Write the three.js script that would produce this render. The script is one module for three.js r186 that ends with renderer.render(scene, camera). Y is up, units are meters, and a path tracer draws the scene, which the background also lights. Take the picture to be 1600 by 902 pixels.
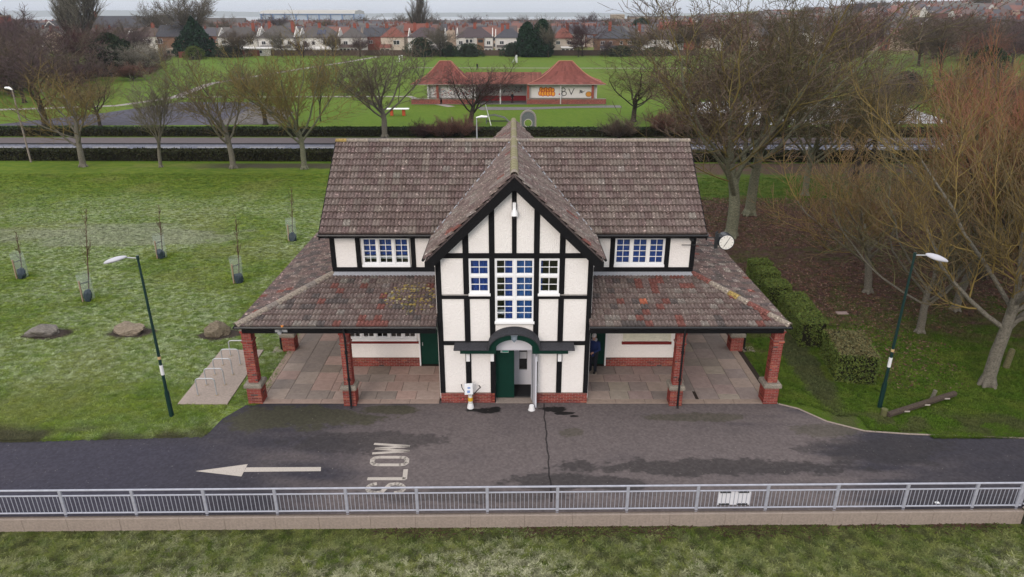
import * as THREE from 'three';
import { MarchingCubes } from 'three/addons/objects/MarchingCubes.js';
import { toCreasedNormals } from 'three/addons/utils/BufferGeometryUtils.js';

// ------------------------------------------------------------------ camera, sky, sun, exposure
const renderer = new THREE.WebGLRenderer({ antialias: true });
renderer.setSize(1024, 577);
renderer.toneMapping = THREE.LinearToneMapping;
renderer.toneMappingExposure = 0.95;
renderer.shadowMap.enabled = true;
const scene = new THREE.Scene();
const camera = new THREE.PerspectiveCamera(45.83, 1024 / 577, 0.1, 30000);
camera.position.set(-0.03, 14, 23.06);
camera.rotation.set(-0.38064, 0, 0);

function rng(seed) {
  let a = seed >>> 0;
  return () => { a = (a + 0x6D2B79F5) | 0; let t = Math.imul(a ^ (a >>> 15), 1 | a); t = (t + Math.imul(t ^ (t >>> 7), 61 | t)) ^ t; return ((t ^ (t >>> 14)) >>> 0) / 4294967296; };
}
const lat = (() => { const r = rng(77), t = new Float32Array(65536); for (let i = 0; i < 65536; i++) t[i] = r(); return t; })();
function vn(x, y) {                     // value noise, period 256
  const xi = Math.floor(x), yi = Math.floor(y); let fx = x - xi, fy = y - yi;
  fx = fx * fx * (3 - 2 * fx); fy = fy * fy * (3 - 2 * fy);
  const x0 = xi & 255, x1 = (xi + 1) & 255, y0 = (yi & 255) << 8, y1 = ((yi + 1) & 255) << 8;
  const a = lat[y0 + x0], b = lat[y0 + x1], c = lat[y1 + x0], d = lat[y1 + x1];
  return a + (b - a) * fx + (c - a) * fy + (a - b - c + d) * fx * fy;
}
function fbm(x, y, o = 4) { let s = 0, a = 0.5, n = 0; for (let i = 0; i < o; i++) { s += a * vn(x, y); n += a; a *= 0.5; x = x * 2 + 17.3; y = y * 2 + 9.1; } return s / n; }
function vnp(x, y, p) {                 // value noise of period p (a power of two)
  const m = p - 1, xi = Math.floor(x), yi = Math.floor(y); let fx = x - xi, fy = y - yi;
  fx = fx * fx * (3 - 2 * fx); fy = fy * fy * (3 - 2 * fy);
  const x0 = xi & m, x1 = (xi + 1) & m, y0 = (yi & m) << 8, y1 = ((yi + 1) & m) << 8;
  const a = lat[y0 + x0], b = lat[y0 + x1], c = lat[y1 + x0], d = lat[y1 + x1];
  return a + (b - a) * fx + (c - a) * fy + (a - b - c + d) * fx * fy;
}
function fbmT(x, y, o, p) { let s = 0, a = 0.5, n = 0; for (let i = 0; i < o && p <= 256; i++) { s += a * vnp(x, y, p); n += a; a *= 0.6; x = x * 2 + 17.3; y = y * 2 + 9.1; p *= 2; } return s / n; }
const clamp = (v, a = 0, b = 1) => Math.min(b, Math.max(a, v));
const sst = (a, b, v) => { const t = clamp((v - a) / (b - a)); return t * t * (3 - 2 * t); };
const mixc = (a, b, t) => [a[0] + (b[0] - a[0]) * t, a[1] + (b[1] - a[1]) * t, a[2] + (b[2] - a[2]) * t];

{ // overcast sky: dimmer at the horizon than overhead, as a cloud layer is, with soft cloud streaks
  const w = 1024, h = 512, d = new Float32Array(w * h * 4);
  for (let j = 0; j < h; j++) {
    const el = ((j + 0.5) / h - 0.5) * Math.PI, s = Math.max(0, Math.sin(el));
    for (let i = 0; i < w; i++) {
      const az = i / w * 256;
      const cl = fbm(az * 0.25, el * 26 + 40, 5) * 0.6 + fbm(az * 0.06, el * 60 + 90, 3) * 0.4;
      const L = (0.78 + 1.05 * Math.pow(s, 0.8)) * (0.9 + 0.2 * cl) * (el < 0 ? 0.55 : 1);
      const t = sst(0.0, 0.1, s), k = (j * w + i) * 4;
      d[k] = L * (0.90 + 0.08 * t); d[k + 1] = L * (0.945 + 0.045 * t); d[k + 2] = L * (1.03 - 0.02 * t); d[k + 3] = 1;
    }
  }
  const t = new THREE.DataTexture(d, w, h, THREE.RGBAFormat, THREE.FloatType);
  t.mapping = THREE.EquirectangularReflectionMapping; t.magFilter = THREE.LinearFilter; t.minFilter = THREE.LinearFilter; t.needsUpdate = true;
  scene.background = t; scene.environment = t;
}
const sun = new THREE.DirectionalLight(0xfff0e0, 1.5);
sun.position.set(-28, 36, 62); sun.target.position.set(0, 0, -10);
sun.castShadow = true; sun.shadow.radius = 45; sun.shadow.mapSize.set(2048, 2048);
Object.assign(sun.shadow.camera, { left: -70, right: 70, top: 70, bottom: -70, near: 1, far: 250 });
scene.add(sun); scene.add(sun.target);
scene.fog = new THREE.FogExp2(0xc9d0dc, 0.00011);

// ------------------------------------------------------------------ naming
const used = {};
function numbered(n) { const k = used[n] = (used[n] ?? -1) + 1; return k ? n + '_' + String(k).padStart(3, '0') : n; }
function tag(o, label, category, group, kind) {
  if (label) o.userData.label = label; if (category) o.userData.category = category;
  if (group) o.userData.group = group; if (kind) o.userData.kind = kind; return o;
}
function thing(name, label, category, p = [0, 0, 0], turn = 0, group) {
  const o = new THREE.Group(); o.name = numbered(name); o.position.set(...p); o.rotation.y = turn; scene.add(o);
  return tag(o, label, category, group);
}
function mesh(name, geo, mat, parent) {
  const o = new THREE.Mesh(geo, mat); o.castShadow = o.receiveShadow = true;
  o.name = parent && parent !== scene ? name : numbered(name); (parent || scene).add(o); return o;
}
function one(name, geo, mat, label, category, group, kind) { return tag(mesh(name, geo, mat), label, category, group, kind); }
function struct(name, geo, mat, label) { return tag(mesh(name, geo, mat), label, null, null, 'structure'); }

// ------------------------------------------------------------------ geometry builder
const V = (x, y, z) => new THREE.Vector3(x, y, z);
class B {
  constructor(colored) { this.p = []; this.n = []; this.u = []; this.c = colored ? [] : null; this.col = [1, 1, 1]; this.i = []; this.m = null; }
  color(c) { this.col = c; return this; }
  at(x = 0, y = 0, z = 0, ry = 0, rx = 0, rz = 0) { this.m = new THREE.Matrix4().makeRotationFromEuler(new THREE.Euler(rx, ry, rz, 'YXZ')).setPosition(x, y, z); return this; }
  mat(m) { this.m = m; return this; }
  vert(x, y, z, nx, ny, nz, u, v) {
    if (this.m) {
      const e = this.m.elements, X = x, Y = y, Z = z, a = nx, b = ny, c = nz;
      x = e[0] * X + e[4] * Y + e[8] * Z + e[12]; y = e[1] * X + e[5] * Y + e[9] * Z + e[13]; z = e[2] * X + e[6] * Y + e[10] * Z + e[14];
      nx = e[0] * a + e[4] * b + e[8] * c; ny = e[1] * a + e[5] * b + e[9] * c; nz = e[2] * a + e[6] * b + e[10] * c;
    }
    this.p.push(x, y, z); this.n.push(nx, ny, nz); this.u.push(u, v); if (this.c) this.c.push(this.col[0], this.col[1], this.col[2]);
    return this.p.length / 3 - 1;
  }
  poly(pts, uvs) {                                    // flat convex polygon, counter-clockwise seen from outside
    const [a, b, c] = pts; let ux = b[0] - a[0], uy = b[1] - a[1], uz = b[2] - a[2], vx = c[0] - a[0], vy = c[1] - a[1], vz = c[2] - a[2];
    let nx = uy * vz - uz * vy, ny = uz * vx - ux * vz, nz = ux * vy - uy * vx; const l = Math.hypot(nx, ny, nz) || 1; nx /= l; ny /= l; nz /= l;
    const ax = Math.abs(nx), ay = Math.abs(ny), az = Math.abs(nz);
    const id = pts.map((q, k) => { const uv = uvs ? uvs[k] : ay >= ax && ay >= az ? [q[0], -q[2]] : ax > az ? [q[2], q[1]] : [q[0], q[1]]; return this.vert(q[0], q[1], q[2], nx, ny, nz, uv[0], uv[1]); });
    for (let k = 1; k < id.length - 1; k++) this.i.push(id[0], id[k], id[k + 1]);
    return this;
  }
  box(x0, x1, y0, y1, z0, z1) {
    this.poly([[x0, y0, z1], [x1, y0, z1], [x1, y1, z1], [x0, y1, z1]]); this.poly([[x1, y0, z0], [x0, y0, z0], [x0, y1, z0], [x1, y1, z0]]);
    this.poly([[x1, y0, z1], [x1, y0, z0], [x1, y1, z0], [x1, y1, z1]]); this.poly([[x0, y0, z0], [x0, y0, z1], [x0, y1, z1], [x0, y1, z0]]);
    this.poly([[x0, y1, z1], [x1, y1, z1], [x1, y1, z0], [x0, y1, z0]]); this.poly([[x0, y0, z0], [x1, y0, z0], [x1, y0, z1], [x0, y0, z1]]);
    return this;
  }
  bbox(x0, x1, y0, y1, z0, z1, c = 0.01) {            // box with chamfered front (+z) edges and top
    const f = [[x0 + c, y0 + c], [x1 - c, y0 + c], [x1 - c, y1 - c], [x0 + c, y1 - c]], g = [[x0, y0], [x1, y0], [x1, y1], [x0, y1]];
    this.poly(f.map(q => [q[0], q[1], z1]));
    for (let k = 0; k < 4; k++) { const j = (k + 1) % 4; this.poly([[g[k][0], g[k][1], z1 - c], [g[j][0], g[j][1], z1 - c], [f[j][0], f[j][1], z1], [f[k][0], f[k][1], z1]]); this.poly([[g[k][0], g[k][1], z0], [g[j][0], g[j][1], z0], [g[j][0], g[j][1], z1 - c], [g[k][0], g[k][1], z1 - c]]); }
    this.poly([[x1, y0, z0], [x0, y0, z0], [x0, y1, z0], [x1, y1, z0]]); return this;
  }
  prism(pts, z0, z1, holes = []) {                     // pts [x,y] ccw, extruded in z
    const sh = pts.map(q => new THREE.Vector2(...q)), hs = holes.map(h => h.map(q => new THREE.Vector2(...q)));
    const all = [...pts, ...holes.flat()], tri = THREE.ShapeUtils.triangulateShape(sh, hs);
    for (const z of [z1, z0]) { const s = z === z1 ? 1 : -1, o = all.map(q => this.vert(q[0], q[1], z, 0, 0, s, q[0], q[1])); for (const t of tri) { const [A, E, F] = t.map(k => all[k]), cw = ((E[0] - A[0]) * (F[1] - A[1]) - (E[1] - A[1]) * (F[0] - A[0])) * s; cw > 0 ? this.i.push(o[t[0]], o[t[1]], o[t[2]]) : this.i.push(o[t[0]], o[t[2]], o[t[1]]); } }
    for (const loop of [pts, ...holes]) for (let k = 0; k < loop.length; k++) { const a = loop[k], b = loop[(k + 1) % loop.length]; this.poly([[a[0], a[1], z0], [b[0], b[1], z0], [b[0], b[1], z1], [a[0], a[1], z1]]); }
    return this;
  }
  tube(pts, rad, k = 6, cap = true) {                  // pts [[x,y,z]..], rad number or array
    const n = pts.length, R = q => typeof rad === 'number' ? rad : rad[q];
    let px = 0.31, py = 0.17, pz = 0.93, first = this.p.length / 3, vlen = 0;
    for (let a = 0; a < n; a++) {
      const A = pts[Math.max(0, a - 1)], C = pts[Math.min(n - 1, a + 1)], P = pts[a];
      let dx = C[0] - A[0], dy = C[1] - A[1], dz = C[2] - A[2], l = Math.hypot(dx, dy, dz) || 1; dx /= l; dy /= l; dz /= l;
      let s = px * dx + py * dy + pz * dz; if (Math.abs(s) > 0.97 && a === 0) { px = dy; py = dz; pz = dx; s = px * dx + py * dy + pz * dz; }
      let ux = px - s * dx, uy = py - s * dy, uz = pz - s * dz; l = Math.hypot(ux, uy, uz) || 1; ux /= l; uy /= l; uz /= l; px = ux; py = uy; pz = uz;
      const wx = dy * uz - dz * uy, wy = dz * ux - dx * uz, wz = dx * uy - dy * ux, r = R(a);
      if (a) vlen += Math.hypot(P[0] - pts[a - 1][0], P[1] - pts[a - 1][1], P[2] - pts[a - 1][2]);
      for (let b = 0; b <= k; b++) { const t = b / k * Math.PI * 2, c = Math.cos(t), d = Math.sin(t), nx = ux * c + wx * d, ny = uy * c + wy * d, nz = uz * c + wz * d; this.vert(P[0] + nx * r, P[1] + ny * r, P[2] + nz * r, nx, ny, nz, b / k * 6.28 * r, vlen); }
      if (a) for (let b = 0; b < k; b++) { const q = first + (a - 1) * (k + 1) + b, e = q + k + 1; this.i.push(q, q + 1, e, q + 1, e + 1, e); }
    }
    if (cap) for (const a of [0, n - 1]) {
      const A = pts[a], D = pts[a ? a - 1 : 1], l = Math.hypot(A[0] - D[0], A[1] - D[1], A[2] - D[2]) || 1, nn = [(A[0] - D[0]) / l, (A[1] - D[1]) / l, (A[2] - D[2]) / l], base = this.p.length / 3;
      const src = first + a * (k + 1); const sm = this.m; this.m = null;
      for (let b = 0; b < k; b++) { const q = (src + b) * 3; let N = nn; if (sm) { const v = V(...nn).transformDirection(sm); N = [v.x, v.y, v.z]; } this.vert(this.p[q], this.p[q + 1], this.p[q + 2], N[0], N[1], N[2], 0, 0); }
      this.m = sm; for (let b = 1; b < k - 1; b++) a ? this.i.push(base, base + b, base + b + 1) : this.i.push(base, base + b + 1, base + b);
    }
    return this;
  }
  geo(g, m) {                                          // take in a three.js geometry
    const keep = this.m; if (m) this.m = m; const P = g.attributes.position, N = g.attributes.normal, U = g.attributes.uv, b = this.p.length / 3;
    for (let k = 0; k < P.count; k++) this.vert(P.getX(k), P.getY(k), P.getZ(k), N.getX(k), N.getY(k), N.getZ(k), U ? U.getX(k) : 0, U ? U.getY(k) : 0);
    if (g.index) for (let k = 0; k < g.index.count; k++) this.i.push(b + g.index.getX(k)); else for (let k = 0; k < P.count; k++) this.i.push(b + k);
    this.m = keep; return this;
  }
  build() {
    const g = new THREE.BufferGeometry();
    g.setAttribute('position', new THREE.Float32BufferAttribute(this.p, 3)); g.setAttribute('normal', new THREE.Float32BufferAttribute(this.n, 3)); g.setAttribute('uv', new THREE.Float32BufferAttribute(this.u, 2));
    if (this.c) g.setAttribute('color', new THREE.Float32BufferAttribute(this.c, 3)); g.setIndex(this.i); return g;
  }
}
const nb = c => new B(c);
const boxg = (...a) => nb().box(...a).build();
function blob(seed, rx, ry, rz, rough = 0.12, det = 3, flat = 0) {   // lumpy stone
  const g = new THREE.IcosahedronGeometry(1, det), P = g.attributes.position, r = rng(seed), o = r() * 200, pl = [];
  for (let k = 0; k < 9; k++) pl.push([V(r() - 0.5, (r() - 0.3) * 1.2, r() - 0.5).normalize(), 0.6 + r() * 0.24]);
  for (let k = 0; k < P.count; k++) {
    const v = V(P.getX(k), P.getY(k), P.getZ(k)); let s = 1;
    for (const [n, d] of pl) { const t = v.dot(n); if (t > 0.01) s = Math.min(s, d / t); }
    s *= 1 + rough * ((vn(v.x * 3 + o, v.y * 3 + v.z * 2.1 + o) - 0.5) + 0.5 * (vn(v.x * 8 + o, v.y * 8 + v.z * 5 + o) - 0.5));
    P.setXYZ(k, v.x * s * rx, Math.max(v.y * s, -0.55) * ry, v.z * s * rz);
  }
  g.computeVertexNormals(); return toCreasedNormals(g, 0.45);
}

// ------------------------------------------------------------------ textures and materials
const LUT = new Uint8Array(4097); for (let i = 0; i <= 4096; i++) { const v = i / 4096; LUT[i] = Math.round(255 * (v <= 0.0031308 ? v * 12.92 : 1.055 * Math.pow(v, 1 / 2.4) - 0.055)); }
const enc = v => LUT[v <= 0 ? 0 : v >= 1 ? 4096 : (v * 4096) | 0];
function tex(w, h, fn, srgb = true, repeat) {
  const d = new Uint8Array(w * h * 4);
  for (let j = 0; j < h; j++) for (let i = 0; i < w; i++) { const c = fn((i + 0.5) / w, (j + 0.5) / h), k = (j * w + i) * 4; if (srgb) { d[k] = enc(c[0]); d[k + 1] = enc(c[1]); d[k + 2] = enc(c[2]); } else d[k] = d[k + 1] = d[k + 2] = clamp(c) * 255; d[k + 3] = 255; }
  const t = new THREE.DataTexture(d, w, h, THREE.RGBAFormat); t.wrapS = t.wrapT = THREE.RepeatWrapping; t.magFilter = t.minFilter = THREE.LinearFilter;
  if (srgb) t.colorSpace = THREE.SRGBColorSpace; if (repeat) t.repeat.set(repeat, repeat); t.needsUpdate = true; return t;
}
// grain maps: tone variation round 1 (kept below 1), periods of 256 lattice cells
const grain = (cells, lo, hi, o = 4) => tex(512, 512, (u, v) => { const n = clamp((fbmT(u * cells, v * cells, o, cells) - 0.5) * 1.6 + 0.5), t = lo + (hi - lo) * n; return [t, t, t]; });
const gFine = grain(64, 0.62, 1.0), gSoft = grain(16, 0.8, 1.0), gCoarse = grain(32, 0.45, 1.0, 5), gFaint = grain(32, 0.95, 1.0), gMid = grain(32, 0.74, 1.0, 5);
const bFine = tex(512, 512, (u, v) => fbmT(u * 64, v * 64, 3, 64), false), bMid = tex(512, 512, (u, v) => fbmT(u * 32, v * 32, 4, 32), false);
const rep = (t, r) => { const c = t.clone(); c.repeat.set(r, r); c.needsUpdate = true; return c; };
function std(r, g, b, rough = 0.85, o = {}) { const m = new THREE.MeshPhysicalMaterial({ roughness: rough, specularIntensity: rough > 0.55 ? 0.3 : 0.8, ...o }); m.color.setRGB(r, g, b); return m; }
const bump = (m, t, r, s) => { m.bumpMap = rep(t, r); m.bumpScale = s; return m; };
const MT = {
  plaster: bump(std(0.87, 0.835, 0.82, 0.9, { map: rep(gFaint, 0.5) }), bMid, 0.9, 0.022),
  wallcore: std(0.6, 0.57, 0.55, 0.9, { map: rep(gSoft, 0.5) }),
  timber: bump(std(0.010, 0.010, 0.012, 0.75, { map: rep(gCoarse, 1) }), bFine, 1, 0.004),
  white: std(0.86, 0.86, 0.88, 0.4), cream: std(0.74, 0.72, 0.6, 0.6, { map: rep(gSoft, 0.5) }), green: std(0.004, 0.036, 0.025, 0.6, { map: rep(gSoft, 0.6) }),
  red: std(0.22, 0.03, 0.03, 0.6, { map: rep(gFine, 1) }), lead: std(0.36, 0.37, 0.41, 0.5, { map: rep(gFine, 0.8) }), felt: std(0.06, 0.06, 0.07, 0.8, { map: rep(gCoarse, 1) }),
  mortar: std(0.40, 0.31, 0.28, 0.95, { map: rep(gFine, 2) }), brick: bump(std(1, 1, 1, 0.9, { vertexColors: true, map: rep(gFine, 1.3) }), bFine, 2, 0.006),
  tile: bump(std(1, 1, 1, 0.9, { vertexColors: true }), bFine, 1.5, 0.006), stone: bump(std(0.36, 0.32, 0.27, 0.9, { map: rep(gCoarse, 0.9) }), bFine, 1, 0.02),
  black: std(0.012, 0.012, 0.014, 0.3), iron: std(0.02, 0.022, 0.025, 0.5), pipe: std(0.014, 0.014, 0.016, 0.2), dark: std(0.02, 0.02, 0.022, 0.9), inner: std(0.16, 0.15, 0.14, 0.9),
  glass: new THREE.MeshPhysicalMaterial({ color: 0xf4f8fa, roughness: 0.03, transmission: 1, thickness: 0, ior: 1.5 }),
  curtain: std(0.022, 0.072, 0.33, 0.95, { side: THREE.DoubleSide }), curtain2: std(0.03, 0.12, 0.36, 0.95, { side: THREE.DoubleSide }), blind: std(0.6, 0.6, 0.6, 0.9),
  concrete: bump(std(0.34, 0.28, 0.245, 0.95, { map: rep(gMid, 0.6) }), bFine, 1, 0.004), slab: bump(std(1, 1, 1, 0.92, { map: rep(gSoft, 0.5) }), bFine, 1, 0.004),
  galv: std(0.42, 0.43, 0.45, 0.45, { metalness: 0.35 }), railing: std(0.37, 0.38, 0.45, 0.5, { map: rep(gSoft, 0.7) }), lampgreen: std(0.006, 0.028, 0.026, 0.4), lantern: std(0.44, 0.44, 0.49, 0.4),
  paint: std(0.47, 0.42, 0.38, 0.85, { map: rep(gMid, 1.3) }), soil: bump(std(0.05, 0.036, 0.03, 1, { map: rep(gCoarse, 1) }), bMid, 1, 0.03),
  barkgrey: bump(std(0.22, 0.20, 0.165, 0.95, { map: rep(gCoarse, 0.8) }), bFine, 0.8, 0.03), barkgreen: bump(std(0.20, 0.20, 0.14, 0.95, { map: rep(gCoarse, 0.8) }), bFine, 0.8, 0.03), barkdark: std(0.06, 0.05, 0.042, 0.95, { map: rep(gCoarse, 0.8) }),
};
// ------------------------------------------------------------------ the setting: ground, lawns, roads, water
const hillY = (x, z) => 17 * sst(90, 470, x) * sst(-230, -620, z) + 10 * sst(250, 700, x) * sst(-500, -1100, z);
const GRASS = [[0.072, 0.125, 0.008], [0.13, 0.17, 0.016], [0.15, 0.155, 0.04]];
{ // the land as one sheet to the coast, grass with broad patches of tone
  const nx = 160, nz = 130, p = [], u = [], c = [], id = [];
  for (let j = 0; j <= nz; j++) for (let i = 0; i <= nx; i++) {
    const a = i / nx * 2 - 1, x = Math.sign(a) * Math.pow(Math.abs(a), 1.7) * 1800, z = 5.6 - Math.pow(j / nz, 1.9) * 1420;
    p.push(x, hillY(x, z), z); u.push(x, z);
    const town = sst(-246, -262, z) * 0.9 + sst(92, 125, Math.abs(x)) * sst(-60, -70, z) * 0.35;
    let g = mixc([0.68, 0.92, 0.5], [0.95, 0.92, 0.9], fbm(x * 0.045 + 50, z * 0.06 + 90, 4)); g = mixc(g, [1.0, 0.72, 1.5], clamp(town)); c.push(...g);
  }
  for (let j = 0; j < nz; j++) for (let i = 0; i < nx; i++) { const q = j * (nx + 1) + i; id.push(q, q + 1, q + nx + 1, q + 1, q + nx + 2, q + nx + 1); }
  const g = new THREE.BufferGeometry(); g.setAttribute('position', new THREE.Float32BufferAttribute(p, 3)); g.setAttribute('uv', new THREE.Float32BufferAttribute(u, 2)); g.setAttribute('color', new THREE.Float32BufferAttribute(c, 3)); g.setIndex(id); g.computeVertexNormals();
  const m = tex(1024, 1024, (a, b) => { const n = fbmT(a * 64, b * 64, 3, 64), k = fbmT(a * 8, b * 8, 4, 8), s = sst(0.42, 0.75, vnp(a * 128, b * 256, 128)); let q = mixc(GRASS[0], GRASS[1], clamp(n * 1.3 - 0.2 + k * 0.3 - 0.15)); return mixc(q, [0.13, 0.14, 0.075], s * 0.3 * k); });
  m.repeat.set(1 / 17, 1 / 17);
  struct('ground', g, std(1, 1, 1, 1, { map: m, vertexColors: true }), 'wide grassy land between the houses, hedges and paths');
}
const flat = (pts, y, name, m, label) => {             // sheet from an outline [x,z]
  const b = nb(), tri = THREE.ShapeUtils.triangulateShape(pts.map(q => new THREE.Vector2(q[0], -q[1])), []);
  const id = pts.map(q => b.vert(q[0], y, q[1], 0, 1, 0, q[0], q[1]));
  for (const t of tri) (() => { const [a, c, d] = t.map(k => pts[k]); return (c[0] - a[0]) * -(d[1] - a[1]) + (c[1] - a[1]) * (d[0] - a[0]); })() > 0 ? b.i.push(id[t[0]], id[t[1]], id[t[2]]) : b.i.push(id[t[0]], id[t[2]], id[t[1]]);
  return struct(name, b.build(), m, label);
};
const worldTex = (w, h, x0, x1, z0, z1, fn) => {        // a map laid on the ground in metres
  const t = tex(w, h, (u, v) => fn(x0 + u * (x1 - x0), z0 + v * (z1 - z0))); t.wrapS = t.wrapT = THREE.ClampToEdgeWrapping; return t;
};
const sheetUV = (o, x0, x1, z0, z1) => { const P = o.geometry.attributes.position, U = o.geometry.attributes.uv; for (let k = 0; k < P.count; k++) U.setXY(k, (P.getX(k) - x0) / (x1 - x0), (P.getZ(k) - z0) / (z1 - z0)); };
const FROST = [0.34, 0.385, 0.24], MUD = [0.052, 0.040, 0.033], LITTER = [0.10, 0.050, 0.046];
const saplings = [[-28.35, -13.71, 2.7, 0.12], [-22.62, -10.37, 4.9, 0.2], [-21.98, -17.18, 3.4, 0.13], [-15.66, -13.0, 3.9, 0.12], [-14.91, -20.71, 3.6, 0.1]];
const boulders = [[-22.18, -6.1], [-18.14, -6.3], [-13.91, -6.1]];
function frostAt(x, z) { return sst(-40, -26, z) * (0.35 + 0.65 * sst(0.38, 0.62, fbm(x * 0.16 + 3, z * 0.2 + 8, 3))) * (1 - 0.45 * sst(-4, 2, z)); }
const ringOf = (x, z) => { let s = 0; for (const q of saplings) s = Math.max(s, 1 - sst(0.5, 1.5, Math.hypot(x - q[0] - 0.2, (z - q[1]) * 1.1) + 0.5 * vn(x * 2, z * 2))); return s; };
const lawnLeft = (x, z) => {
  const n = fbm(x * 1.7, z * 2.6, 4), k = fbm(x * 0.22 + 30, z * 0.22 + 60, 3);
  let q = mixc(GRASS[0], GRASS[1], clamp((n - 0.3) * 1.8)); q = mixc(q, GRASS[2], sst(0.5, 0.75, k) * 0.45);
  const f = frostAt(x, z) * (1 - ringOf(x, z)), fl = sst(0.47, 0.62, fbm(x * 4.6 + 7 + z * 1.6, z * 12 - x * 1.1, 3));
  q = mixc(q, FROST, clamp(f * (fl * 0.46 + 0.13)));
  const patch = (1 - sst(0.75, 1.15, Math.hypot((x + 27.5) / 8.5, (z + 21.8) / 2.6) + (fbm(x * 0.5, z * 0.9, 3) - 0.5) * 0.9)); q = mixc(q, [0.24, 0.25, 0.18], patch * (0.45 + 0.3 * n));
  for (const b of boulders) { const d = Math.hypot((x - b[0] - 0.1) / 1.05, (z - b[1]) / 0.62) + 0.5 * (fbm(x * 2.5, z * 2.5, 3) - 0.5); q = mixc(q, MUD, 1 - sst(0.9, 1.15, d)); }
  const edge = sst(1.3, 2.3, z + 1.2 * (fbm(x * 0.9, z * 1.1, 3) - 0.5)) * sst(0.36, 0.55, fbm(x * 0.5 + 4, z * 0.6, 3)); q = mixc(q, MUD, edge * 0.8);
  q = mixc(q, MUD, (1 - sst(-44.2, -43.2, z + 1.2 * (fbm(x * 0.7, z, 3) - 0.5))) * sst(-34, -28, x) * 0.85);
  return q;
};
const lawnRight = (x, z) => {
  const n = fbm(x * 1.6, z * 2.2, 4), k = fbm(x * 0.13 + 70, z * 0.17 + 20, 4), s = fbm(x * 5, z * 8, 3);
  let q = mixc([0.050, 0.092, 0.008], [0.092, 0.12, 0.018], clamp((n - 0.3) * 1.7));
  let w = 0.95 * sst(-3.5, -11.5, z + 8 * (k - 0.5)) * (1 - sst(-29, -33, z + 5 * (k - 0.5))) * sst(9, 12, x);
  w = Math.max(w, 1 - sst(-42.5, -39.5, z)); w = Math.max(w, sst(24, 34, x) * 0.75);
  w = clamp(w + (n - 0.5) * 1.5 * (w > 0.02 ? 1 : 0)) * (0.75 + 0.25 * sst(0.35, 0.6, s));
  q = mixc(q, mixc(LITTER, MUD, s * 0.6), w); q = mixc(q, [0.12, 0.08, 0.07], sst(0.68, 0.8, s) * w * 0.5);
  const by = 1 - sst(0.75, 1.1, Math.hypot((x - 12.5 - (-z - 2) * 0.07) / 0.7, (z + 3.2) / 4.4) + 0.6 * (n - 0.5)); q = mixc(q, MUD, by * 0.6);
  const edge = sst(0.0, 1.4, z - 0.35 * sst(12, 10, x) * 4 + 1.6 * (fbm(x * 0.8, z * 1.1, 3) - 0.5)) * sst(0.4, 0.6, fbm(x * 0.45 + 9, z * 0.7, 3)); q = mixc(q, MUD, edge * 0.5 * sst(0.4, 0.55, n));
  return q;
};
{
  const R1 = [-54, -8, -46.2, 3.2], R2 = [8, 54, -46.2, 3.2];
  const gb = bump(std(1, 1, 1, 1), bMid, 22, 0.05);
  const t1 = worldTex(2048, 2048, ...R1, lawnLeft), t2 = worldTex(2048, 2048, ...R2, lawnRight);
  const a = flat([[-54, 3.2], [-8, 3.2], [-8, -46.2], [-54, -46.2]], 0.004, 'lawn', std(1, 1, 1, 1, { map: t1, bumpMap: rep(bMid, 26), bumpScale: 0.06 }), 'green lawn flecked with frost, left of the timbered building'); sheetUV(a, ...R1);
  const b = flat([[8, 3.2], [54, 3.2], [54, -46.2], [8, -46.2]], 0.004, 'lawn', std(1, 1, 1, 1, { map: t2, bumpMap: rep(bMid, 26), bumpScale: 0.06 }), 'grass with reddish leaf litter under the trees, right of the building'); sheetUV(b, ...R2);
}
const GY = -0.52;
const foreLawn = (x, z) => {
  const n = fbm(x * 4.5, z * 4.5, 4), k = fbm(x * 0.28 + 11, z * 0.5 + 5, 4), s = fbm(x * 9 + 40, z * 9, 3);
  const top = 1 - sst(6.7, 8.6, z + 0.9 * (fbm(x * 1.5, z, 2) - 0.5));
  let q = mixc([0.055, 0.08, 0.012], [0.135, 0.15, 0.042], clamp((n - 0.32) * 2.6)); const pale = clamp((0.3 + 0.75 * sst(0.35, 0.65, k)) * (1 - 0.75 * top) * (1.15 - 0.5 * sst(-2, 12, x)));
  q = mixc(q, [0.34, 0.335, 0.22], pale * sst(0.42, 0.6, s)); q = mixc(q, [0.03, 0.028, 0.016], sst(0.52, 0.7, fbm(x * 5, z * 7 + 33, 3)) * 0.65);
  return q;
};
{
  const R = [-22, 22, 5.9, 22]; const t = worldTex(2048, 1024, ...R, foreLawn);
  const a = flat([[-60, 24], [60, 24], [60, 5.5], [-60, 5.5]], GY, 'foreground_lawn', std(1, 1, 1, 1, { map: t, bumpMap: rep(bMid, 22), bumpScale: 0.05 }), 'sunken sage-green lawn below the concrete kerb wall'); sheetUV(a, ...R);
}
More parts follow.
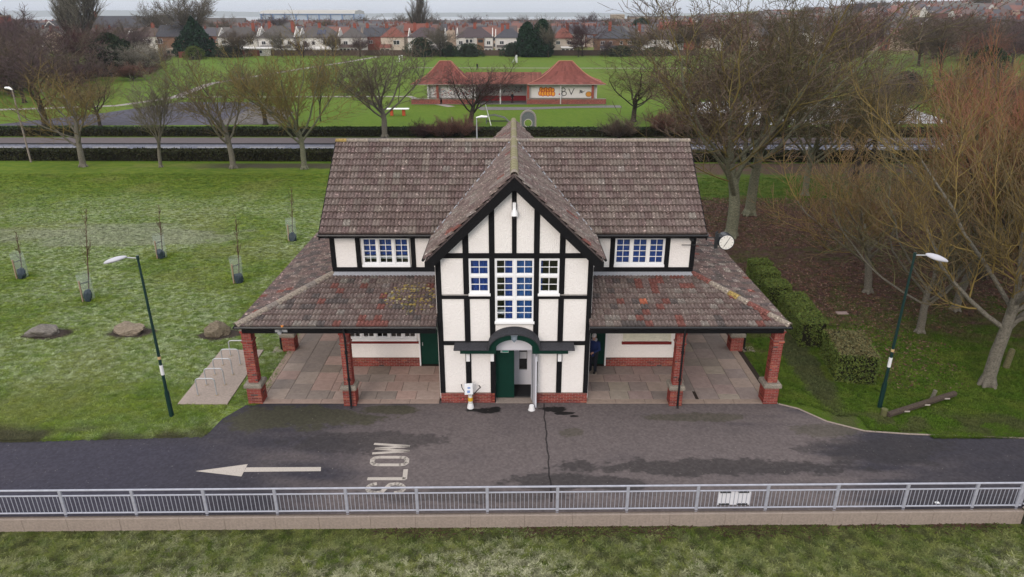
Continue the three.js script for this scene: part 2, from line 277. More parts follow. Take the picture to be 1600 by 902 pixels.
// --- the drive: worn asphalt with dry pale areas, wet dark bands, moss, two spilt-water stains and a seam
const spot = (x, z, cx, cz, rx, rz, e = 0.6) => 1 - sst(0.72, 1.05, Math.hypot((x - cx) / rx, (z - cz) / rz) + e * (fbm(x * 1.7, z * 2.6, 4) - 0.5) + 0.45 * (fbm(x * 7, z * 10, 2) - 0.5));
const asphalt = (x, z) => {
  const n = fbm(x * 0.5 + 3, z * 1.1, 4), g = fbm(x * 14, z * 14, 2), st = fbm(x * 0.35 + 60, z * 1.9 + 10, 4);
  let dry = sst(-8.5, -3.5, x + 3 * (n - 0.5)) * (1 - sst(9, 13.5, x + 6 * (st - 0.5))); dry = clamp(dry + (n - 0.5) * 0.7);
  let q = mixc([0.043, 0.040, 0.050], [0.132, 0.110, 0.110], dry);
  q = mixc(q, [0.048, 0.045, 0.064], sst(-8, -13, x) * sst(2, 3.4, z) * 0.75);
  const wet = Math.max(spot(x, z, 6.5, 4.15, 5.2, 0.5, 1.1), spot(x, z, 1.2, 4.9, 1.6, 0.55, 0.9), spot(x, z, 3.2, 5.0, 1.2, 0.5, 0.9), spot(x, z, -5.2, 2.6, 3, 0.7, 1.2) * 0.8, spot(x, z, 12.5, 3.2, 2.8, 0.9, 1.2) * 0.7, spot(x, z, -1.5, 5.6, 3.5, 0.4, 0.9) * 0.7);
  q = mixc(q, [0.036, 0.033, 0.034], wet * 0.72);
  const moss = Math.max(spot(x, z, -7.6, 1.1, 3.2, 0.8, 1.2), spot(x, z, -9.6, 1.2, 1, 0.9), spot(x, z, -4.7, 0.6, 1.4, 0.35), spot(x, z, 6.8, 1.1, 2.4, 0.3, 1) * 0.7, spot(x, z, 11.4, 2.0, 1.4, 0.5) * 0.6, spot(x, z, 2.1, 2.1, 0.5, 0.3) * 0.6);
  q = mixc(q, [0.058, 0.056, 0.03], moss * 0.7);
  const spill = Math.max(spot(x, z, -0.95, 0.66, 0.62, 0.26, 1.3), spot(x, z, -1.35, 0.6, 0.5, 0.12, 1), spot(x, z, 1.5, 0.56, 0.55, 0.22, 1.2), spot(x, z, 1.95, 0.82, 0.42, 0.13, 1.2), spot(x, z, 2.3, 1.02, 0.22, 0.09, 1));
  q = mixc(q, [0.014, 0.013, 0.013], spill);
  q = mixc(q, [0.013, 0.012, 0.013], (1 - sst(0.012, 0.035, Math.abs(x - 1.2 - 0.014 * Math.sin(z * 4) - 0.012 * Math.sin(z * 9 + 1)))) * (z > 0.1 && z < 5.9 ? 0.9 : 0));
  const t = 0.72 + 0.5 * g; q = [q[0] * t, q[1] * t, q[2] * t];
  const fleck = vn(x * 21 + 5, z * 21 + 9); if (fleck > 0.975) q = mixc(q, [0.3, 0.27, 0.24], 0.6); return q;
};
{
  const R = [-21, 21, -0.4, 6.6]; const t = worldTex(2048, 512, ...R, asphalt);
  const edgeL = [[-40, 3.6], [-18.1, 2.66], [-13.6, 2.48], [-11.4, 2.34], [-10.98, 2.1], [-10.85, 1.2], [-10.3, 0.2]], edgeR = [[10.3, 0.16], [10.92, 0.5], [11.64, 1.38], [12.76, 2.02], [14.27, 2.22], [18.25, 2.46], [40, 2.9]];
  const fr = x => 6.38 - 0.0123 * x;
  const o = flat([[-40, fr(-40)], [40, fr(40)], ...edgeR.slice().reverse(), [10.3, -0.1], [-10.3, -0.1], ...edgeL.slice().reverse()], 0.012, 'drive', std(1, 1, 1, 0.9, { map: t, bumpMap: rep(bFine, 14), bumpScale: 0.012 }), 'worn asphalt drive with damp patches in front of the building'); sheetUV(o, ...R);
  const k = nb(); for (let j = 0; j < edgeR.length - 1; j++) { const [a, b] = [edgeR[j], edgeR[j + 1]], L = Math.hypot(b[0] - a[0], b[1] - a[1]), n = Math.max(1, Math.round(L / 0.9)); for (let i = 0; i < n; i++) { const f = (i + 0.5) / n, l = L / n; k.at(a[0] + (b[0] - a[0]) * f, 0, a[1] + (b[1] - a[1]) * f, -Math.atan2(b[1] - a[1], b[0] - a[0])); k.box(-l / 2 + 0.004, l / 2 - 0.004, -0.05, 0.035, -0.03, 0.03); } if (j > 4) break; }
  struct('kerb_edging', k.build(), MT.concrete, 'thin concrete edging strip curving along the drive');
  // painted arrow and word
  const strip = (b, pts, w) => { for (let j = 0; j < pts.length - 1; j++) { const [a, c] = [pts[j], pts[j + 1]], l = Math.hypot(c[0] - a[0], c[1] - a[1]), dx = (c[0] - a[0]) / l * w / 2, dz = (c[1] - a[1]) / l * w / 2; b.poly([[a[0] - dx * .4 + dz, 0, a[1] - dz * .4 - dx], [a[0] - dx * .4 - dz, 0, a[1] - dz * .4 + dx], [c[0] + dx * .4 - dz, 0, c[1] + dz * .4 + dx], [c[0] + dx * .4 + dz, 0, c[1] + dz * .4 - dx]].reverse()); } };
  const ar = nb().at(0, 0.017, 0); ar.poly([[-8.88, 0, 4.16], [-8.88, 0, 4.40], [-6.35, 0, 4.36], [-6.4, 0, 4.14]]); ar.poly([[-8.9, 0, 3.98], [-10.5, 0, 4.36], [-8.87, 0, 4.64]]);
  one('road_arrow', ar.build(), MT.paint, 'cream painted arrow on the drive pointing left', 'road marking');
  // letters: local (s across the word = towards -z, t along the letter height = towards -x)
  const sl = thing('road_lettering', 'cream word SLOW painted sideways across the drive', 'road marking', [0, 0.017, 0]);
  const Z0 = 5.52, LW = 0.56, GAP = 0.155, T = 0.15;
  const P = (i, s, t) => { const ss = i * (LW + GAP) + s * LW; return [-3.42 - t * 1.22 - ss * 0.08, Z0 - ss]; };
  const arc = (cx, cy, rx, ry, a0, a1, n = 10) => Array.from({ length: n + 1 }, (_, k) => { const a = a0 + (a1 - a0) * k / n; return [cx + Math.cos(a) * rx, cy + Math.sin(a) * ry]; });
  const LT = [[...[arc(0.5, 0.73, 0.42, 0.24, 0.25, Math.PI * 1.0, 9), arc(0.5, 0.27, 0.42, 0.24, 0, -Math.PI + 0.2, 9)].flat()], [[0.08, 1], [0.08, 0.03], [0.92, 0.03]], [[0.88, 0.2], [0.88, 0.8], [0.82, 0.92], [0.66, 0.98], [0.34, 0.98], [0.18, 0.92], [0.12, 0.8], [0.12, 0.2], [0.18, 0.08], [0.34, 0.02], [0.66, 0.02], [0.82, 0.08], [0.88, 0.2]], [[0.0, 1], [0.24, 0.0], [0.5, 0.95], [0.76, 0.0], [1.0, 1]]];
  LT[0] = [...arc(0.5, 0.74, 0.40, 0.23, 0.15, Math.PI * 0.98, 8), [0.16, 0.6], [0.84, 0.4], ...arc(0.5, 0.26, 0.40, 0.23, 0, -Math.PI * 0.98, 8)];
  LT.forEach((L, i) => { const b = nb(); strip(b, L.map(q => P(i, q[0], q[1])), i === 3 ? 0.12 : T); mesh('letter', b.build(), MT.paint, sl); });
}
// --- far street, footpath, park paths, courts
const ASPH2 = bump(std(0.155, 0.16, 0.205, 0.7, { map: rep(gCoarse, 0.15) }), bFine, 0.6, 0.01), PATHM = std(0.12, 0.10, 0.105, 0.95, { map: rep(gSoft, 0.2) });
flat([[-260, -51.4], [260, -50.0], [260, -56.6], [-260, -57.6]], 0.012, 'street', ASPH2, 'pale blue-grey street between two hedges');
flat([[-260, -58.0], [260, -57.0], [260, -61.4], [-260, -62.2]], 0.05, 'footpath', PATHM, 'grey footpath on the far side of the street');
{ const k = nb(); k.poly([[-260, 0.1, -57.62], [260, 0.1, -56.62], [260, 0.1, -57.02], [-260, 0.1, -58.02]]); k.poly([[-260, 0, -57.6], [260, 0, -56.6], [260, 0.1, -56.62], [-260, 0.1, -57.62]]); struct('kerb', k.build(), MT.dark, 'dark kerb between street and footpath');
  const d = nb(); for (let x = -120; x < 120; x += 6) d.box(x, x + 4, 0.013, 0.018, -55.3 + 0.0024 * x - 0.09, -55.3 + 0.0024 * x + 0.09); struct('centre_line', d.build(), std(0.5, 0.48, 0.45, 0.8), 'pale dashed line along the street'); }
const ribbon = (name, pts, w, y, m, label) => { const L = [], R = []; for (let k = 0; k < pts.length; k++) { const a = pts[Math.max(0, k - 1)], c = pts[Math.min(pts.length - 1, k + 1)], l = Math.hypot(c[0] - a[0], c[1] - a[1]), nx = -(c[1] - a[1]) / l * w / 2, nz = (c[0] - a[0]) / l * w / 2; L.push([pts[k][0] + nx, pts[k][1] + nz]); R.push([pts[k][0] - nx, pts[k][1] - nz]); } return flat([...L, ...R.reverse()], y, name, m, label); };
const PALE = std(0.30, 0.27, 0.255, 0.95, { map: rep(gSoft, 0.2) });
ribbon('path', [[-150, -86], [-81, -89], [-66, -94], [-62, -106], [-66.7, -134], [-60, -175], [-53.5, -209], [-49, -241]], 2.0, 0.016, PALE, 'pale path running up the left side of the playing field');
ribbon('path', [[-61, -107], [-40, -107.5], [-19, -108], [-16, -101], [-10, -92.6]], 1.5, 0.02, PALE, 'pale path leading from the court to the shelter');
ribbon('path', [[-30, -183], [0, -182], [70, -180]], 1.6, 0.024, PALE, 'faint straight path across the far playing field');
flat([[-72, -71.6], [-42, -72.4], [-41.5, -84], [-44, -98.8], [-58, -98.9], [-63, -85]], 0.02, 'tarmac_court', bump(std(0.10, 0.095, 0.125, 0.9, { map: rep(gCoarse, 0.07) }), bFine, 0.4, 0.01), 'dark tarmac court beside the far street on the left');
flat([[-42, -72.4], [-32, -73], [-34, -86], [-44, -98.8], [-41.5, -84]], 0.026, 'tarmac_apron', std(0.15, 0.135, 0.13, 0.95, { map: rep(gCoarse, 0.1) }), 'greyer apron beside the tarmac court');
flat([[24.5, -72], [62, -74], [66, -101], [29.5, -98.8]], 0.02, 'skate_park', std(0.5, 0.49, 0.5, 0.9, { map: rep(gCoarse, 0.06) }), 'pale concrete skate park behind the right-hand trees');
flat([[-1, -92.2], [3, -92.0], [14, -94.2], [18, -94.5], [18, -91.5], [10, -91], [2, -88.6], [-5, -88.2], [-6, -92.4]], 0.022, 'forecourt', std(0.19, 0.175, 0.18, 0.9, { map: rep(gCoarse, 0.2) }), 'damp grey forecourt in front of the red-roofed shelter');
{ // sea and far shore
  const s = nb(); s.poly([[-9000, -3, -1330], [9000, -3, -1330], [14000, -3, -11000], [-14000, -3, -11000]]);
  struct('sea', s.build(), bump(std(0.16, 0.18, 0.2, 0.28), bMid, 0.02, 0.35), 'calm pale sea beyond the town');
  const b = nb(); const n = 160; for (let k = 0; k < n; k++) { const x = -9000 + k * 112.5, h = q => 22 + 40 * fbm(q * 0.0011 + 7, 3.3, 4) + 34 * sst(-1500, -6500, q); b.poly([[x, -3, -9300], [x + 112.5, -3, -9300], [x + 112.5, h(x + 112.5), -9600], [x, h(x), -9600]]); b.poly([[x, h(x), -9600], [x + 112.5, h(x + 112.5), -9600], [x + 112.5, -3, -10400], [x, -3, -10400]]); }
  struct('far_hills', b.build(), std(0.10, 0.11, 0.07, 1), 'low far shore across the water');
}
// ------------------------------------------------------------------ bare trees: trunk and limbs, and a crown of branches and twigs
// each kind is grown once at unit scale (height 1 after fitting), then cloned
function grow(o) {
  const R = rng(o.seed), T = nb(), C = nb(), G = nb(), ends = [];
  const wob = (d, a) => V(d.x + (R() - 0.5) * a, d.y + (R() - 0.5) * a, d.z + (R() - 0.5) * a).normalize();
  const side = (d, ang, roll) => { const u = Math.abs(d.y) > 0.95 ? V(1, 0, 0) : V(0, 1, 0).cross(d).normalize(), w = d.clone().cross(u); return d.clone().multiplyScalar(Math.cos(ang)).addScaledVector(u, Math.sin(ang) * Math.cos(roll)).addScaledVector(w, Math.sin(ang) * Math.sin(roll)).normalize(); };
  function branch(p, d, len, r, lv) {
    const n = o.segs[lv] ?? 2, pts = [[p.x, p.y, p.z]], rad = [r], q = p.clone(), step = len / n, nodes = [];
    let e = d.clone();
    for (let k = 1; k <= n; k++) {
      e = wob(e, o.wob[lv] ?? 0.25); e.y += (o.up[lv] ?? 0.05); e.normalize(); q.addScaledVector(e, step); if (q.y < o.floor) q.y = o.floor + R() * 0.05;
      pts.push([q.x, q.y, q.z]); rad.push(r * (1 - k / n * (o.taper[lv] ?? 0.6))); nodes.push([q.clone(), e.clone(), rad[k]]);
    }
    (lv <= o.trunkLevels ? T : lv <= o.levels - 1 && lv <= 3 ? G : C).tube(pts, rad, [9, 7, 5, 4, 3, 3, 3][lv], lv <= 1);
    if (lv >= o.levels) { ends.push(q.clone()); return; }
    const m = o.kids[lv], cnt = Math.max(1, Math.round(m * (0.75 + R() * 0.5))), roll0 = R() * 6.28;
    for (let k = 0; k < cnt; k++) {
      const t = lv === 0 ? (o.trunkFork + (1 - o.trunkFork) * (k / Math.max(1, cnt - 1))) : clamp(o.from[lv] + (1 - o.from[lv]) * ((k + R() * 0.9) / cnt), 0, 1);
      const f = t * n, i = Math.min(n - 1, Math.floor(f)), g = f - i, A = pts[i], Bp = pts[i + 1], P = V(A[0] + (Bp[0] - A[0]) * g, A[1] + (Bp[1] - A[1]) * g, A[2] + (Bp[2] - A[2]) * g), E = nodes[i][1], rr = rad[i] + (rad[i + 1] - rad[i]) * g;
      const ang = (o.ang[lv] ?? 0.7) * (0.7 + R() * 0.6), cd = side(E, ang, roll0 + k * 2.4 + R() * 0.7);
      const L = len * (o.ratio[lv] ?? 0.7) * (0.65 + R() * 0.6) * (lv === 0 ? 1 - (o.topFade || 0) * t : (1.15 - 0.5 * t)), minr = o.minr;
      branch(P, cd, L, Math.max(minr, rr * (o.thin[lv] ?? 0.62)), lv + 1);
    }
    if (lv === 0 && o.leader) branch(nodes[n - 1][0], nodes[n - 1][1], len * o.leader, rad[n] * 0.8, 1);
    if (lv > 0 && lv < o.levels) { const [P, E, rr] = nodes[n - 1]; branch(P, E, len * 0.5, Math.max(o.minr, rr * 0.85), lv + 1); }
  }
  const base = V(0, -0.02, 0);
  branch(base, V(o.lean || 0, 1, 0).normalize(), o.trunk, o.r0, 0);
  // root flare
  for (let k = 0; k < 6; k++) { const a = k / 6 * 6.28 + R(), c = Math.cos(a), s = Math.sin(a); T.tube([[c * o.r0 * 0.3, o.r0 * 2.2, s * o.r0 * 0.3], [c * o.r0 * 0.85, o.r0 * 0.7, s * o.r0 * 0.85], [c * o.r0 * 1.45, -0.03, s * o.r0 * 1.45]], [o.r0 * 0.62, o.r0 * 0.55, o.r0 * 0.22], 5, false); }
  const tg = T.build(), gg = G.build(), cg = C.build(); cg.computeBoundingBox(); const bb = cg.boundingBox;
  const xs = ends.map(v => v.x).sort((a, b) => a - b), zs = ends.map(v => v.z).sort((a, b) => a - b), q = (a, f) => a[Math.floor((a.length - 1) * f)];
  return { trunk: tg, branches: gg, crown: cg, h: q(ends.map(v => v.y).sort((a, b) => a - b), 0.985), w: ((q(xs, 0.97) - q(xs, 0.03)) + (q(zs, 0.97) - q(zs, 0.03))) / 2, tris: (T.i.length + C.i.length + G.i.length) / 3 };
}
const NEARB = { segs: [5, 6, 5, 4, 3, 1], wob: [0.14, 0.34, 0.38, 0.4, 0.4, 0.4], up: [0, 0.11, 0.09, 0.07, 0.05, 0.04], taper: [0.3, 0.62, 0.65, 0.6, 0.5, 0.4], floor: 1.2, trunkLevels: 1, levels: 4, kids: [7, 8, 7, 5, 5], trunkFork: 0.5, leader: 1.3, from: [0, 0.2, 0.15, 0.1, 0.1], ang: [0.72, 0.68, 0.75, 0.75, 0.7], ratio: [1.5, 0.5, 0.55, 0.55, 0.55], thin: [0.52, 0.48, 0.5, 0.55, 0.6], minr: 0.012, trunk: 3.2, r0: 0.19 };
const KINDS = {
  broad: grow({ ...NEARB, seed: 11 }),
  broad2: grow({ ...NEARB, seed: 23, kids: [8, 8, 7, 5], ang: [0.8, 0.72, 0.75, 0.75], lean: 0.06 }),
  vase: grow({ ...NEARB, seed: 37, kids: [8, 8, 7, 5], ang: [0.62, 0.5, 0.6, 0.7], up: [0, 0.1, 0.1, 0.1, 0.08, 0.06] }),
  slim: grow({ ...NEARB, seed: 41, trunk: 3.4, kids: [7, 7, 7, 6], ang: [0.4, 0.55, 0.65, 0.7], ratio: [1.4, 0.5, 0.55, 0.55], trunkFork: 0.4, leader: 1, r0: 0.13 }),
  spread: grow({ ...NEARB, seed: 53, levels: 5, minr: 0.0105, trunk: 3.0, kids: [8, 7, 6, 4, 2], ang: [0.75, 0.7, 0.75, 0.75, 0.7], trunkFork: 0.5, r0: 0.2, ratio: [1.8, 0.52, 0.55, 0.55, 0.5], lean: -0.05 }),
  tall: grow({ ...NEARB, seed: 59, levels: 5, minr: 0.0105, trunk: 3.4, kids: [7, 7, 6, 4, 2], ang: [0.55, 0.65, 0.7, 0.7, 0.7], trunkFork: 0.5, r0: 0.2, ratio: [1.7, 0.52, 0.55, 0.55, 0.5], up: [0, 0.1, 0.1, 0.08, 0.06, 0.05], lean: 0.1 }),
  shoots: grow({ ...NEARB, seed: 67, kids: [7, 8, 7, 4], leader: 1.0, ang: [0.75, 0.72, 0.65, 0.55], up: [0, 0.08, 0.14, 0.16, 0.12], wob: [0.14, 0.4, 0.38, 0.32, 0.3], ratio: [1.8, 0.5, 0.6, 0.6], lean: 0.12, minr: 0.013 }),
  shoots2: grow({ ...NEARB, seed: 71, trunk: 2.4, kids: [7, 8, 7, 4], leader: 1.1, ang: [0.7, 0.76, 0.65, 0.55], up: [0, 0.07, 0.12, 0.15, 0.12], wob: [0.14, 0.42, 0.4, 0.34, 0.3], ratio: [1.9, 0.5, 0.58, 0.6], lean: -0.1, minr: 0.013 }),
  sparse: grow({ ...NEARB, seed: 83, kids: [6, 7, 6, 6], ang: [0.7, 0.8, 0.8, 0.8], wob: [0.1, 0.5, 0.55, 0.5, 0.4], ratio: [2.1, 0.55, 0.55, 0.5] }),
  thicket: grow({ ...NEARB, seed: 97, leader: 0, trunk: 0.5, kids: [12, 9, 8, 5], ang: [0.6, 0.6, 0.6, 0.6], trunkFork: 0.1, floor: 0.1, r0: 0.1, ratio: [5, 0.5, 0.55, 0.55], up: [0, 0.06, 0.08, 0.08, 0.06] }),
  far: grow({ ...NEARB, seed: 101, segs: [3, 4, 3, 2, 1], kids: [8, 8, 7, 8], minr: 0.022 }),
  far2: grow({ ...NEARB, seed: 103, segs: [3, 4, 3, 2, 1], kids: [8, 8, 7, 8], minr: 0.022, ang: [0.8, 0.8, 0.8, 0.8] }),
  poplar: grow({ ...NEARB, seed: 107, leader: 0, trunk: 9, trunkFork: 0.12, segs: [8, 5, 3, 2, 1], kids: [44, 8, 6, 4], topFade: 0.72, ang: [0.6, 0.4, 0.4, 0.4], up: [0, 0.28, 0.2, 0.15, 0.1], ratio: [0.46, 0.5, 0.5, 0.5], minr: 0.009, r0: 0.3, taper: [0.85, 0.6, 0.6, 0.5] }),
};
console.log('tree triangles', Object.entries(KINDS).map(([k, v]) => k + ' ' + Math.round(v.tris) + ' h' + v.h.toFixed(1) + ' w' + v.w.toFixed(1)).join(', '));
const twig = (r, g, b) => std(r, g, b, 0.9);
const TW = { olive: twig(0.145, 0.12, 0.055), brown: twig(0.115, 0.085, 0.065), grey: twig(0.15, 0.13, 0.105), purple: twig(0.105, 0.07, 0.075), red: twig(0.175, 0.088, 0.07), orange: twig(0.20, 0.13, 0.072), lichen: twig(0.135, 0.10, 0.052), ember: twig(0.265, 0.118, 0.078), maroon: twig(0.07, 0.032, 0.035), pale: twig(0.21, 0.19, 0.16), darkolive: twig(0.085, 0.072, 0.042) };
const BR = { olive: twig(0.17, 0.135, 0.05), grey: twig(0.13, 0.115, 0.085), dark: twig(0.06, 0.05, 0.038), gold: twig(0.21, 0.152, 0.052), moss: twig(0.14, 0.125, 0.065) };
const protoTree = {};
function tree(name, label, kind, x, z, h, w, crownMat, trunkMat, turn, group, category = 'tree') {
  const K = KINDS[kind], key = kind + name; let o;
  if (!protoTree[key]) { o = new THREE.Group(); mesh('trunk', K.trunk, trunkMat, o); mesh('branches', K.branches, trunkMat, o); mesh('crown', K.crown, crownMat, o); protoTree[key] = o; } else { o = protoTree[key].clone(); o.userData = {}; }
  o.children[0].material = trunkMat; o.children[1].material = name === 'bare_tree' && z > -60 ? ([TW.orange, TW.ember, TW.lichen, TW.olive, TW.red].includes(crownMat) ? BR.gold : [TW.brown].includes(crownMat) ? BR.olive : BR.moss) : trunkMat === MT.barkdark ? BR.dark : BR.grey; o.children[2].material = crownMat;
  o.name = numbered(name); o.position.set(x, hillY(x, z), z); o.rotation.y = turn; o.scale.set(w / K.w, h / K.h, w / K.w); scene.add(o);
  return tag(o, label, category, group);
}
const SG = 'bare street trees on the lawn side of the hedge', BG = 'bare trees on the park side of the street', RG = 'bare trees in the leaf litter right of the building';
const bt = 'bare_tree';
tree(bt, 'bare tree with yellow-olive twigs on the lawn by the street hedge', 'broad', -42.75, -44.6, 9.4, 8.4, TW.lichen, MT.barkgrey, 1.1, SG);
tree(bt, 'thin sparse grey-twigged tree on the lawn, second street tree counting from the yellow one', 'slim', -34.93, -44.4, 9.6, 5.2, TW.grey, MT.barkgrey, 0.4, SG);
tree(bt, 'tall narrow tree with mossy upright limbs leaning away from the building', 'broad', -27.5, -43.85, 11.2, 8, TW.brown, MT.barkgrey, 2.1, SG);
tree(bt, 'wide bare tree with lichen on its low limbs, street tree closest to the building', 'broad2', -20.4, -43.5, 12.2, 9.6, TW.olive, MT.barkgreen, 3.0, SG);
tree(bt, 'large purple-brown forked tree beyond the street at the left edge', 'broad', -63.5, -71.5, 11.5, 12, TW.purple, MT.barkdark, 4.2, BG);
tree(bt, 'small rusty-brown tree standing in front of the tarmac court', 'broad2', -55.8, -70.9, 7.6, 7.6, TW.orange, MT.barkdark, 1.0, BG);
tree(bt, 'small grey tree at the near corner of the tarmac apron', 'broad', -34.0, -72.7, 8.8, 8.5, TW.brown, MT.barkdark, 2.7, BG);
tree(bt, 'dense dome-crowned bare tree beyond the street beside the red-roofed shelter', 'broad2', -15.8, -62.6, 11.6, 13, TW.brown, MT.barkgrey, 0.2, BG);
tree(bt, 'slender dark young tree between the dome-crowned tree and the wide street tree', 'slim', -27.3, -76, 9, 3.2, TW.darkolive, MT.barkdark, 0.2, BG);
tree(bt, 'small dark maroon tree directly in front of the red-roofed shelter', 'broad', -5.5, -69.8, 8.3, 10, TW.maroon, MT.barkdark, 5.2, BG);
tree(bt, 'sparse gnarled yellow-olive tree just right of the red-roofed shelter', 'sparse', 17.2, -75.7, 11.0, 15, TW.olive, MT.barkdark, 0.9, BG);
// right of the building
tree(bt, 'big grey-trunked tree forking low beside the wall clock', 'tall', 14.86, -21.4, 15.8, 12.5, TW.brown, MT.barkgreen, 0.6, RG);
tree(bt, 'big dark-trunked tree just behind the one beside the wall clock', 'spread', 17.9, -26.9, 17.2, 14.5, TW.darkolive, MT.barkgreen, 1.9, RG);
tree(bt, 'orange-tipped bare tree with a straight grey trunk in the leaf litter', 'shoots', 19.3, -11.3, 7.8, 8.2, TW.orange, MT.barkgrey, 2.2, RG);
tree(bt, 'tall orange-brown tree with a pale flared trunk right of the street lamp', 'shoots2', 19.3, -1.3, 11.6, 9.2, TW.lichen, MT.barkgrey, 3.4, RG);
tree(bt, 'thin upright tree standing behind the pale flared trunk', 'slim', 22.6, -8.9, 10.6, 6.0, TW.lichen, MT.barkgrey, 0.3, RG);
const RT = [['broad', 27, -17, 11, 9, 'lichen', 'mossy bare tree deep in the right-hand grove, two trunks behind the orange-tipped tree'], ['shoots2', 29.5, -10.5, 12.3, 9.5, 'ember', 'orange-shooted tree at the right edge behind the flared trunk'], ['shoots', 33, -23, 11.8, 9.5, 'ember', 'reddish-twigged tall tree at the far right of the grove'], ['broad2', 24.5, -33, 11.8, 9.5, 'darkolive', 'dark olive tree on the grass strip before the street hedge'], ['shoots', 24.6, -4.6, 10.2, 8.5, 'orange', 'orange-brown tree at the right edge just behind the short mossy post'], ['shoots2', 26.8, -13.5, 11.2, 8.5, 'ember', 'reddish upright tree between the flared trunk and the far right grove'], ['shoots', 36.5, -14.5, 12, 10, 'ember', 'reddish tree at the extreme right edge of the grove'], ['vase', 31, -38, 10.5, 8, 'olive', 'olive upright tree by the street hedge in the grove'], ['shoots', 39, -33, 10.8, 9, 'red', 'reddish upright tree beyond the grove middle'], ['vase', 45, -41, 10.2, 8, 'brown', 'brown upright tree at the grove end by the street'], ['broad', 52, -47, 10, 9, 'orange', 'orange-brown tree far along the street hedge to the right'], ['broad2', 36.5, -46, 10, 8.5, 'purple', 'purple-brown tree beside the street hedge on the right'], ['shoots2', 42, -25, 11.2, 9, 'ember', 'orange tree near the right edge of the leaf litter'], ['vase', 27.5, -47, 11, 7.5, 'darkolive', 'dark thin-branched tree by the hedge behind the big forked trees'],
  ['broad', 21.5, -64.5, 9.6, 11, 'red', 'reddish bushy tree across the street from the building corner'], ['broad2', 28.5, -64.6, 10.2, 11, 'brown', 'brown bare tree in front of the skate park'], ['broad', 37, -66, 9.5, 10, 'purple', 'tall purple-brown tree before the skate park'], ['tall', 33.5, -70, 11.5, 12, 'brown', 'very tall wide tree beside the skate park'], ['broad', 47, -68, 8.8, 9.5, 'brown', 'brown tree beyond the street on the right'], ['vase', 57, -66, 8.6, 8, 'olive', 'olive tree beyond the street at the right'], ['broad2', 66, -72, 8.4, 9, 'red', 'reddish tree far right beyond the street'], ['shoots', 76, -78, 8.2, 9, 'orange', 'orange tree at the far right beyond the street']];
RT.forEach((q, k) => tree(bt, q[6], q[0], q[1], q[2], q[3], q[4], TW[q[5]], k % 3 ? MT.barkdark : MT.barkgreen, k * 1.7, k < 14 ? RG : BG));
// low twiggy shrubs by the far hedge and the dark mass on the left
[[-8.5, -61.2, 2.4, 3, 'red'], [-6.2, -61.6, 2.6, 3, 'red'], [-10.8, -61.4, 2.0, 2.6, 'maroon'], [13, -61, 2.6, 4, 'brown'], [19, -61.6, 3.6, 5, 'red'], [24, -61.8, 3.4, 5, 'maroon']].forEach((q, k) => tree('bare_shrub', ['red-stemmed shrub behind the roof ridge', 'brighter red-stemmed shrub beside the pole lamp', 'low maroon shrub by the far hedge', 'brown scrubby shrub right of the rear gable', 'reddish scrub at the foot of the street trees', 'dark maroon scrub below the skate park'][k], 'thicket', q[0], q[1], q[2], q[3], TW[q[4]], MT.barkdark, k * 2.1, 'twiggy shrubs along the far hedge', 'shrub'));
const LM = [[-92, -107, 12, 13, 'purple'], [-104, -112, 13, 14, 'purple'], [-96, -124, 12, 14, 'brown'], [-111, -130, 14, 15, 'purple'], [-104, -146, 12, 14, 'maroon'], [-120, -150, 14, 16, 'purple'], [-90, -150, 7.5, 10, 'pale'], [-97, -168, 7, 9, 'pale'], [-120, -175, 11, 14, 'brown'], [-84, -98, 10, 11, 'brown'], [-118, -118, 14, 15, 'maroon']];
const LN = ['purple-brown tree at the front corner of the left thicket', 'tall purple tree behind the front of the left thicket', 'brown tree in the left thicket facing the field', 'tall purple-brown tree deep in the left thicket', 'dark maroon tree beside the drooping evergreen', 'purple tree at the back of the left thicket', 'pale grey scrub tree at the field edge beside the drooping evergreen', 'low pale scrub tree in front of the brick house', 'brown tree before the brick gable house', 'brown forked tree near the street end of the thicket', 'maroon-brown tree at the left edge of the picture'];
LM.forEach((q, k) => tree('bare_tree', LN[k], k % 2 ? 'far' : 'far2', q[0], q[1], q[2], q[3], TW[q[4]], MT.barkdark, k * 1.3, 'trees of the left thicket'));
const thk = [[-96, -112, 5, 9], [-102, -122, 5, 10], [-93, -130, 4.5, 9], [-98, -140, 5, 9], [-108, -138, 5, 10], [-88, -142, 3.5, 7], [-112, -150, 5, 10], [-106, -165, 4, 8], [-93, -160, 3, 6], [-108, -185, 3.5, 8], [-110, -200, 3.5, 8]];
const thn = ['in front of the thicket corner', 'behind the front tree', 'facing the field middle', 'beside the drooping evergreen', 'deep behind the tall purple tree', 'low at the field edge, nearest the evergreen', 'at the back left', 'behind the evergreen', 'small, at the field edge beyond the evergreen', 'before the brick gable house', 'farthest, by the golden-green bush'];
thk.forEach((q, k) => tree('bare_shrub', ['maroon', 'reddish', 'maroon', 'brown'][k % 4] + ' undergrowth bush of the left thicket ' + thn[k], 'thicket', q[0], q[1], q[2], q[3], TW[['maroon', 'red', 'maroon', 'brown'][k % 4]], MT.barkdark, k * 1.9, 'undergrowth of the left thicket', 'shrub'));
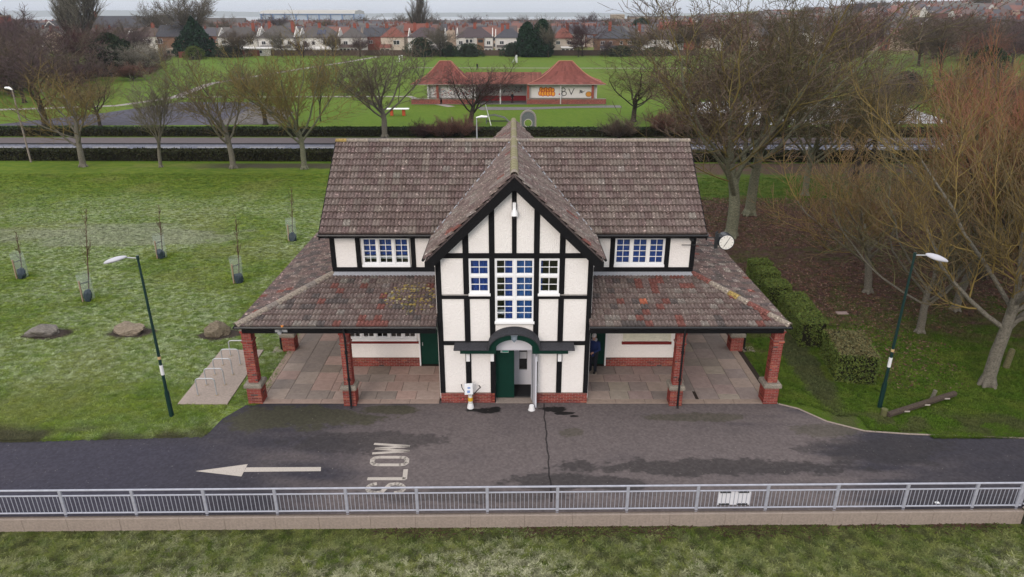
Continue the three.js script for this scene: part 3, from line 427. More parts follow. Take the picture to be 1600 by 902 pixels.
// beyond the field
const FT = [['poplar', -52, -372, 25.5, 8.5, 'grey', 'single tall poplar standing above the roofs beyond the shelter'], ['poplar', -168, -262, 34, 12, 'pale', 'huge poplar rising out of the picture on the left'], ['poplar', -176, -268, 27, 8, 'pale', 'smaller poplar leaning beside the huge one on the left'], ['far', -124, -258, 22.5, 17, 'grey', 'large domed bare tree behind the dark evergreen'], ['far2', -158, -300, 18.5, 19, 'grey', 'round pale-grey tree standing against the sea on the left'], ['far', -26, -238, 10.5, 9, 'grey', 'bare tree on the field edge in front of the white houses'], ['far', 13, -236, 11, 7, 'grey', 'bare tree beside the dark conifer pair'], ['far2', 26, -243, 12.5, 12, 'maroon', 'dark purple tree on the far field edge'], ['far2', 24, -238, 7, 8, 'maroon', 'dark bush below the purple tree on the field edge'], ['far', -98, -236, 9, 12, 'brown', 'brown tree before the white semi-detached house'], ['far2', 62, -250, 13, 14, 'brown', 'brown tree hiding the end of the white terrace'], ['far', 78, -240, 14, 16, 'red', 'reddish tree before the red gables'], ['far2', 95, -230, 15, 17, 'brown', 'brown tree on the far right of the field'], ['far', 112, -215, 14, 17, 'brown', 'second brown tree on the far right of the field'], ['far2', 128, -240, 15, 18, 'maroon', 'dark maroon tree below the right-hand rooftops'], ['far', 145, -225, 14, 18, 'brown', 'brown tree below the two white-barged gables'], ['far2', 160, -250, 13, 18, 'maroon', 'maroon trees massed below the white rendered row'], ['far', 90, -170, 14, 15, 'red', 'reddish tree at the right side of the field'], ['far2', 104, -150, 14, 16, 'brown', 'brown tree beyond the skate park'], ['far', 72, -135, 12, 13, 'purple', 'purple-brown tree behind the skate park'], ['far2', -75, -236, 6, 8, 'maroon', 'small maroon tree before the white bungalow extension'], ['far', -55, -238, 7, 7, 'purple', 'small purple tree by the red-roofed cream house']];
FT.push(['far', -132, -232, 9, 12, 'purple', 'purple-brown tree at the field corner left of the dark conifer'], ['far2', -142, -245, 12, 15, 'brown', 'brown tree hiding the white-gabled house'], ['far', -66, -243, 8, 8, 'brown', 'small brown tree before the narrow white house'], ['far2', -84, -240, 9, 10, 'grey', 'grey tree before the long grey hipped roof'], ['far', 47, -244, 9, 10, 'brown', 'brown tree before the small red-banded house'], ['far2', 34, -241, 6, 7, 'purple', 'purple shrub-like tree left of the blue slate house'], ['far', 70, -252, 12, 13, 'purple', 'purple-brown tree left of the twin red gables'], ['far2', 86, -262, 14, 16, 'grey', 'grey-brown tree behind the reddish tree on the field edge'], ['far', 120, -275, 15, 18, 'brown', 'tall brown tree before the white-walled block'], ['far2', 175, -275, 14, 20, 'purple', 'purple-brown tree before the left white-barged gable'], ['far', 200, -292, 14, 20, 'brown', 'brown tree before the right white-barged gable'], ['far2', 222, -300, 13, 20, 'maroon', 'maroon-brown tree below the white rendered row']);
FT.push(['far', 122, -192, 12, 15, 'brown', 'brown field-edge tree straight behind the dark evergreen bush beyond the skate park'], ['far2', 137, -206, 13, 17, 'maroon', 'maroon tree in the right-hand belt, first behind the brown field-edge one'], ['far', 152, -216, 13, 17, 'brown', 'brown tree in the middle of the right-hand tree belt'], ['far2', 168, -226, 13, 18, 'purple', 'purple-brown tree of the right-hand belt below the first white-barged gable'], ['far', 186, -236, 13, 18, 'maroon', 'maroon tree of the right-hand belt below the red-gabled house'], ['far2', 143, -182, 11, 14, 'purple', 'lower purple tree at the near side of the right-hand belt'], ['far', 163, -194, 11, 15, 'brown', 'lower brown tree at the near side of the right-hand belt'], ['far2', 182, -208, 12, 16, 'red', 'reddish tree near the right end of the belt'], ['far', 118, -160, 10, 12, 'red', 'reddish tree standing forward of the right-hand belt']);
FT.forEach((q, k) => tree(q[0] === 'poplar' ? 'poplar_tree' : 'bare_tree', q[6], q[0], q[1], q[2], q[3], q[4], TW[q[5]], MT.barkdark, k * 1.1, 'trees beyond the playing field'));
tree(bt, 'mossy trunk with a dark bent top standing directly behind the right-hand street lamp', 'sparse', 19.35, -6.3, 8.6, 7.5, TW.darkolive, MT.barkgrey, 2.4, RG);
// ------------------------------------------------------------------ evergreens and hedges: clouds of leaf sprays round a dark core
function sprays(seed, n, pick, size, flatten = 1) {
  const r = rng(seed), b = nb(true);
  for (let k = 0; k < n; k++) {
    const q = pick(r), a = r() * 6.28, t = Math.acos(2 * r() - 1), nx = Math.sin(t) * Math.cos(a), ny = Math.cos(t) * flatten, nz = Math.sin(t) * Math.sin(a);
    const u = V(nx, ny, nz).normalize(), w = u.clone().cross(V(r() - 0.5, r() - 0.5, r() - 0.5)).normalize(), s = size * (0.6 + r() * 0.8), g = 0.7 + r() * 0.6; b.color([g * (0.9 + r() * 0.3), g, g * 0.9]);
    const P = (i, j) => [q[0] + u.x * i * s + w.x * j * s, q[1] + u.y * i * s + w.y * j * s, q[2] + u.z * i * s + w.z * j * s];
    b.poly([P(-1, 0), P(0, -0.4), P(1, 0), P(0, 0.4)]);
  }
  return b.build();
}
const leafM = (r, g, b) => std(r, g, b, 0.85, { vertexColors: true, side: THREE.DoubleSide });
const LF = { yew: leafM(0.010, 0.030, 0.016), dark: leafM(0.022, 0.035, 0.018), hedge: leafM(0.085, 0.12, 0.032), deadleaf: leafM(0.125, 0.12, 0.062), streethedge: leafM(0.028, 0.032, 0.014), gold: leafM(0.06, 0.085, 0.015), laurel: leafM(0.018, 0.036, 0.02) };
const ever = {};
function evergreen(name, label, shape, x, z, h, w, lf, seed, group) {
  const o = thing(name, label, shape === 'bush' ? 'bush' : 'evergreen tree', [x, hillY(x, z), z], seed, group), n = shape === 'bush' ? 1800 : 4200;
  const prof = shape === 'cone' ? y => (1 - Math.pow(y, 1.5)) * (0.75 + 0.25 * Math.min(1, y * 8)) : shape === 'bush' ? y => Math.sqrt(Math.max(0, 1 - Math.pow(y * 1.0, 2.4))) : y => Math.pow(Math.sin(Math.PI * clamp(y * 0.86 + 0.14)), 0.6);
  const rad = (y, a) => prof(y) * (0.55 + 0.85 * fbm(Math.cos(a) * 2 + seed * 7, y * 5 + Math.sin(a) * 2 + seed, 3));
  const f = mesh('foliage', sprays(seed, n, r => { const y = Math.pow(r(), shape === 'cone' ? 1.3 : 1), a = r() * 6.283, q = rad(y, a) * (0.72 + 0.34 * Math.sqrt(r())); return [Math.cos(a) * q * w / 2, y * h * (0.97 + 0.06 * r()) + 0.1, Math.sin(a) * q * w / 2]; }, Math.max(0.24, h * 0.045)), lf, o);
  const c = nb(), N = 9, pts = [], rr = []; for (let k = 0; k <= N; k++) { const y = k / N * 0.94; pts.push([0.02 * k, y * h, 0.01 * k]); rr.push(Math.max(0.05, prof(Math.max(0.03, y)) * w * 0.31)); } c.tube(pts, rr, 9); mesh('branches', c.build(), std(0.012, 0.014, 0.01, 1), o);
  mesh('trunk', nb().tube([[0, -0.1, 0], [0, h * 0.3, 0]], [0.28, 0.2], 7).build(), MT.barkdark, o); return o;
}
evergreen('conifer', 'large dark conifer in front of the domed bare tree', 'cone', -115.2, -240, 13.2, 14.5, LF.yew, 3);
evergreen('conifer', 'left one of two merged dark conifers on the far field edge', 'oval', 5.6, -238, 11.5, 7.5, LF.yew, 4, 'dark conifer pair');
evergreen('conifer', 'right one of two merged dark conifers on the far field edge', 'oval', 11.0, -238.5, 12.4, 8, LF.yew, 5, 'dark conifer pair');
evergreen('drooping_conifer', 'drooping dark evergreen at the edge of the left thicket', 'oval', -99.3, -155, 9.8, 10.5, LF.dark, 6);
const BU = [[-108, -222, 4.2, 7, 'gold', 'rounded golden-green bush by the dark conifer'], [-102, -238, 4, 14, 'dark', 'dark brown hedge-like bush right of the big conifer'], [-33, -240, 6.5, 12, 'laurel', 'dark round evergreen bush before the cream red-roofed house'], [-16, -241, 4.5, 12, 'laurel', 'dark evergreen bush below the purple-roofed house'], [-23.5, -241, 4.8, 8, 'laurel', 'dark evergreen bush beside the bare field-edge tree'], [0, -242, 4.6, 9, 'laurel', 'evergreen bush left of the conifer pair'], [40, -243, 3.6, 14, 'dark', 'long dark bush in front of the blue-slate brick house'], [53, -244, 3.2, 10, 'dark', 'dark clipped bush before the white terrace'], [105, -248, 8, 10, 'dark', 'dark evergreen below the right-hand rooftops'], [71, -105, 4.5, 7, 'dark', 'dark evergreen bush beyond the skate park'], [98, -125, 8, 9, 'dark', 'dark evergreen at the right amid reddish trees'], [-118, -210, 3, 5, 'dark', 'low dark bush on the left field edge'], [92.5, -500, 12, 17, 'laurel', 'tall dark evergreen on the skyline right of the shelter']];
BU.forEach((q, k) => evergreen('bush', q[5], k === 12 || k === 8 ? 'oval' : 'bush', q[0], q[1], q[2], q[3], LF[q[4]], 10 + k, 'bushes beyond the playing field'));
// clipped hedges
function hedge(name, label, L, W, H, x, z, turn, n, lf, size, seed, group, topM) {
  const o = thing(name, label, 'hedge', [x, 0, z], turn, group), w = q => 0.06 * (fbm(q * 2.1 + seed, seed * 3, 3) - 0.5) * 2;
  const core = new THREE.BoxGeometry(L - 0.1, H - 0.06, W - 0.1, Math.max(2, Math.round(L * 2)), 3, 3); core.translate(0, H / 2 - 0.03, 0); mesh('branches', core, std(0.014, 0.013, 0.009, 1), o);
  const at = (r, top) => { const A = top ? 1 : r() < (W / (W + L)) ? 2 : 0, s = r() < 0.5 ? -1 : 1, d = (r() - 0.62) * 0.10; let p; if (A === 1) { p = [(r() - 0.5) * L, H + d, (r() - 0.5) * W]; p[1] -= 0.05 * Math.pow(Math.max(Math.abs(p[0]) / L * 2, Math.abs(p[2]) / W * 2), 6); } else if (A === 0) p = [(r() - 0.5) * L, r() * H, s * (W / 2 + d)]; else p = [s * (L / 2 + d), r() * H, (r() - 0.5) * W]; const j = 1 + w(p[0] + p[2] * 1.7 + p[1]) * 1.2; return [p[0] * (A === 2 ? j : 1), p[1] * (A === 1 ? 1 + w(p[0] * 0.7 + p[2]) * 0.5 : 1), p[2] * (A === 0 ? j : 1)]; };
  const ft = W * L / (W * L + 2 * H * (W + L));
  mesh('foliage', sprays(seed, Math.round(n * (1 - ft)), r => at(r, false), size), lf, o); mesh('clipped_top', sprays(seed + 50, Math.round(n * ft * 1.25), r => at(r, true), size, 0.6), topM || lf, o); return o;
}
hedge('clipped_hedge', 'long low hedge along the near side of the street', 150, 1.7, 1.0, -30, -48.2, -0.012, 34000, LF.streethedge, 0.17, 201, 'street hedges');
hedge('clipped_hedge', 'long low hedge along the park side of the street', 170, 2.0, 0.95, -20, -63.6, -0.006, 34000, LF.streethedge, 0.17, 203, 'street hedges', LF.dark);
[[2.5, 1.55, 1.3, 14.2, -2.65, 1.40, 'nearest and widest clipped hedge block beside the lamp, with a bare patchy brown top', 9000], [3.7, 1.1, 1.3, 13.7, -6.5, 1.48, 'longest block of the clipped hedge row, in its middle', 9000], [1.15, 1.2, 1.25, 13.62, -9.7, 1.5, 'rounded clipped hedge block just behind the longest block', 5000], [1.1, 1.1, 1.25, 13.78, -11.6, 1.55, 'small clipped hedge block, second from the far end of the row', 5000], [0.95, 1.1, 1.2, 13.95, -13.2, 1.55, 'smallest clipped hedge block at the far end of the row', 4500]].forEach((q, k) => hedge('hedge_block', q[6], q[0], q[1], q[2], q[3], q[4], q[5], q[7], LF.hedge, 0.055, 301 + k, 'clipped hedge blocks right of the building', k ? null : LF.deadleaf));
// ------------------------------------------------------------------ the timbered building
const lodge = thing('timbered_building', 'black and white timbered building with brown tiled roofs and a brick-pillared veranda', 'building');
const GX = 0.05, WZ = -2.96;
const rnd = rng(4242);
// brickwork: a mortar core and real bricks on its four sides
function bricks(parent, x0, x1, y0, y1, z0, z1, o = {}) {
  const core = mesh(o.core || 'mortar', boxg(x0 + 0.012, x1 - 0.012, y0, y1 - 0.004, z0 + 0.012, z1 - 0.012), MT.mortar, parent), b = nb(true), ch = 0.075, n = Math.max(1, Math.round((y1 - y0) / ch)), h = (y1 - y0) / n;
  const face = (len, put) => { for (let r = 0; r < n; r++) { const m = Math.max(1, Math.round(len / 0.225)), bl = len / m, off = r % 2 ? bl / 2 : 0; for (let k = 0; k <= m; k++) { const a = Math.max(0, k * bl - off), e = Math.min(len, (k + 1) * bl - off); if (e - a < 0.03) continue; const t = rnd(), c = (o.tone || 1) * (0.75 + 0.5 * rnd()); b.color(t < 0.12 ? [0.2 * c, 0.045 * c, 0.04 * c] : t < 0.22 ? [0.36 * c, 0.11 * c, 0.07 * c] : t < 0.235 ? [0.09, 0.06, 0.06] : [0.29 * c, 0.06 * c, 0.048 * c]); put(a + 0.007, e - 0.007, y0 + r * h + 0.009, y0 + (r + 1) * h - 0.009, rnd() * 0.006); } } };
  face(x1 - x0, (a, e, p, q, d) => b.box(x0 + a, x0 + e, p, q, z1 - 0.05, z1 + d - 0.003)); if (!o.front) { face(x1 - x0, (a, e, p, q, d) => b.box(x0 + a, x0 + e, p, q, z0 - d + 0.003, z0 + 0.05));
  face(z1 - z0, (a, e, p, q, d) => b.box(x1 - 0.05, x1 + d - 0.003, p, q, z0 + a, z0 + e)); face(z1 - z0, (a, e, p, q, d) => b.box(x0 - d + 0.003, x0 + 0.05, p, q, z0 + a, z0 + e)); }
  tag(mesh('brick', b.build(), MT.brick, parent), null, null, null, 'stuff'); return core;
}
// --- structural walls, with real openings
const rect = (x0, x1, y0, y1) => [[x0, y0], [x1, y0], [x1, y1], [x0, y1]];
const WIN = { L: [-1.59, -0.83, 4.50, 5.93], C: [-0.65, 0.78, 3.38, 5.93], R: [0.93, 1.69, 4.50, 5.93], WL: [-6.05, -4.15, 4.55, 5.78], WR: [4.10, 6.10, 4.55, 5.78], GL: [-6.95, -4.05, 1.22, 2.62] };
{
  const g = nb(), hole = k => rect(...WIN[k]).slice().reverse();
  g.prism([[GX - 2.77, 0], [-0.68, 0], [-0.68, 2.30], [0.80, 2.30], [0.80, 0], [GX + 2.77, 0], [GX + 2.77, 6.25], [GX, 8.8], [GX - 2.77, 6.25]], -0.27, -0.03, [hole('L'), hole('C'), hole('R')]);
  mesh('wall', g.build(), MT.wallcore, lodge);
  mesh('wall', nb().prism([[-7.28, 0], [-3.96, 0], [-3.96, 2.08], [-3.0, 2.08], [-3.0, 0], [GX - 2.77, 0], [GX - 2.77, 6.05], [-7.28, 6.05]], WZ - 0.25, WZ - 0.03, [hole('WL'), hole('GL')]).build(), MT.wallcore, lodge);
  mesh('wall', nb().prism([[GX + 2.77, 0], [3.0, 0], [3.0, 2.08], [3.96, 2.08], [3.96, 0], [7.28, 0], [7.28, 6.05], [GX + 2.77, 6.05]], WZ - 0.25, WZ - 0.03, [hole('WR')]).build(), MT.wallcore, lodge);
  for (const q of [-1, 1]) mesh('wall', boxg(GX + q * 2.77 - 0.12, GX + q * 2.77 + 0.12, 0, 6.2, WZ - 0.03, -0.275), MT.plaster, lodge);
  mesh('wall', boxg(-7.28, 7.28, 0, 6.05, -9.84, -9.6), MT.plaster, lodge);
  for (const q of [-1, 1]) { const e = nb(); e.mat(new THREE.Matrix4().makeBasis(V(0, 0, -1), V(0, 1, 0), V(1, 0, 0)).setPosition(q * 7.16, 0, 0)); e.prism([[3.215, 0], [9.595, 0], [9.595, 6.05], [6.4, 8.7], [3.215, 6.05]], -0.115, 0.115); mesh('wall', e.build(), MT.plaster, lodge); }
  const fl = nb(); fl.box(-7.0, 7.0, -0.1, 0.03, -9.58, WZ - 0.26); fl.box(-7.0, 7.0, 2.86, 3.0, -9.58, WZ - 0.26); fl.box(-2.6, 2.7, 2.86, 3.0, WZ - 0.255, -0.9); fl.box(-2.6, 2.7, -0.1, 0.028, WZ - 0.255, -0.28); mesh('floor', fl.build(), MT.inner, lodge);
}
// --- plaster panels and black timbers
function panel(pts, z) { const b = nb(); b.prism(pts, z - 0.03, z + 0.004); mesh('plaster_panel', b.build(), MT.plaster, lodge); }
function timber(x0, x1, y0, y1, z, d = 0.045) { mesh('timber', nb().bbox(x0, x1, y0, y1, z - 0.032, z + d, 0.012).build(), MT.timber, lodge); }
const TI = 0.004;
const yt = x => 8.60 - 0.97 * Math.abs(x - GX);
for (const [x0, x1] of [[-2.60, -1.79], [-1.58, -0.85], [0.95, 1.67], [1.87, 2.71]]) { panel(rect(x0 + TI, x1 - TI, 0.445, 2.487), 0); panel(rect(x0 + TI, x1 - TI, 2.655, 4.365), 0); }
panel(rect(-2.596, -1.794, 4.555, 5.945), 0); panel(rect(1.874, 2.706, 4.555, 5.945), 0); panel(rect(-0.645, 0.775, 2.655, 3.30), 0);
{ const xs = [[-2.33, -1.79], [-1.58, -0.85], [-0.65, -0.03], [0.13, 0.75], [0.95, 1.67], [1.87, 2.43]]; for (const [a, b] of xs) { const x0 = a + TI, x1 = b - TI; panel([[x0, 6.135], [x1, 6.135], [x1, Math.max(6.14, yt(x1))], [x0, Math.max(6.14, yt(x0))]], 0); } }
timber(GX - 2.84, -2.60, 0.43, 6.13, 0, 0.05); timber(2.71, GX + 2.84, 0.43, 6.13, 0, 0.05);
for (const [a, b] of [[-1.79, -1.58], [0, 0], [0, 0], [1.67, 1.87]]) if (a !== b) { timber(a, b, 0.43, 2.487, 0); timber(a, b, 2.653, 4.367, 0); timber(a, b, 4.553, 5.947, 0); timber(a, b, 6.133, yt((a + b) / 2) - 0.05, 0); }
for (const [a, b] of [[-0.85, -0.655], [0.755, 0.95]]) { timber(a, b, 0.0, 2.487, 0); timber(a, b, 2.653, 5.947, 0); timber(a, b, 6.133, yt((a + b) / 2) - 0.05, 0); }
timber(-0.03, 0.13, 6.133, 8.5, 0);
timber(-2.6, 2.71, 5.95, 6.13, 0, 0.055); timber(-2.598, -0.852, 4.37, 4.49, 0, 0.05); timber(0.952, 2.708, 4.37, 4.49, 0, 0.05); timber(-2.598, -0.852, 2.49, 2.65, 0, 0.05); timber(0.952, 2.708, 2.49, 2.65, 0, 0.05);
for (const s of [-1, 1]) {                                  // wings, upper storey
  const X = (a, b) => s < 0 ? [-b, -a] : [a, b], tb = (a, b, y0, y1, d) => timber(...X(a, b), y0, y1, WZ, d), pn = (a, b, y0, y1) => { const q = X(a, b); panel(rect(q[0] + TI, q[1] - TI, y0, y1), WZ); };
  tb(2.86, 7.3, 4.22, 4.52, 0.06); tb(2.86, 7.3, 5.80, 6.04, 0.06); tb(7.13, 7.32, 4.522, 5.798); tb(6.12, 6.30, 4.522, 5.798); tb(3.91, 4.09, 4.522, 5.798);
  pn(6.30, 7.13, 4.525, 5.795); pn(2.84, 3.91, 4.525, 5.795);
  const q = X(2.84, 7.28);                                   // ground storey plaster
  if (s < 0) { panel(rect(-7.28, -6.97, 0.42, 3.3), WZ); panel(rect(-4.03, -3.97, 0.42, 3.3), WZ); panel(rect(-6.966, -4.034, 0.42, 1.09), WZ); panel(rect(-6.966, -4.034, 2.63, 3.3), WZ); mesh('sill_band', nb().bbox(-7.0, -3.98, 1.095, 1.19, WZ - 0.02, WZ + 0.07).build(), MT.red, lodge); }
  else { panel(rect(3.99, 7.28, 0.42, 3.3), WZ); mesh('sill_band', nb().bbox(4.62, 6.72, 1.06, 1.18, WZ + 0.005, WZ + 0.08).build(), MT.red, lodge); }
  bricks(lodge, ...X(3.98, 7.28), 0.0, 0.41, WZ - 0.1, WZ + 0.05, { core: 'brick_plinth', front: true });
  // side doors
  const d = mesh('side_door', nb().bbox(...X(3.03, 3.93), 0.04, 2.05, WZ - 0.14, WZ - 0.08).build(), MT.green, lodge); mesh('handle', nb().box(...(s < 0 ? [-3.85, -3.82] : [3.1, 3.13]), 0.95, 1.1, WZ - 0.08, WZ - 0.03).build(), MT.galv, d);
  const f = nb(); f.box(...X(2.99, 3.03), 0.02, 2.1, WZ - 0.15, WZ + 0.02); f.box(...X(3.93, 3.985), 0.02, 2.1, WZ - 0.15, WZ + 0.03); mesh('door_frame', f.build(), MT.white, lodge);
}
{ const sh = mesh('roller_shutter', boxg(4.72, 6.62, 1.2, 2.6, WZ + 0.004, WZ + 0.02), MT.cream, lodge); for (let k = 0; k < 12; k++) mesh('slat', nb().bbox(4.74, 6.60, 1.21 + k * 0.115, 1.315 + k * 0.115, WZ + 0.018, WZ + 0.034, 0.008).build(), MT.cream, sh); const g = nb(); g.box(4.66, 4.72, 1.19, 2.62, WZ + 0.004, WZ + 0.05); g.box(6.62, 6.68, 1.19, 2.62, WZ + 0.004, WZ + 0.05); mesh('guide_rail', g.build(), MT.cream, sh); }
bricks(lodge, GX - 2.83, -0.69, 0, 0.425, -0.2, 0.05, { core: 'brick_plinth', front: true }); bricks(lodge, 0.83, GX + 2.83, 0, 0.425, -0.2, 0.05, { core: 'brick_plinth', front: true });
// --- windows: frame, glazing bars, panes, curtains
const FM = MT.white;
function windowAt(label, [x0, x1, y0, y1], z, cols, tiers, nx, sill, curt) {
  const w = mesh('window', nb().prism(rect(x0, x1, y0, y1), z - 0.10, z + 0.015, []).build(), FM, lodge); w.geometry.dispose();
  const fr = nb(), ix = (x1 - x0) / cols, lights = []; let yy = y1; const tot = tiers.reduce((a, q) => a + q + 0.55, 0);
  const yb = sill ? y0 + 0.10 : y0 + 0.03, H = y1 - yb;
  const ys = [y1]; tiers.forEach(q => { yy -= H * (q + 0.55) / tot; ys.push(yy); });
  for (let c = 0; c <= cols; c++) { const x = x0 + c * ix, e = 0.04; fr.bbox(Math.max(x0, x - e), Math.min(x1, x + e), yb, y1, z - 0.1, z + 0.035, 0.008); }
  ys.forEach(y => { const e = 0.04; for (let c = 0; c < cols; c++) fr.bbox(x0 + c * ix + 0.041 - (c ? 0 : 0), x0 + (c + 1) * ix - 0.041, Math.max(yb, y - e), Math.min(y1, y + e), z - 0.1, z + 0.032, 0.008); });
  w.geometry = fr.build();
  if (sill) mesh('sill', nb().bbox(x0 - 0.02, x1 + 0.02, y0, yb - 0.002, z - 0.1, z + 0.10, 0.012).build(), FM, w);
  for (let c = 0; c < cols; c++) for (let t = 0; t < tiers.length; t++) {
    const a = x0 + c * ix + 0.042, b = x0 + (c + 1) * ix - 0.042, p = ys[t + 1] + 0.042, q = ys[t] - 0.042, m = 0.038;
    const cas = nb(); cas.bbox(a, a + m, p, q, z - 0.06, z + 0.01, 0.006); cas.bbox(b - m, b, p, q, z - 0.06, z + 0.01, 0.006); cas.bbox(a + m, b - m, p, p + m, z - 0.06, z + 0.008, 0.006); cas.bbox(a + m, b - m, q - m, q, z - 0.06, z + 0.008, 0.006);
    const ny = tiers[t], gx = (b - a - 2 * m) / nx, gy = (q - p - 2 * m) / ny, B0 = 0.011;
    for (let k = 1; k < nx; k++) cas.box(a + m + k * gx - B0, a + m + k * gx + B0, p + m, q - m, z - 0.045, z - 0.006);
    for (let k = 1; k < ny; k++) cas.box(a + m, b - m, p + m + k * gy - B0, p + m + k * gy + B0, z - 0.047, z - 0.009);
    mesh('casement', cas.build(), FM, w);
    for (let i = 0; i < nx; i++) for (let j = 0; j < ny; j++) mesh('pane', boxg(a + m + i * gx + 0.004, a + m + (i + 1) * gx - 0.004, p + m + j * gy + 0.004, p + m + (j + 1) * gy - 0.004, z - 0.032, z - 0.026), MT.glass, w);
  }
  for (const [a, b, y, m] of curt || []) mesh('curtain', drape(a, b, y ?? y0 - 0.05, y1 + 0.02, z - 0.17), MT[m || 'curtain'], w);
  if (label) w.userData.label = label; return w;
}
function drape(x0, x1, y0, y1, z) { const b = nb(), n = Math.max(8, Math.round((x1 - x0) / 0.02)), f = x => z + 0.018 * Math.sin(x * 52) + 0.012 * Math.sin(x * 23 + 1); for (let k = 0; k < n; k++) { const a = x0 + (x1 - x0) * k / n, e = x0 + (x1 - x0) * (k + 1) / n; b.poly([[a, y0, f(a)], [e, y0, f(e)], [e, y1, f(e)], [a, y1, f(a)]]); } return b.build(); }
windowAt('small left gable window with drawn blue curtains', WIN.L, 0, 1, [2, 2], 2, true, [[-1.62, -0.80]]);
windowAt('tall central gable window, its right half curtained in blue', WIN.C, 0, 2, [2, 3, 3], 2, true, [[-0.28, 0.02], [0.03, 0.80, null, 'curtain2']]);
windowAt('small right gable window with the curtain pulled to its left edge', WIN.R, 0, 1, [2, 2], 2, true, [[0.9, 1.08]]);
windowAt('left wing window with half-lowered blue curtains', WIN.WL, WZ, 3, [4], 2, true, [[-6.1, -4.1, 5.0]]); mesh('window_blind', boxg(-6.05, -4.15, 4.84, 4.97, WZ - 0.16, WZ - 0.15), MT.blind, lodge);
windowAt('right wing window with drawn blue curtains', WIN.WR, WZ, 3, [4], 2, true, [[4.05, 6.15]]);
windowAt('wide ground-floor window under the veranda', WIN.GL, WZ, 5, [3], 2, true);
mesh('window_ledge_box', boxg(-0.55, -0.05, 3.62, 3.78, -0.42, -0.3), MT.blind, lodge);
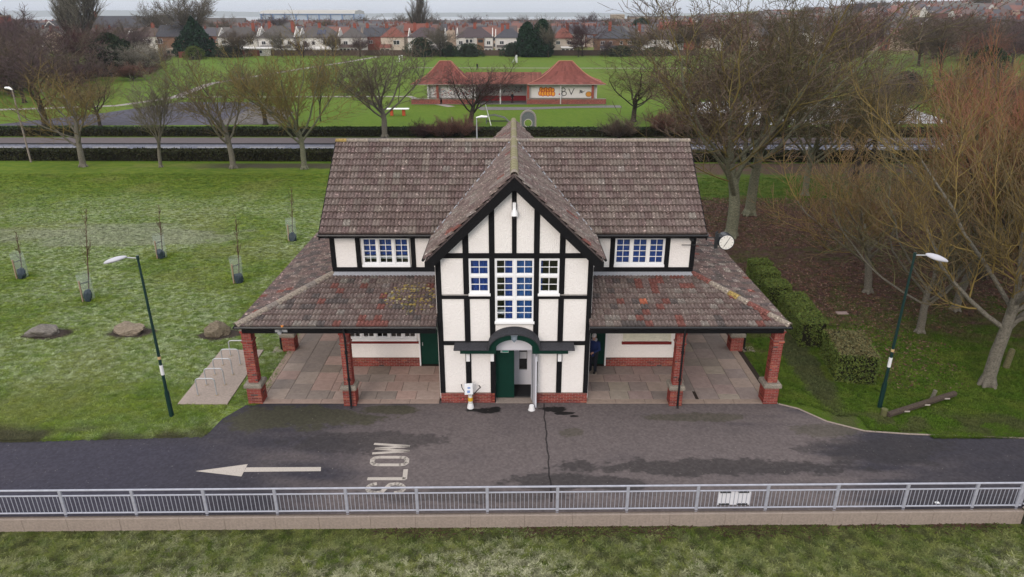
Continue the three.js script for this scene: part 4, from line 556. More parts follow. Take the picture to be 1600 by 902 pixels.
// --- entrance: recessed doors, vestibule, arched canopy
{
  const dr = mesh('entrance_door', nb().bbox(-0.66, 0.055, 0.03, 2.24, -0.34, -0.285, 0.01).build(), MT.green, lodge); dr.userData.label = 'closed dark green leaf of the entrance door';
  const sg = mesh('sign', boxg(-0.47, -0.16, 2.02, 2.15, -0.284, -0.272), std(0.5, 0.56, 0.55, 0.4), dr); mesh('sign_symbol', boxg(-0.40, -0.17, 2.045, 2.125, -0.271, -0.268), std(0.03, 0.26, 0.2, 0.5), dr);
  const lf = new THREE.Group(); lf.name = 'open_door'; lf.position.set(0.735, 0, -0.28); lf.rotation.y = -1.38; lodge.add(lf); lf.userData.label = 'white inner face of the open door leaf';
  mesh('leaf', nb().bbox(0, 0.74, 0.03, 2.22, -0.03, 0.03, 0.01).build(), std(0.6, 0.6, 0.66, 0.4), lf); const h = nb(); h.tube([[0.66, 0.95, -0.03], [0.66, 0.95, -0.09], [0.56, 0.95, -0.09]], 0.014, 6); h.box(0.63, 0.69, 0.85, 1.08, -0.036, -0.03); mesh('handle', h.build(), MT.galv, lf);
  const ds = mesh('door_stop', nb().at(0.72, 0.0, 0.56).tube([[0, 0.0, 0], [0, 0.05, 0], [0, 0.2, 0]], [0.15, 0.12, 0.09], 12).build(), MT.white, lodge);
  const fr = nb(); fr.box(-0.69, -0.665, 0, 2.3, -0.36, -0.02); fr.box(0.79, 0.815, 0, 2.3, -0.36, -0.02); fr.box(-0.665, 0.79, 2.245, 2.30, -0.36, -0.02); mesh('door_frame', fr.build(), std(0.5, 0.5, 0.56, 0.5), lodge);
  mesh('doorstep', nb().box(-0.665, 0.79, -0.02, 0.028, -0.33, 0.10).build(), MT.concrete, lodge);
  const ve = nb(); ve.box(-0.76, -0.70, 0, 2.6, -1.5, -0.37); ve.box(0.83, 0.89, 0, 2.6, -1.5, -0.37); ve.box(-0.76, 0.89, 2.6, 2.66, -1.5, -0.37); ve.box(-0.7, 0.0, 0.03, 2.6, -1.36, -1.30); ve.box(0.0, 0.83, 2.2, 2.6, -1.36, -1.30); mesh('vestibule', ve.build(), std(0.62, 0.62, 0.68, 0.7), lodge);
  mesh('door_mat', boxg(-0.69, 0.82, 0.03, 0.045, -1.28, -0.36), MT.dark, lodge);
  const d2 = mesh('inner_door', nb().prism(rect(0.03, 0.80, 0.05, 2.19), -1.35, -1.30, [rect(0.26, 0.58, 0.72, 1.95).reverse()]).build(), std(0.66, 0.66, 0.72, 0.4), lodge);
  mesh('pane', boxg(0.265, 0.575, 0.725, 1.945, -1.335, -1.325), MT.glass, d2); mesh('backing', boxg(0.262, 0.578, 0.722, 1.948, -1.43, -1.42), MT.dark, d2);
  mesh('notice', boxg(0.27, 0.56, 1.22, 1.52, -1.318, -1.314), std(0.62, 0.62, 0.66, 0.7), d2);
  const cv = document.createElement('canvas'); cv.width = 64; cv.height = 96; const c = cv.getContext('2d'); c.fillStyle = '#222226'; c.fillRect(0, 0, 64, 96); c.fillStyle = '#77777c'; const r = rng(5); for (let k = 0; k < 16; k++) c.fillRect(6 + r() * 12, 6 + k * 5.5, 18 + r() * 26, 2); const t = new THREE.CanvasTexture(cv); t.colorSpace = THREE.SRGBColorSpace;
  const pg = new THREE.PlaneGeometry(0.27, 0.36); pg.translate(0.42, 1.74, -1.316); mesh('notice', pg, new THREE.MeshStandardMaterial({ map: t, roughness: 0.7 }), d2);
  // canopy
  const can = mesh('canopy', (() => { const b = nb(); b.bbox(-2.18, -0.92, 2.55, 2.62, 0.06, 0.64, 0.015); b.bbox(1.02, 2.28, 2.55, 2.62, 0.06, 0.64, 0.015); const arc = (rx, ry, n, y0) => Array.from({ length: n + 1 }, (_, k) => { const a = Math.PI * (1 - k / n); return [GX + Math.cos(a) * rx, y0 + Math.sin(a) * ry]; }); const o = arc(0.97, 0.68, 22, 2.60), i = arc(0.925, 0.625, 22, 2.60).reverse(); b.prism([...o, ...i].reverse(), 0.06, 0.70); return b.build(); })(), MT.felt, lodge);
  const fa = nb(), arcp = (rx, ry, n, y0) => Array.from({ length: n + 1 }, (_, k) => { const a = Math.PI * (1 - k / n); return [GX + Math.cos(a) * rx, y0 + Math.sin(a) * ry]; });
  fa.bbox(-1.95, -0.62, 2.37, 2.547, 0.06, 0.52, 0.01); fa.bbox(0.72, 2.05, 2.37, 2.547, 0.06, 0.52, 0.01);
  fa.prism([...arcp(0.922, 0.62, 22, 2.55), ...arcp(0.70, 0.42, 22, 2.55).reverse()].reverse(), 0.40, 0.56); fa.bbox(-0.93, -0.64, 2.552, 2.60, 0.4, 0.53, 0.005); fa.bbox(0.74, 1.03, 2.552, 2.60, 0.4, 0.53, 0.005); mesh('fascia', fa.build(), MT.green, can);
  mesh('tympanum', (() => { const b = nb(); b.prism(arcp(0.92, 0.62, 22, 2.31), 0.0, 0.055); return b.build(); })(), std(0.66, 0.66, 0.72, 0.6), can);
  { const b = nb(); b.prism([[-0.11, 0.06], [-0.11, -0.08], [0, -0.2], [0.11, -0.08], [0.11, 0.06]].reverse(), -0.02, 0.02); const s = mesh('shield', b.build(), std(0.14, 0.18, 0.22, 0.5), can); s.position.set(GX, 3.08, 0.585); const e = nb(); e.box(-0.13, 0.13, 0.065, 0.13, -0.025, 0.025); e.box(-0.05, 0.05, -0.1, 0.02, 0.021, 0.028); const e2 = mesh('shield_crest', e.build(), std(0.2, 0.24, 0.29, 0.5), can); e2.position.copy(s.position); }
  for (const x of [-1.69, -0.78, 0.88, 1.77]) mesh('bracket', nb().bbox(x - 0.07, x + 0.07, 1.86, 2.17, 0.05, 0.17, 0.015).build(), MT.white, can);
}
{ const f = new THREE.Group(); f.name = 'floodlight'; f.position.set(GX, 7.75, 0.05); lodge.add(f); mesh('bracket', nb().bbox(-0.06, 0.06, 0.0, 0.26, 0, 0.12).build(), MT.white, f); mesh('lamp_head', nb().tube([[0, 0.02, 0.1], [0, -0.1, 0.14], [0, -0.2, 0.16]], [0.07, 0.13, 0.12], 10).build(), MT.white, f); mesh('sensor', nb().tube([[0, -0.2, 0.12], [0, -0.3, 0.13]], [0.05, 0.04], 8).build(), MT.black, f); }
// ------------------------------------------------------------------ roofs
const PL = {};
const lichen = tex(1024, 1024, (u, v) => { const n = fbmT(u * 64, v * 64, 3, 64), s = vnp(u * 64, v * 64, 64), k = fbmT(u * 8, v * 8, 4, 8), s2 = vnp(u * 128, v * 128, 128); let t = 0.25 + 0.19 * n; t = t + sst(0.8, 0.95, s) * sst(0.4, 0.6, k) * 0.62 + sst(0.82, 0.95, s2) * 0.22 + sst(0.6, 0.8, n) * 0.1 - sst(0.6, 0.9, vnp(u * 64 + 9, v * 32, 32)) * 0.12 * (1.3 - k); return [clamp(t * 1.01), clamp(t), clamp(t * 0.985)]; });
MT.tile.map = rep(lichen, 0.31);
const NS = 8, prof = f => 0.05 * Math.pow(Math.abs(Math.sin(f * Math.PI * 2)), 0.8);
function tileShape(b, x0, w, z1, g, lift, cl, uo = 0, vo = 0) {   // local x across, y out of the roof, z down the slope; lower edge at z1
  const zu = z1 - g - 0.01, zl = z1 + 0.02, L = [];
  for (const [z, y] of [[zu, 0.0], [zl, 0.066 + lift]]) { const [a, c] = cl ? cl(-z) : [-1e9, 1e9]; L.push(Array.from({ length: NS + 1 }, (_, k) => [clamp(x0 + w * k / NS, a, c), y + prof(k / NS), z])); }
  if (Math.abs(L[1][NS][0] - L[1][0][0]) < 0.01 && Math.abs(L[0][NS][0] - L[0][0][0]) < 0.01) return;
  for (let k = 0; k < NS; k++) { const q = [L[1][k], L[1][k + 1], L[0][k + 1], L[0][k]]; b.poly(q, q.map(p => [p[0] + uo, -p[2] + vo])); b.poly([[q[0][0], 0.0, zl], [q[1][0], 0.0, zl], q[1], q[0]], [[q[0][0] + uo, vo], [q[1][0] + uo, vo], [q[1][0] + uo, vo + 0.05], [q[0][0] + uo, vo + 0.05]]); }
}
const TC = { a: [0.40, 0.305, 0.285], b: [0.45, 0.36, 0.33], c: [0.35, 0.255, 0.24], red: [0.43, 0.18, 0.155], pale: [0.50, 0.435, 0.40], orange: [1.0, 0.33, 0.2], moss: [0.31, 0.27, 0.10], dark: [0.25, 0.21, 0.205] };
const MAT = Object.fromEntries(Object.entries(TC).map(([k, c]) => { const m = MT.tile.clone(); m.vertexColors = false; m.color.setRGB(...c.map(v => v * 1.02)); return [k, m]; }));
function plane(O, U, N, D) { return new THREE.Matrix4().makeBasis(V(...U), V(...N), V(...D)).setPosition(...O); }
function tiled(roof, M, len, L, rows, clip, pick, skip, single = 0) {
  const g = L / rows, tw = len / Math.round(len / 0.29), b = nb(true), rr = rng(Math.round(len * 977 + L * 131 + M.elements[12] * 17)); b.m = M; let made = 0;
  const vs = single ? [0, 1, 2, 3].map(k => { const q = nb(); tileShape(q, -tw / 2, tw, 0, g, 0.002 * k, null, k * 0.9, k * 0.55); return q.build(); }) : null;
  for (let r = 0; r < rows; r++) for (let k = 0; k * tw < len - 0.02; k++) {
    const x0 = k * tw, xc = x0 + tw / 2, sc = (r + 0.5) * g; if (clip) { const [a, c] = clip(sc); if (x0 + tw < a - g || x0 > c + g) continue; }
    const P = V(xc, 0, -sc).applyMatrix4(M); if (skip && skip(P)) continue;
    let key = pick(r, k, P, rr()), c = TC[key]; const j = 0.9 + rr() * 0.2; c = [c[0] * j, c[1] * j * (0.97 + rr() * 0.06), c[2] * j];
    const whole = !clip || [r * g - 0.05, (r + 1) * g + 0.05].every(s => { const [a, e] = clip(s); return x0 >= a - 0.001 && x0 + tw <= e + 0.001; });
    if (single > made && whole) { const t = mesh('tile', vs[Math.floor(rr() * 4)], MAT[key], roof); t.applyMatrix4(M.clone().multiply(new THREE.Matrix4().makeTranslation(xc + (rr() - 0.5) * 0.006, rr() * 0.004, -r * g))); made++; continue; }
    b.color(c); tileShape(b, x0 + (rr() - 0.5) * 0.006, tw, -r * g, g, rr() * 0.007, clip);
  }
  if (b.i.length) tag(mesh('tile', b.build(), MT.tile, roof), null, null, null, 'stuff');
}
function capRow(roof, a, b, r, keyf) {                      // half-round ridge tiles from a to b, each a piece
  const A = V(...a), Bv = V(...b), L = A.distanceTo(Bv), n = Math.round(L / 0.46), l = L / n, d = Bv.clone().sub(A).normalize(), up = V(0, 1, 0).addScaledVector(d, -d.y).normalize(), w = up.clone().cross(d);
  const key = 'cap' + r.toFixed(3) + l.toFixed(3); if (!PL[key]) { const q = nb(), K = 8; for (let k = 0; k < K; k++) { const P = (i, z, rad) => [Math.cos(Math.PI * (0.02 + 0.96 * i / K)) * rad, Math.sin(Math.PI * (0.02 + 0.96 * i / K)) * rad * 0.85, z]; q.poly([P(k, 0, r), P(k + 1, 0, r), P(k + 1, l + 0.015, r * 1.1), P(k, l + 0.015, r * 1.1)].reverse()); q.poly([P(k, l + 0.015, r * 0.96), P(k + 1, l + 0.015, r * 0.96), P(k + 1, l + 0.015, r * 1.1), P(k, l + 0.015, r * 1.1)]); q.poly([P(k, 0, r), P(k + 1, 0, r), P(k + 1, 0, r * 0.9), P(k, 0, r * 0.9)]); } PL[key] = q.build(); }
  for (let k = 0; k < n; k++) { const m = mesh('ridge_tile', PL[key], MAT[keyf(k, n)], roof); m.applyMatrix4(new THREE.Matrix4().makeBasis(w, up, d).setPosition(A.clone().addScaledVector(d, k * l))); }
}
MAT.cap = MT.tile.clone(); MAT.cap.vertexColors = false; MAT.cap.color.setRGB(0.68, 0.58, 0.49); MAT.capdark = MAT.cap.clone(); MAT.capdark.color.setRGB(0.54, 0.47, 0.43); MAT.capgold = MAT.cap.clone(); MAT.capgold.color.setRGB(0.76, 0.55, 0.2); MAT.capgreen = MAT.cap.clone(); MAT.capgreen.color.setRGB(0.6, 0.55, 0.33);
const mainPick = (r, k, P, q) => q < 0.42 ? 'a' : q < 0.66 ? 'b' : q < 0.94 ? 'c' : q < 0.943 ? 'red' : r > 11 ? 'pale' : q < 0.965 ? 'pale' : 'a';
const lowPick = sd => (r, k, P, q) => { const n = fbm(P.x * 0.55 + sd, P.z * 0.9 + sd * 2, 3); if (sd === 3 && r === 4 && Math.abs(P.x - 5.06) < 0.15) return 'orange'; if (sd === 1 && Math.hypot((P.x + 3.9) / 0.75, (P.z + 1.15) / 0.85) < 0.6 + q * 0.5) return q < 0.6 ? 'c' : 'dark'; if (n > 0.655) return q < 0.45 ? 'red' : 'a'; return q < 0.34 ? 'a' : q < 0.6 ? 'c' : q < 0.8 ? 'b' : q < 0.86 ? 'pale' : q < 0.955 ? 'dark' : 'red'; };
{
  const EY = 6.10, EZ = -2.42, RY = 9.0, RZ = -6.4, L = Math.hypot(RZ - EZ, RY - EY), sn = (RY - EY) / L, cs = (EZ - RZ) / L;
  const mr = mesh('main_roof', (() => { const b = nb(); b.mat(new THREE.Matrix4().makeBasis(V(0, 0, -1), V(0, 1, 0), V(1, 0, 0))); b.prism([[-EZ, EY - 0.09], [-RZ, RY - 0.1], [12.8 + EZ, EY - 0.09], [12.8 + EZ, EY - 0.01], [-RZ, RY - 0.005], [-EZ, EY - 0.01]], -7.54, 7.54); return b.build(); })(), MT.tile.clone(), lodge);
  mr.material.vertexColors = false; mr.material.color.setRGB(0.2, 0.16, 0.16); mr.userData.label = 'long brown tiled main roof';
  const under = P => P.y < 9.05 - 0.97 * Math.abs(P.x - GX) - 0.22 && Math.abs(P.x - GX) < 3.3;
  tiled(mr, plane([-7.55, EY, EZ], [1, 0, 0], [0, cs, sn], [0, -sn, cs]), 15.1, L, 14, null, mainPick, under);
  capRow(mr, [-7.56, RY + 0.0, RZ], [7.56, RY + 0.0, RZ], 0.13, (k, n) => k === 0 ? 'capgold' : k % 7 === 3 ? 'capdark' : k === 24 ? 'capgold' : 'cap');
  const rr = 4.36, cg = mesh('gable_roof', (() => { const b = nb(); b.prism([[GX - 3.13, 5.925], [GX, 8.95], [GX + 3.13, 5.925], [GX + 3.13, 6.005], [GX, 9.04], [GX - 3.13, 6.005]], -12.6, 0.40); return b.build(); })(), mr.material, lodge); cg.userData.label = 'steep tiled cross-gable roof with a lichened ridge';
  const mY = P => P.y < EY + (EZ - P.z) * 0.7286 - 0.25 && P.z > RZ, bk = P => P.y < EY + (P.z - (RZ * 2 - EZ)) * 0.7286 - 0.25 && P.z <= RZ, sk = P => mY(P) && P.z < EZ + 0.2 || bk(P) && P.z > RZ * 2 - EZ - 0.2, a = 3.035 / rr, c = 3.13 / rr;
  const gp = (r, k, P, q) => q < 0.4 ? 'a' : q < 0.7 ? 'b' : q < 0.88 ? 'c' : r > 11 ? 'moss' : q < 0.90 ? 'red' : 'pale';
  tiled(cg, plane([GX - 3.13, 6.005, -12.6], [0, 0, 1], [-a, c, 0], [-c, -a, 0]), 13.0, rr, 12, null, gp, sk);
  tiled(cg, plane([GX + 3.13, 6.005, 0.40], [0, 0, -1], [a, c, 0], [c, -a, 0]), 13.0, rr, 12, null, gp, sk);
  capRow(cg, [GX, 9.03, -12.6], [GX, 9.03, 0.42], 0.135, k => k % 5 === 2 ? 'cap' : 'capgreen');
  const bb = nb(); for (const s of [-1, 1]) { const pts = [[GX, 8.98], [GX + s * 3.17, 5.915], [GX + s * 3.17, 5.57], [GX + s * 2.84, 5.57], [GX + s * 2.84, 5.76], [GX, 8.51]]; bb.prism(s > 0 ? pts.reverse() : pts, 0.26, 0.36); } mesh('bargeboard', bb.build(), MT.timber, cg);
  { const sf = nb(); for (const s of [-1, 1]) { const pts = [[GX + s * 0.0, 8.93], [GX + s * 3.13, 5.905], [GX + s * 3.13, 5.845], [GX, 8.87]]; sf.prism(s > 0 ? pts.reverse() : pts, 0.02, 0.255); } mesh('soffit', sf.build(), MT.timber, cg); }
  // eaves of the main roof: fascia, gutter, valley lead
  const gu = nb(); for (const s of [-1, 1]) { const X = s < 0 ? [-7.55, GX - 3.1] : [GX + 3.1, 7.55]; gu.box(X[0], X[1], 5.90, 6.045, WZ + 0.10, EZ - 0.03); } mesh('fascia', gu.build(), MT.timber, mr);
  const gt = nb(); for (const s of [-1, 1]) { const X = s < 0 ? [-7.62, GX - 3.24] : [GX + 3.24, 7.62]; gt.tube([[X[0], 6.03, EZ + 0.045], [X[1], 6.03, EZ + 0.045]], 0.055, 8); gt.tube([[GX + s * 3.22, 5.99, 0.38], [GX + s * 3.22, 5.99, -2.3]], 0.05, 8); } mesh('gutter', gt.build(), MT.pipe, mr);
  const vl = nb(); for (const s of [-1, 1]) { const z = x => EZ - (9.05 - 0.97 * x - EY) / 0.7286; const p = x => [GX + s * x, 9.05 - 0.97 * x + 0.075, z(x)]; const dn = s; vl.poly([p(0.1), p(3.05), [p(3.05)[0] + s * 0.09, p(3.05)[1] + 0.0, p(3.05)[2] + 0.03], [p(0.1)[0] + s * 0.09, p(0.1)[1], p(0.1)[2] + 0.03]]); } mesh('valley_lead', vl.build(), MT.lead, mr);
  // verges
  const vg = nb(); for (const s of [-1, 1]) { vg.mat(new THREE.Matrix4().makeBasis(V(0, 0, -1), V(0, 1, 0), V(1, 0, 0)).setPosition(s * 7.57, 0, 0)); vg.prism([[-EZ + 0.0, EY - 0.26], [-RZ, RY - 0.26], [12.8 + EZ, EY - 0.26], [12.8 + EZ, EY + 0.0], [-RZ, RY + 0.01], [-EZ, EY + 0.0]], -0.025, 0.025); } mesh('verge_board', vg.build(), MT.timber, mr);
}
{ // veranda roofs with hips
  const EY = 3.42, EZ = 0.40, TY = 4.22, EX = 10.12, TX = 7.3, L = Math.hypot(EZ - WZ, TY - EY), sn = (TY - EY) / L, cs = (EZ - WZ) / L, L2 = Math.hypot(EX - TX, TY - EY), s2 = (TY - EY) / L2, c2 = (EX - TX) / L2, BZ = -13.2;
  for (const s of [-1, 1]) {
    const X = q => s * q, vr = mesh('veranda_roof', (() => { const b = nb(), t = 0.07, f = [[X(EX), EY, EZ], [X(2.82), EY, EZ], [X(2.82), TY, WZ], [X(TX), TY, WZ]], d = [[X(EX), EY, BZ], [X(EX), EY, EZ], [X(TX), TY, WZ], [X(TX), TY, BZ + 3.3]]; for (const q of [f, d]) { b.poly(s < 0 ? q : q.slice().reverse()); b.poly((s < 0 ? q.slice().reverse() : q).map(p => [p[0], p[1] - t, p[2]])); } b.poly([[X(EX), EY - t, EZ], [X(2.82), EY - t, EZ], [X(2.82), EY, EZ], [X(EX), EY, EZ]]); b.poly([[X(EX), EY - t, BZ], [X(EX), EY - t, EZ], [X(EX), EY, EZ], [X(EX), EY, BZ]]); return b.build(); })(), new THREE.MeshStandardMaterial({ color: new THREE.Color().setRGB(0.1, 0.085, 0.085), roughness: 0.9, side: THREE.DoubleSide }), lodge);
    vr.userData.label = s < 0 ? 'left hipped veranda roof with moss and red tiles' : 'right hipped veranda roof with patches of red tiles';
    const len = EX - 2.82, h = q => (EX - TX) * q / L;
    if (s < 0) { const q = nb(true), r = rng(61); for (let k = 0; k < 170; k++) { const a = r() * 6.28, d = Math.sqrt(r()) * (0.8 + 0.4 * r()), x = -3.95 + Math.cos(a) * d * 0.9, t = 1.75 + Math.sin(a) * d * 0.95, y = EY + sn * t + 0.075, z = EZ - cs * t, e = 0.025 + 0.05 * r() * r(); q.color(r() < 0.6 ? [0.24, 0.18, 0.06] : r() < 0.6 ? [0.13, 0.115, 0.045] : [0.3, 0.27, 0.18]); const g = new THREE.IcosahedronGeometry(1, 1); g.scale(e * 1.3, e * 0.6, e); g.translate(x, y, z); q.geo(g); } tag(mesh('moss', q.build(), std(1, 1, 1, 1, { vertexColors: true }), vr), null, null, null, 'stuff'); }
    if (s < 0) tiled(vr, plane([-EX, EY, EZ], [1, 0, 0], [0, cs, sn], [0, -sn, cs]), len, L, 10, q => [h(q), 1e9], lowPick(1), null, 150);
    else tiled(vr, plane([2.82, EY, EZ], [1, 0, 0], [0, cs, sn], [0, -sn, cs]), len, L, 10, q => [-1e9, len - h(q)], lowPick(3), null, 150);
    const sl = EZ - BZ, e = q => (EZ - WZ) * q / L2;
    if (s < 0) tiled(vr, plane([-EX, EY, BZ], [0, 0, 1], [-s2, c2, 0], [-c2, -s2, 0]), sl, L2, 8, q => [e(q), sl - e(q)], (r, k, P, q) => q < 0.35 ? 'dark' : q < 0.75 ? 'c' : q < 0.9 ? 'a' : P.z > -3 ? 'red' : 'b');
    else tiled(vr, plane([EX, EY, EZ], [0, 0, -1], [s2, c2, 0], [c2, -s2, 0]), sl, L2, 8, q => [e(q), sl - e(q)], (r, k, P, q) => q < 0.3 ? 'dark' : q < 0.6 ? 'c' : q < 0.88 ? 'a' : q < 0.95 ? 'pale' : 'red');
    capRow(vr, [s * TX, TY + 0.03, WZ + 0.02], [s * EX, EY + 0.03, EZ - 0.0], 0.15, k => s < 0 ? (k % 4 === 2 ? 'pale' : 'cap') : [0, 1, 6, 7].includes(k) ? 'red' : k === 4 ? 'capgold' : 'cap');
    const ld = nb(); { const a = X(2.84), c = X(TX - 0.03); ld.poly([[a, TY - 0.02, WZ + 0.22], [c, TY - 0.02, WZ + 0.22], [c, TY + 0.06, WZ + 0.068], [a, TY + 0.06, WZ + 0.068]].map(p => [p[0], p[1] + 0.07, p[2]])); ld.poly([[a, TY + 0.05, WZ + 0.22], [c, TY + 0.05, WZ + 0.22], [c, TY - 0.03, WZ + 0.22], [a, TY - 0.03, WZ + 0.22]]); } mesh('lead_flashing', ld.build(), MT.lead, vr);
    const bm = nb(), xa = s < 0 ? -EX + 0.12 : 2.84, xb = s < 0 ? -2.84 : EX - 0.12; bm.bbox(xa, xb, 3.10, 3.345, 0.14, 0.30, 0.01); bm.box(X(EX) - 0.3 * (s > 0 ? 1 : 0) - (s > 0 ? 0 : -0.1), X(EX) + 0.3 * (s < 0 ? 1 : 0) - (s > 0 ? 0.1 : 0), 3.10, 3.34, BZ + 0.1, 0.13); mesh('beam', bm.build(), MT.timber, vr);
    const gt = nb(); gt.tube([[X(EX + 0.04), 3.40, EZ + 0.05], [X(2.80), 3.40, EZ + 0.05]], 0.058, 8); gt.tube([[X(EX + 0.06), 3.40, EZ + 0.06], [X(EX + 0.06), 3.40, BZ]], 0.058, 8); mesh('gutter', gt.build(), MT.pipe, vr);
    mesh('ceiling', boxg(Math.min(X(2.84), X(EX - 0.35)), Math.max(X(2.84), X(EX - 0.35)), 3.16, 3.2, WZ + 0.06, 0.12), std(0.5, 0.48, 0.45, 0.9), vr);
    // brick pillars
    const pillar = (px, pz, bw, sw, nm) => { const p = new THREE.Group(); p.name = 'pillar'; p.position.set(px, 0, pz); lodge.add(p); bricks(p, -bw / 2, bw / 2, 0, 0.72, -bw / 2, bw / 2, { core: 'pillar_base' }); const cap = nb(); cap.bbox(-bw / 2 - 0.06, bw / 2 + 0.06, -(bw / 2 + 0.06), bw / 2 + 0.06, 0, 0.17, 0.035); mesh('stone_cap', (() => { const q = nb(); q.mat(new THREE.Matrix4().makeBasis(V(1, 0, 0), V(0, 0, -1), V(0, 1, 0)).setPosition(0, 0.722, 0)); q.bbox(-bw / 2 - 0.06, bw / 2 + 0.06, -bw / 2 - 0.06, bw / 2 + 0.06, 0, 0.17, 0.035); return q.build(); })(), MT.stone, p); bricks(p, -sw / 2, sw / 2, 0.893, 2.60, -sw / 2, sw / 2, { core: 'shaft', tone: 1.1 }); bricks(p, -sw / 2 - 0.03, sw / 2 + 0.03, 2.602, 2.68, -sw / 2 - 0.03, sw / 2 + 0.03, { core: 'brick_band', tone: 1.15 }); bricks(p, -sw / 2, sw / 2, 2.682, 3.0, -sw / 2, sw / 2, { core: 'shaft', tone: 1.1 }); bricks(p, -sw / 2 - 0.03, sw / 2 + 0.03, 3.002, 3.095, -sw / 2 - 0.03, sw / 2 + 0.03, { core: 'brick_band', tone: 1.15 }); };
    pillar(X(9.97), -0.13, 0.55, 0.37); pillar(X(6.27), 0.06, 0.48, 0.34); pillar(X(10.02), -4.58, 0.55, 0.37);
    const dp = nb(); const px = s < 0 ? -6.20 : 6.32; dp.tube([[px, 3.36, EZ + 0.05], [px, 3.2, EZ + 0.03], [px, 2.95, 0.36], [px, 0.1, 0.40], [px, 0.02, 0.5]], 0.042, 8); for (const y of [2.3, 1.15]) dp.tube([[px, y, 0.37], [px, y + 0.1, 0.37]], 0.06, 8); mesh('downpipe', dp.build(), MT.pipe, lodge);
    const d2 = nb(), qx = X(10.02) - s * 0.0 - 0.36 * (s < 0 ? 1 : -1); d2.tube([[qx, 3.3, -4.5], [qx, 0.1, -4.4], [qx + 0.12, 0.04, -4.35]], 0.042, 8); mesh('downpipe', d2.build(), MT.pipe, lodge);
  }
}
// security camera and lamp under the left eave
{ const c = one('security_camera', nb().tube([[-8.55, 3.22, 0.32], [-8.55, 3.2, 0.48]], 0.07, 10).box(-8.75, -8.3, 3.17, 3.27, 0.305, 0.33).build(), MT.galv, 'small grey security camera under the left veranda eave', 'camera'); one('amber_light', nb().tube([[-8.42, 3.42, 0.44], [-8.42, 3.5, 0.44]], 0.05, 8).build(), std(0.7, 0.25, 0.05, 0.5), 'tiny orange lamp cap on the left veranda gutter', 'lamp'); }
// --- paving of the verandas
function pavement(name, label, s) {
  const root = struct(name, boxg(...(s < 0 ? [-10.32, -2.74] : [2.84, 10.32]), -0.06, 0.012, -12.5, 0.10), MT.soil, label), r = rng(s < 0 ? 31 : 57);
  const pal = s < 0 ? [[0.44, 0.31, 0.27], [0.40, 0.285, 0.25], [0.38, 0.31, 0.27], [0.29, 0.24, 0.215], [0.43, 0.33, 0.29], [0.29, 0.235, 0.20]] : [[0.29, 0.235, 0.22], [0.33, 0.25, 0.235], [0.34, 0.29, 0.245], [0.25, 0.21, 0.195], [0.36, 0.285, 0.25], [0.26, 0.22, 0.195]];
  const mats = pal.map(c => { const m = MT.slab.clone(); m.color.setRGB(...c); return m; }), edge = MT.slab.clone(); edge.color.setRGB(...(s < 0 ? [0.36, 0.27, 0.23] : [0.31, 0.24, 0.20]));
  const put = (x0, x1, z0, z1, m) => { const g = 0.007, h = 0.03 + r() * 0.006, q = nb(); q.mat(new THREE.Matrix4().makeBasis(V(1, 0, 0), V(0, 0, -1), V(0, 1, 0))); const ox = r() * 9, oz = r() * 9; q.bbox(x0 + g, x1 - g, -z1 + g, -z0 - g, 0.0, h, 0.006); for (let k = 0; k < q.u.length; k += 2) { q.u[k] += ox; q.u[k + 1] += oz; } mesh('paving_slab', q.build(), m, root); };
  const X = (a, b) => s < 0 ? [-b, -a] : [a, b], dark = (x, z) => fbm(x * 0.5 + 7 * s, z * 0.5 + 3, 3) > 0.54 ? 3 : 0;
  for (let z = -0.18, k = 0; z > -2.9; k++) { const d = 0.62 + 0.12 * (k % 2), z0 = Math.max(-2.93, z - d); let x = 2.86 - (k % 2) * 0.4; while (x < 7.3) { const w = 0.62 + r() * 0.5, a = Math.max(2.86, x), b = Math.min(x + w, 7.3); if (b - a > 0.15) put(...X(a, b), z0, z, mats[(Math.floor(r() * 5) + (dark(s * a, z) && r() < 0.7 ? 3 : 0)) % 6]); x += w; } z = z0; }
  for (let x = 7.3, k = 0; x < 9.75; k++) { const w = 0.8266, b = Math.min(x + w, 9.78); let z = -0.18 - (k % 2) * 0; let first = true; while (z > -12.3) { const l = (first && k % 2 ? 0.4 : 0.62 + r() * 0.35); put(...X(x, b), Math.max(z - l, -12.4), z, mats[dark(s * x, z) && r() < 0.75 ? 3 : Math.floor(r() * 6)]); z -= l; first = false; } x = b + 0.0001; if (9.78 - x < 0.1) break; }
  for (let x = 2.86; x < 10.2; ) { const w = 1.15, b = Math.min(10.3, x + w); put(...X(x, b), -0.18, 0.13, edge); x = b; }
  for (let z = -0.18; z > -12.3; z -= 1.05) put(...X(9.78, 10.1), Math.max(z - 1.05, -12.4), z, edge);
}
pavement('pavement', 'pinkish stone-flagged floor of the left veranda', -1); pavement('pavement', 'grey-brown stone-flagged floor of the right veranda', 1);
struct('gully_slab', nb().box(-10.75, -10.35, -0.02, 0.02, -4.75, -4.2).box(10.35, 10.9, -0.02, 0.02, -4.8, -4.25).build(), MT.concrete, 'small concrete gully slabs at the rear pillars');
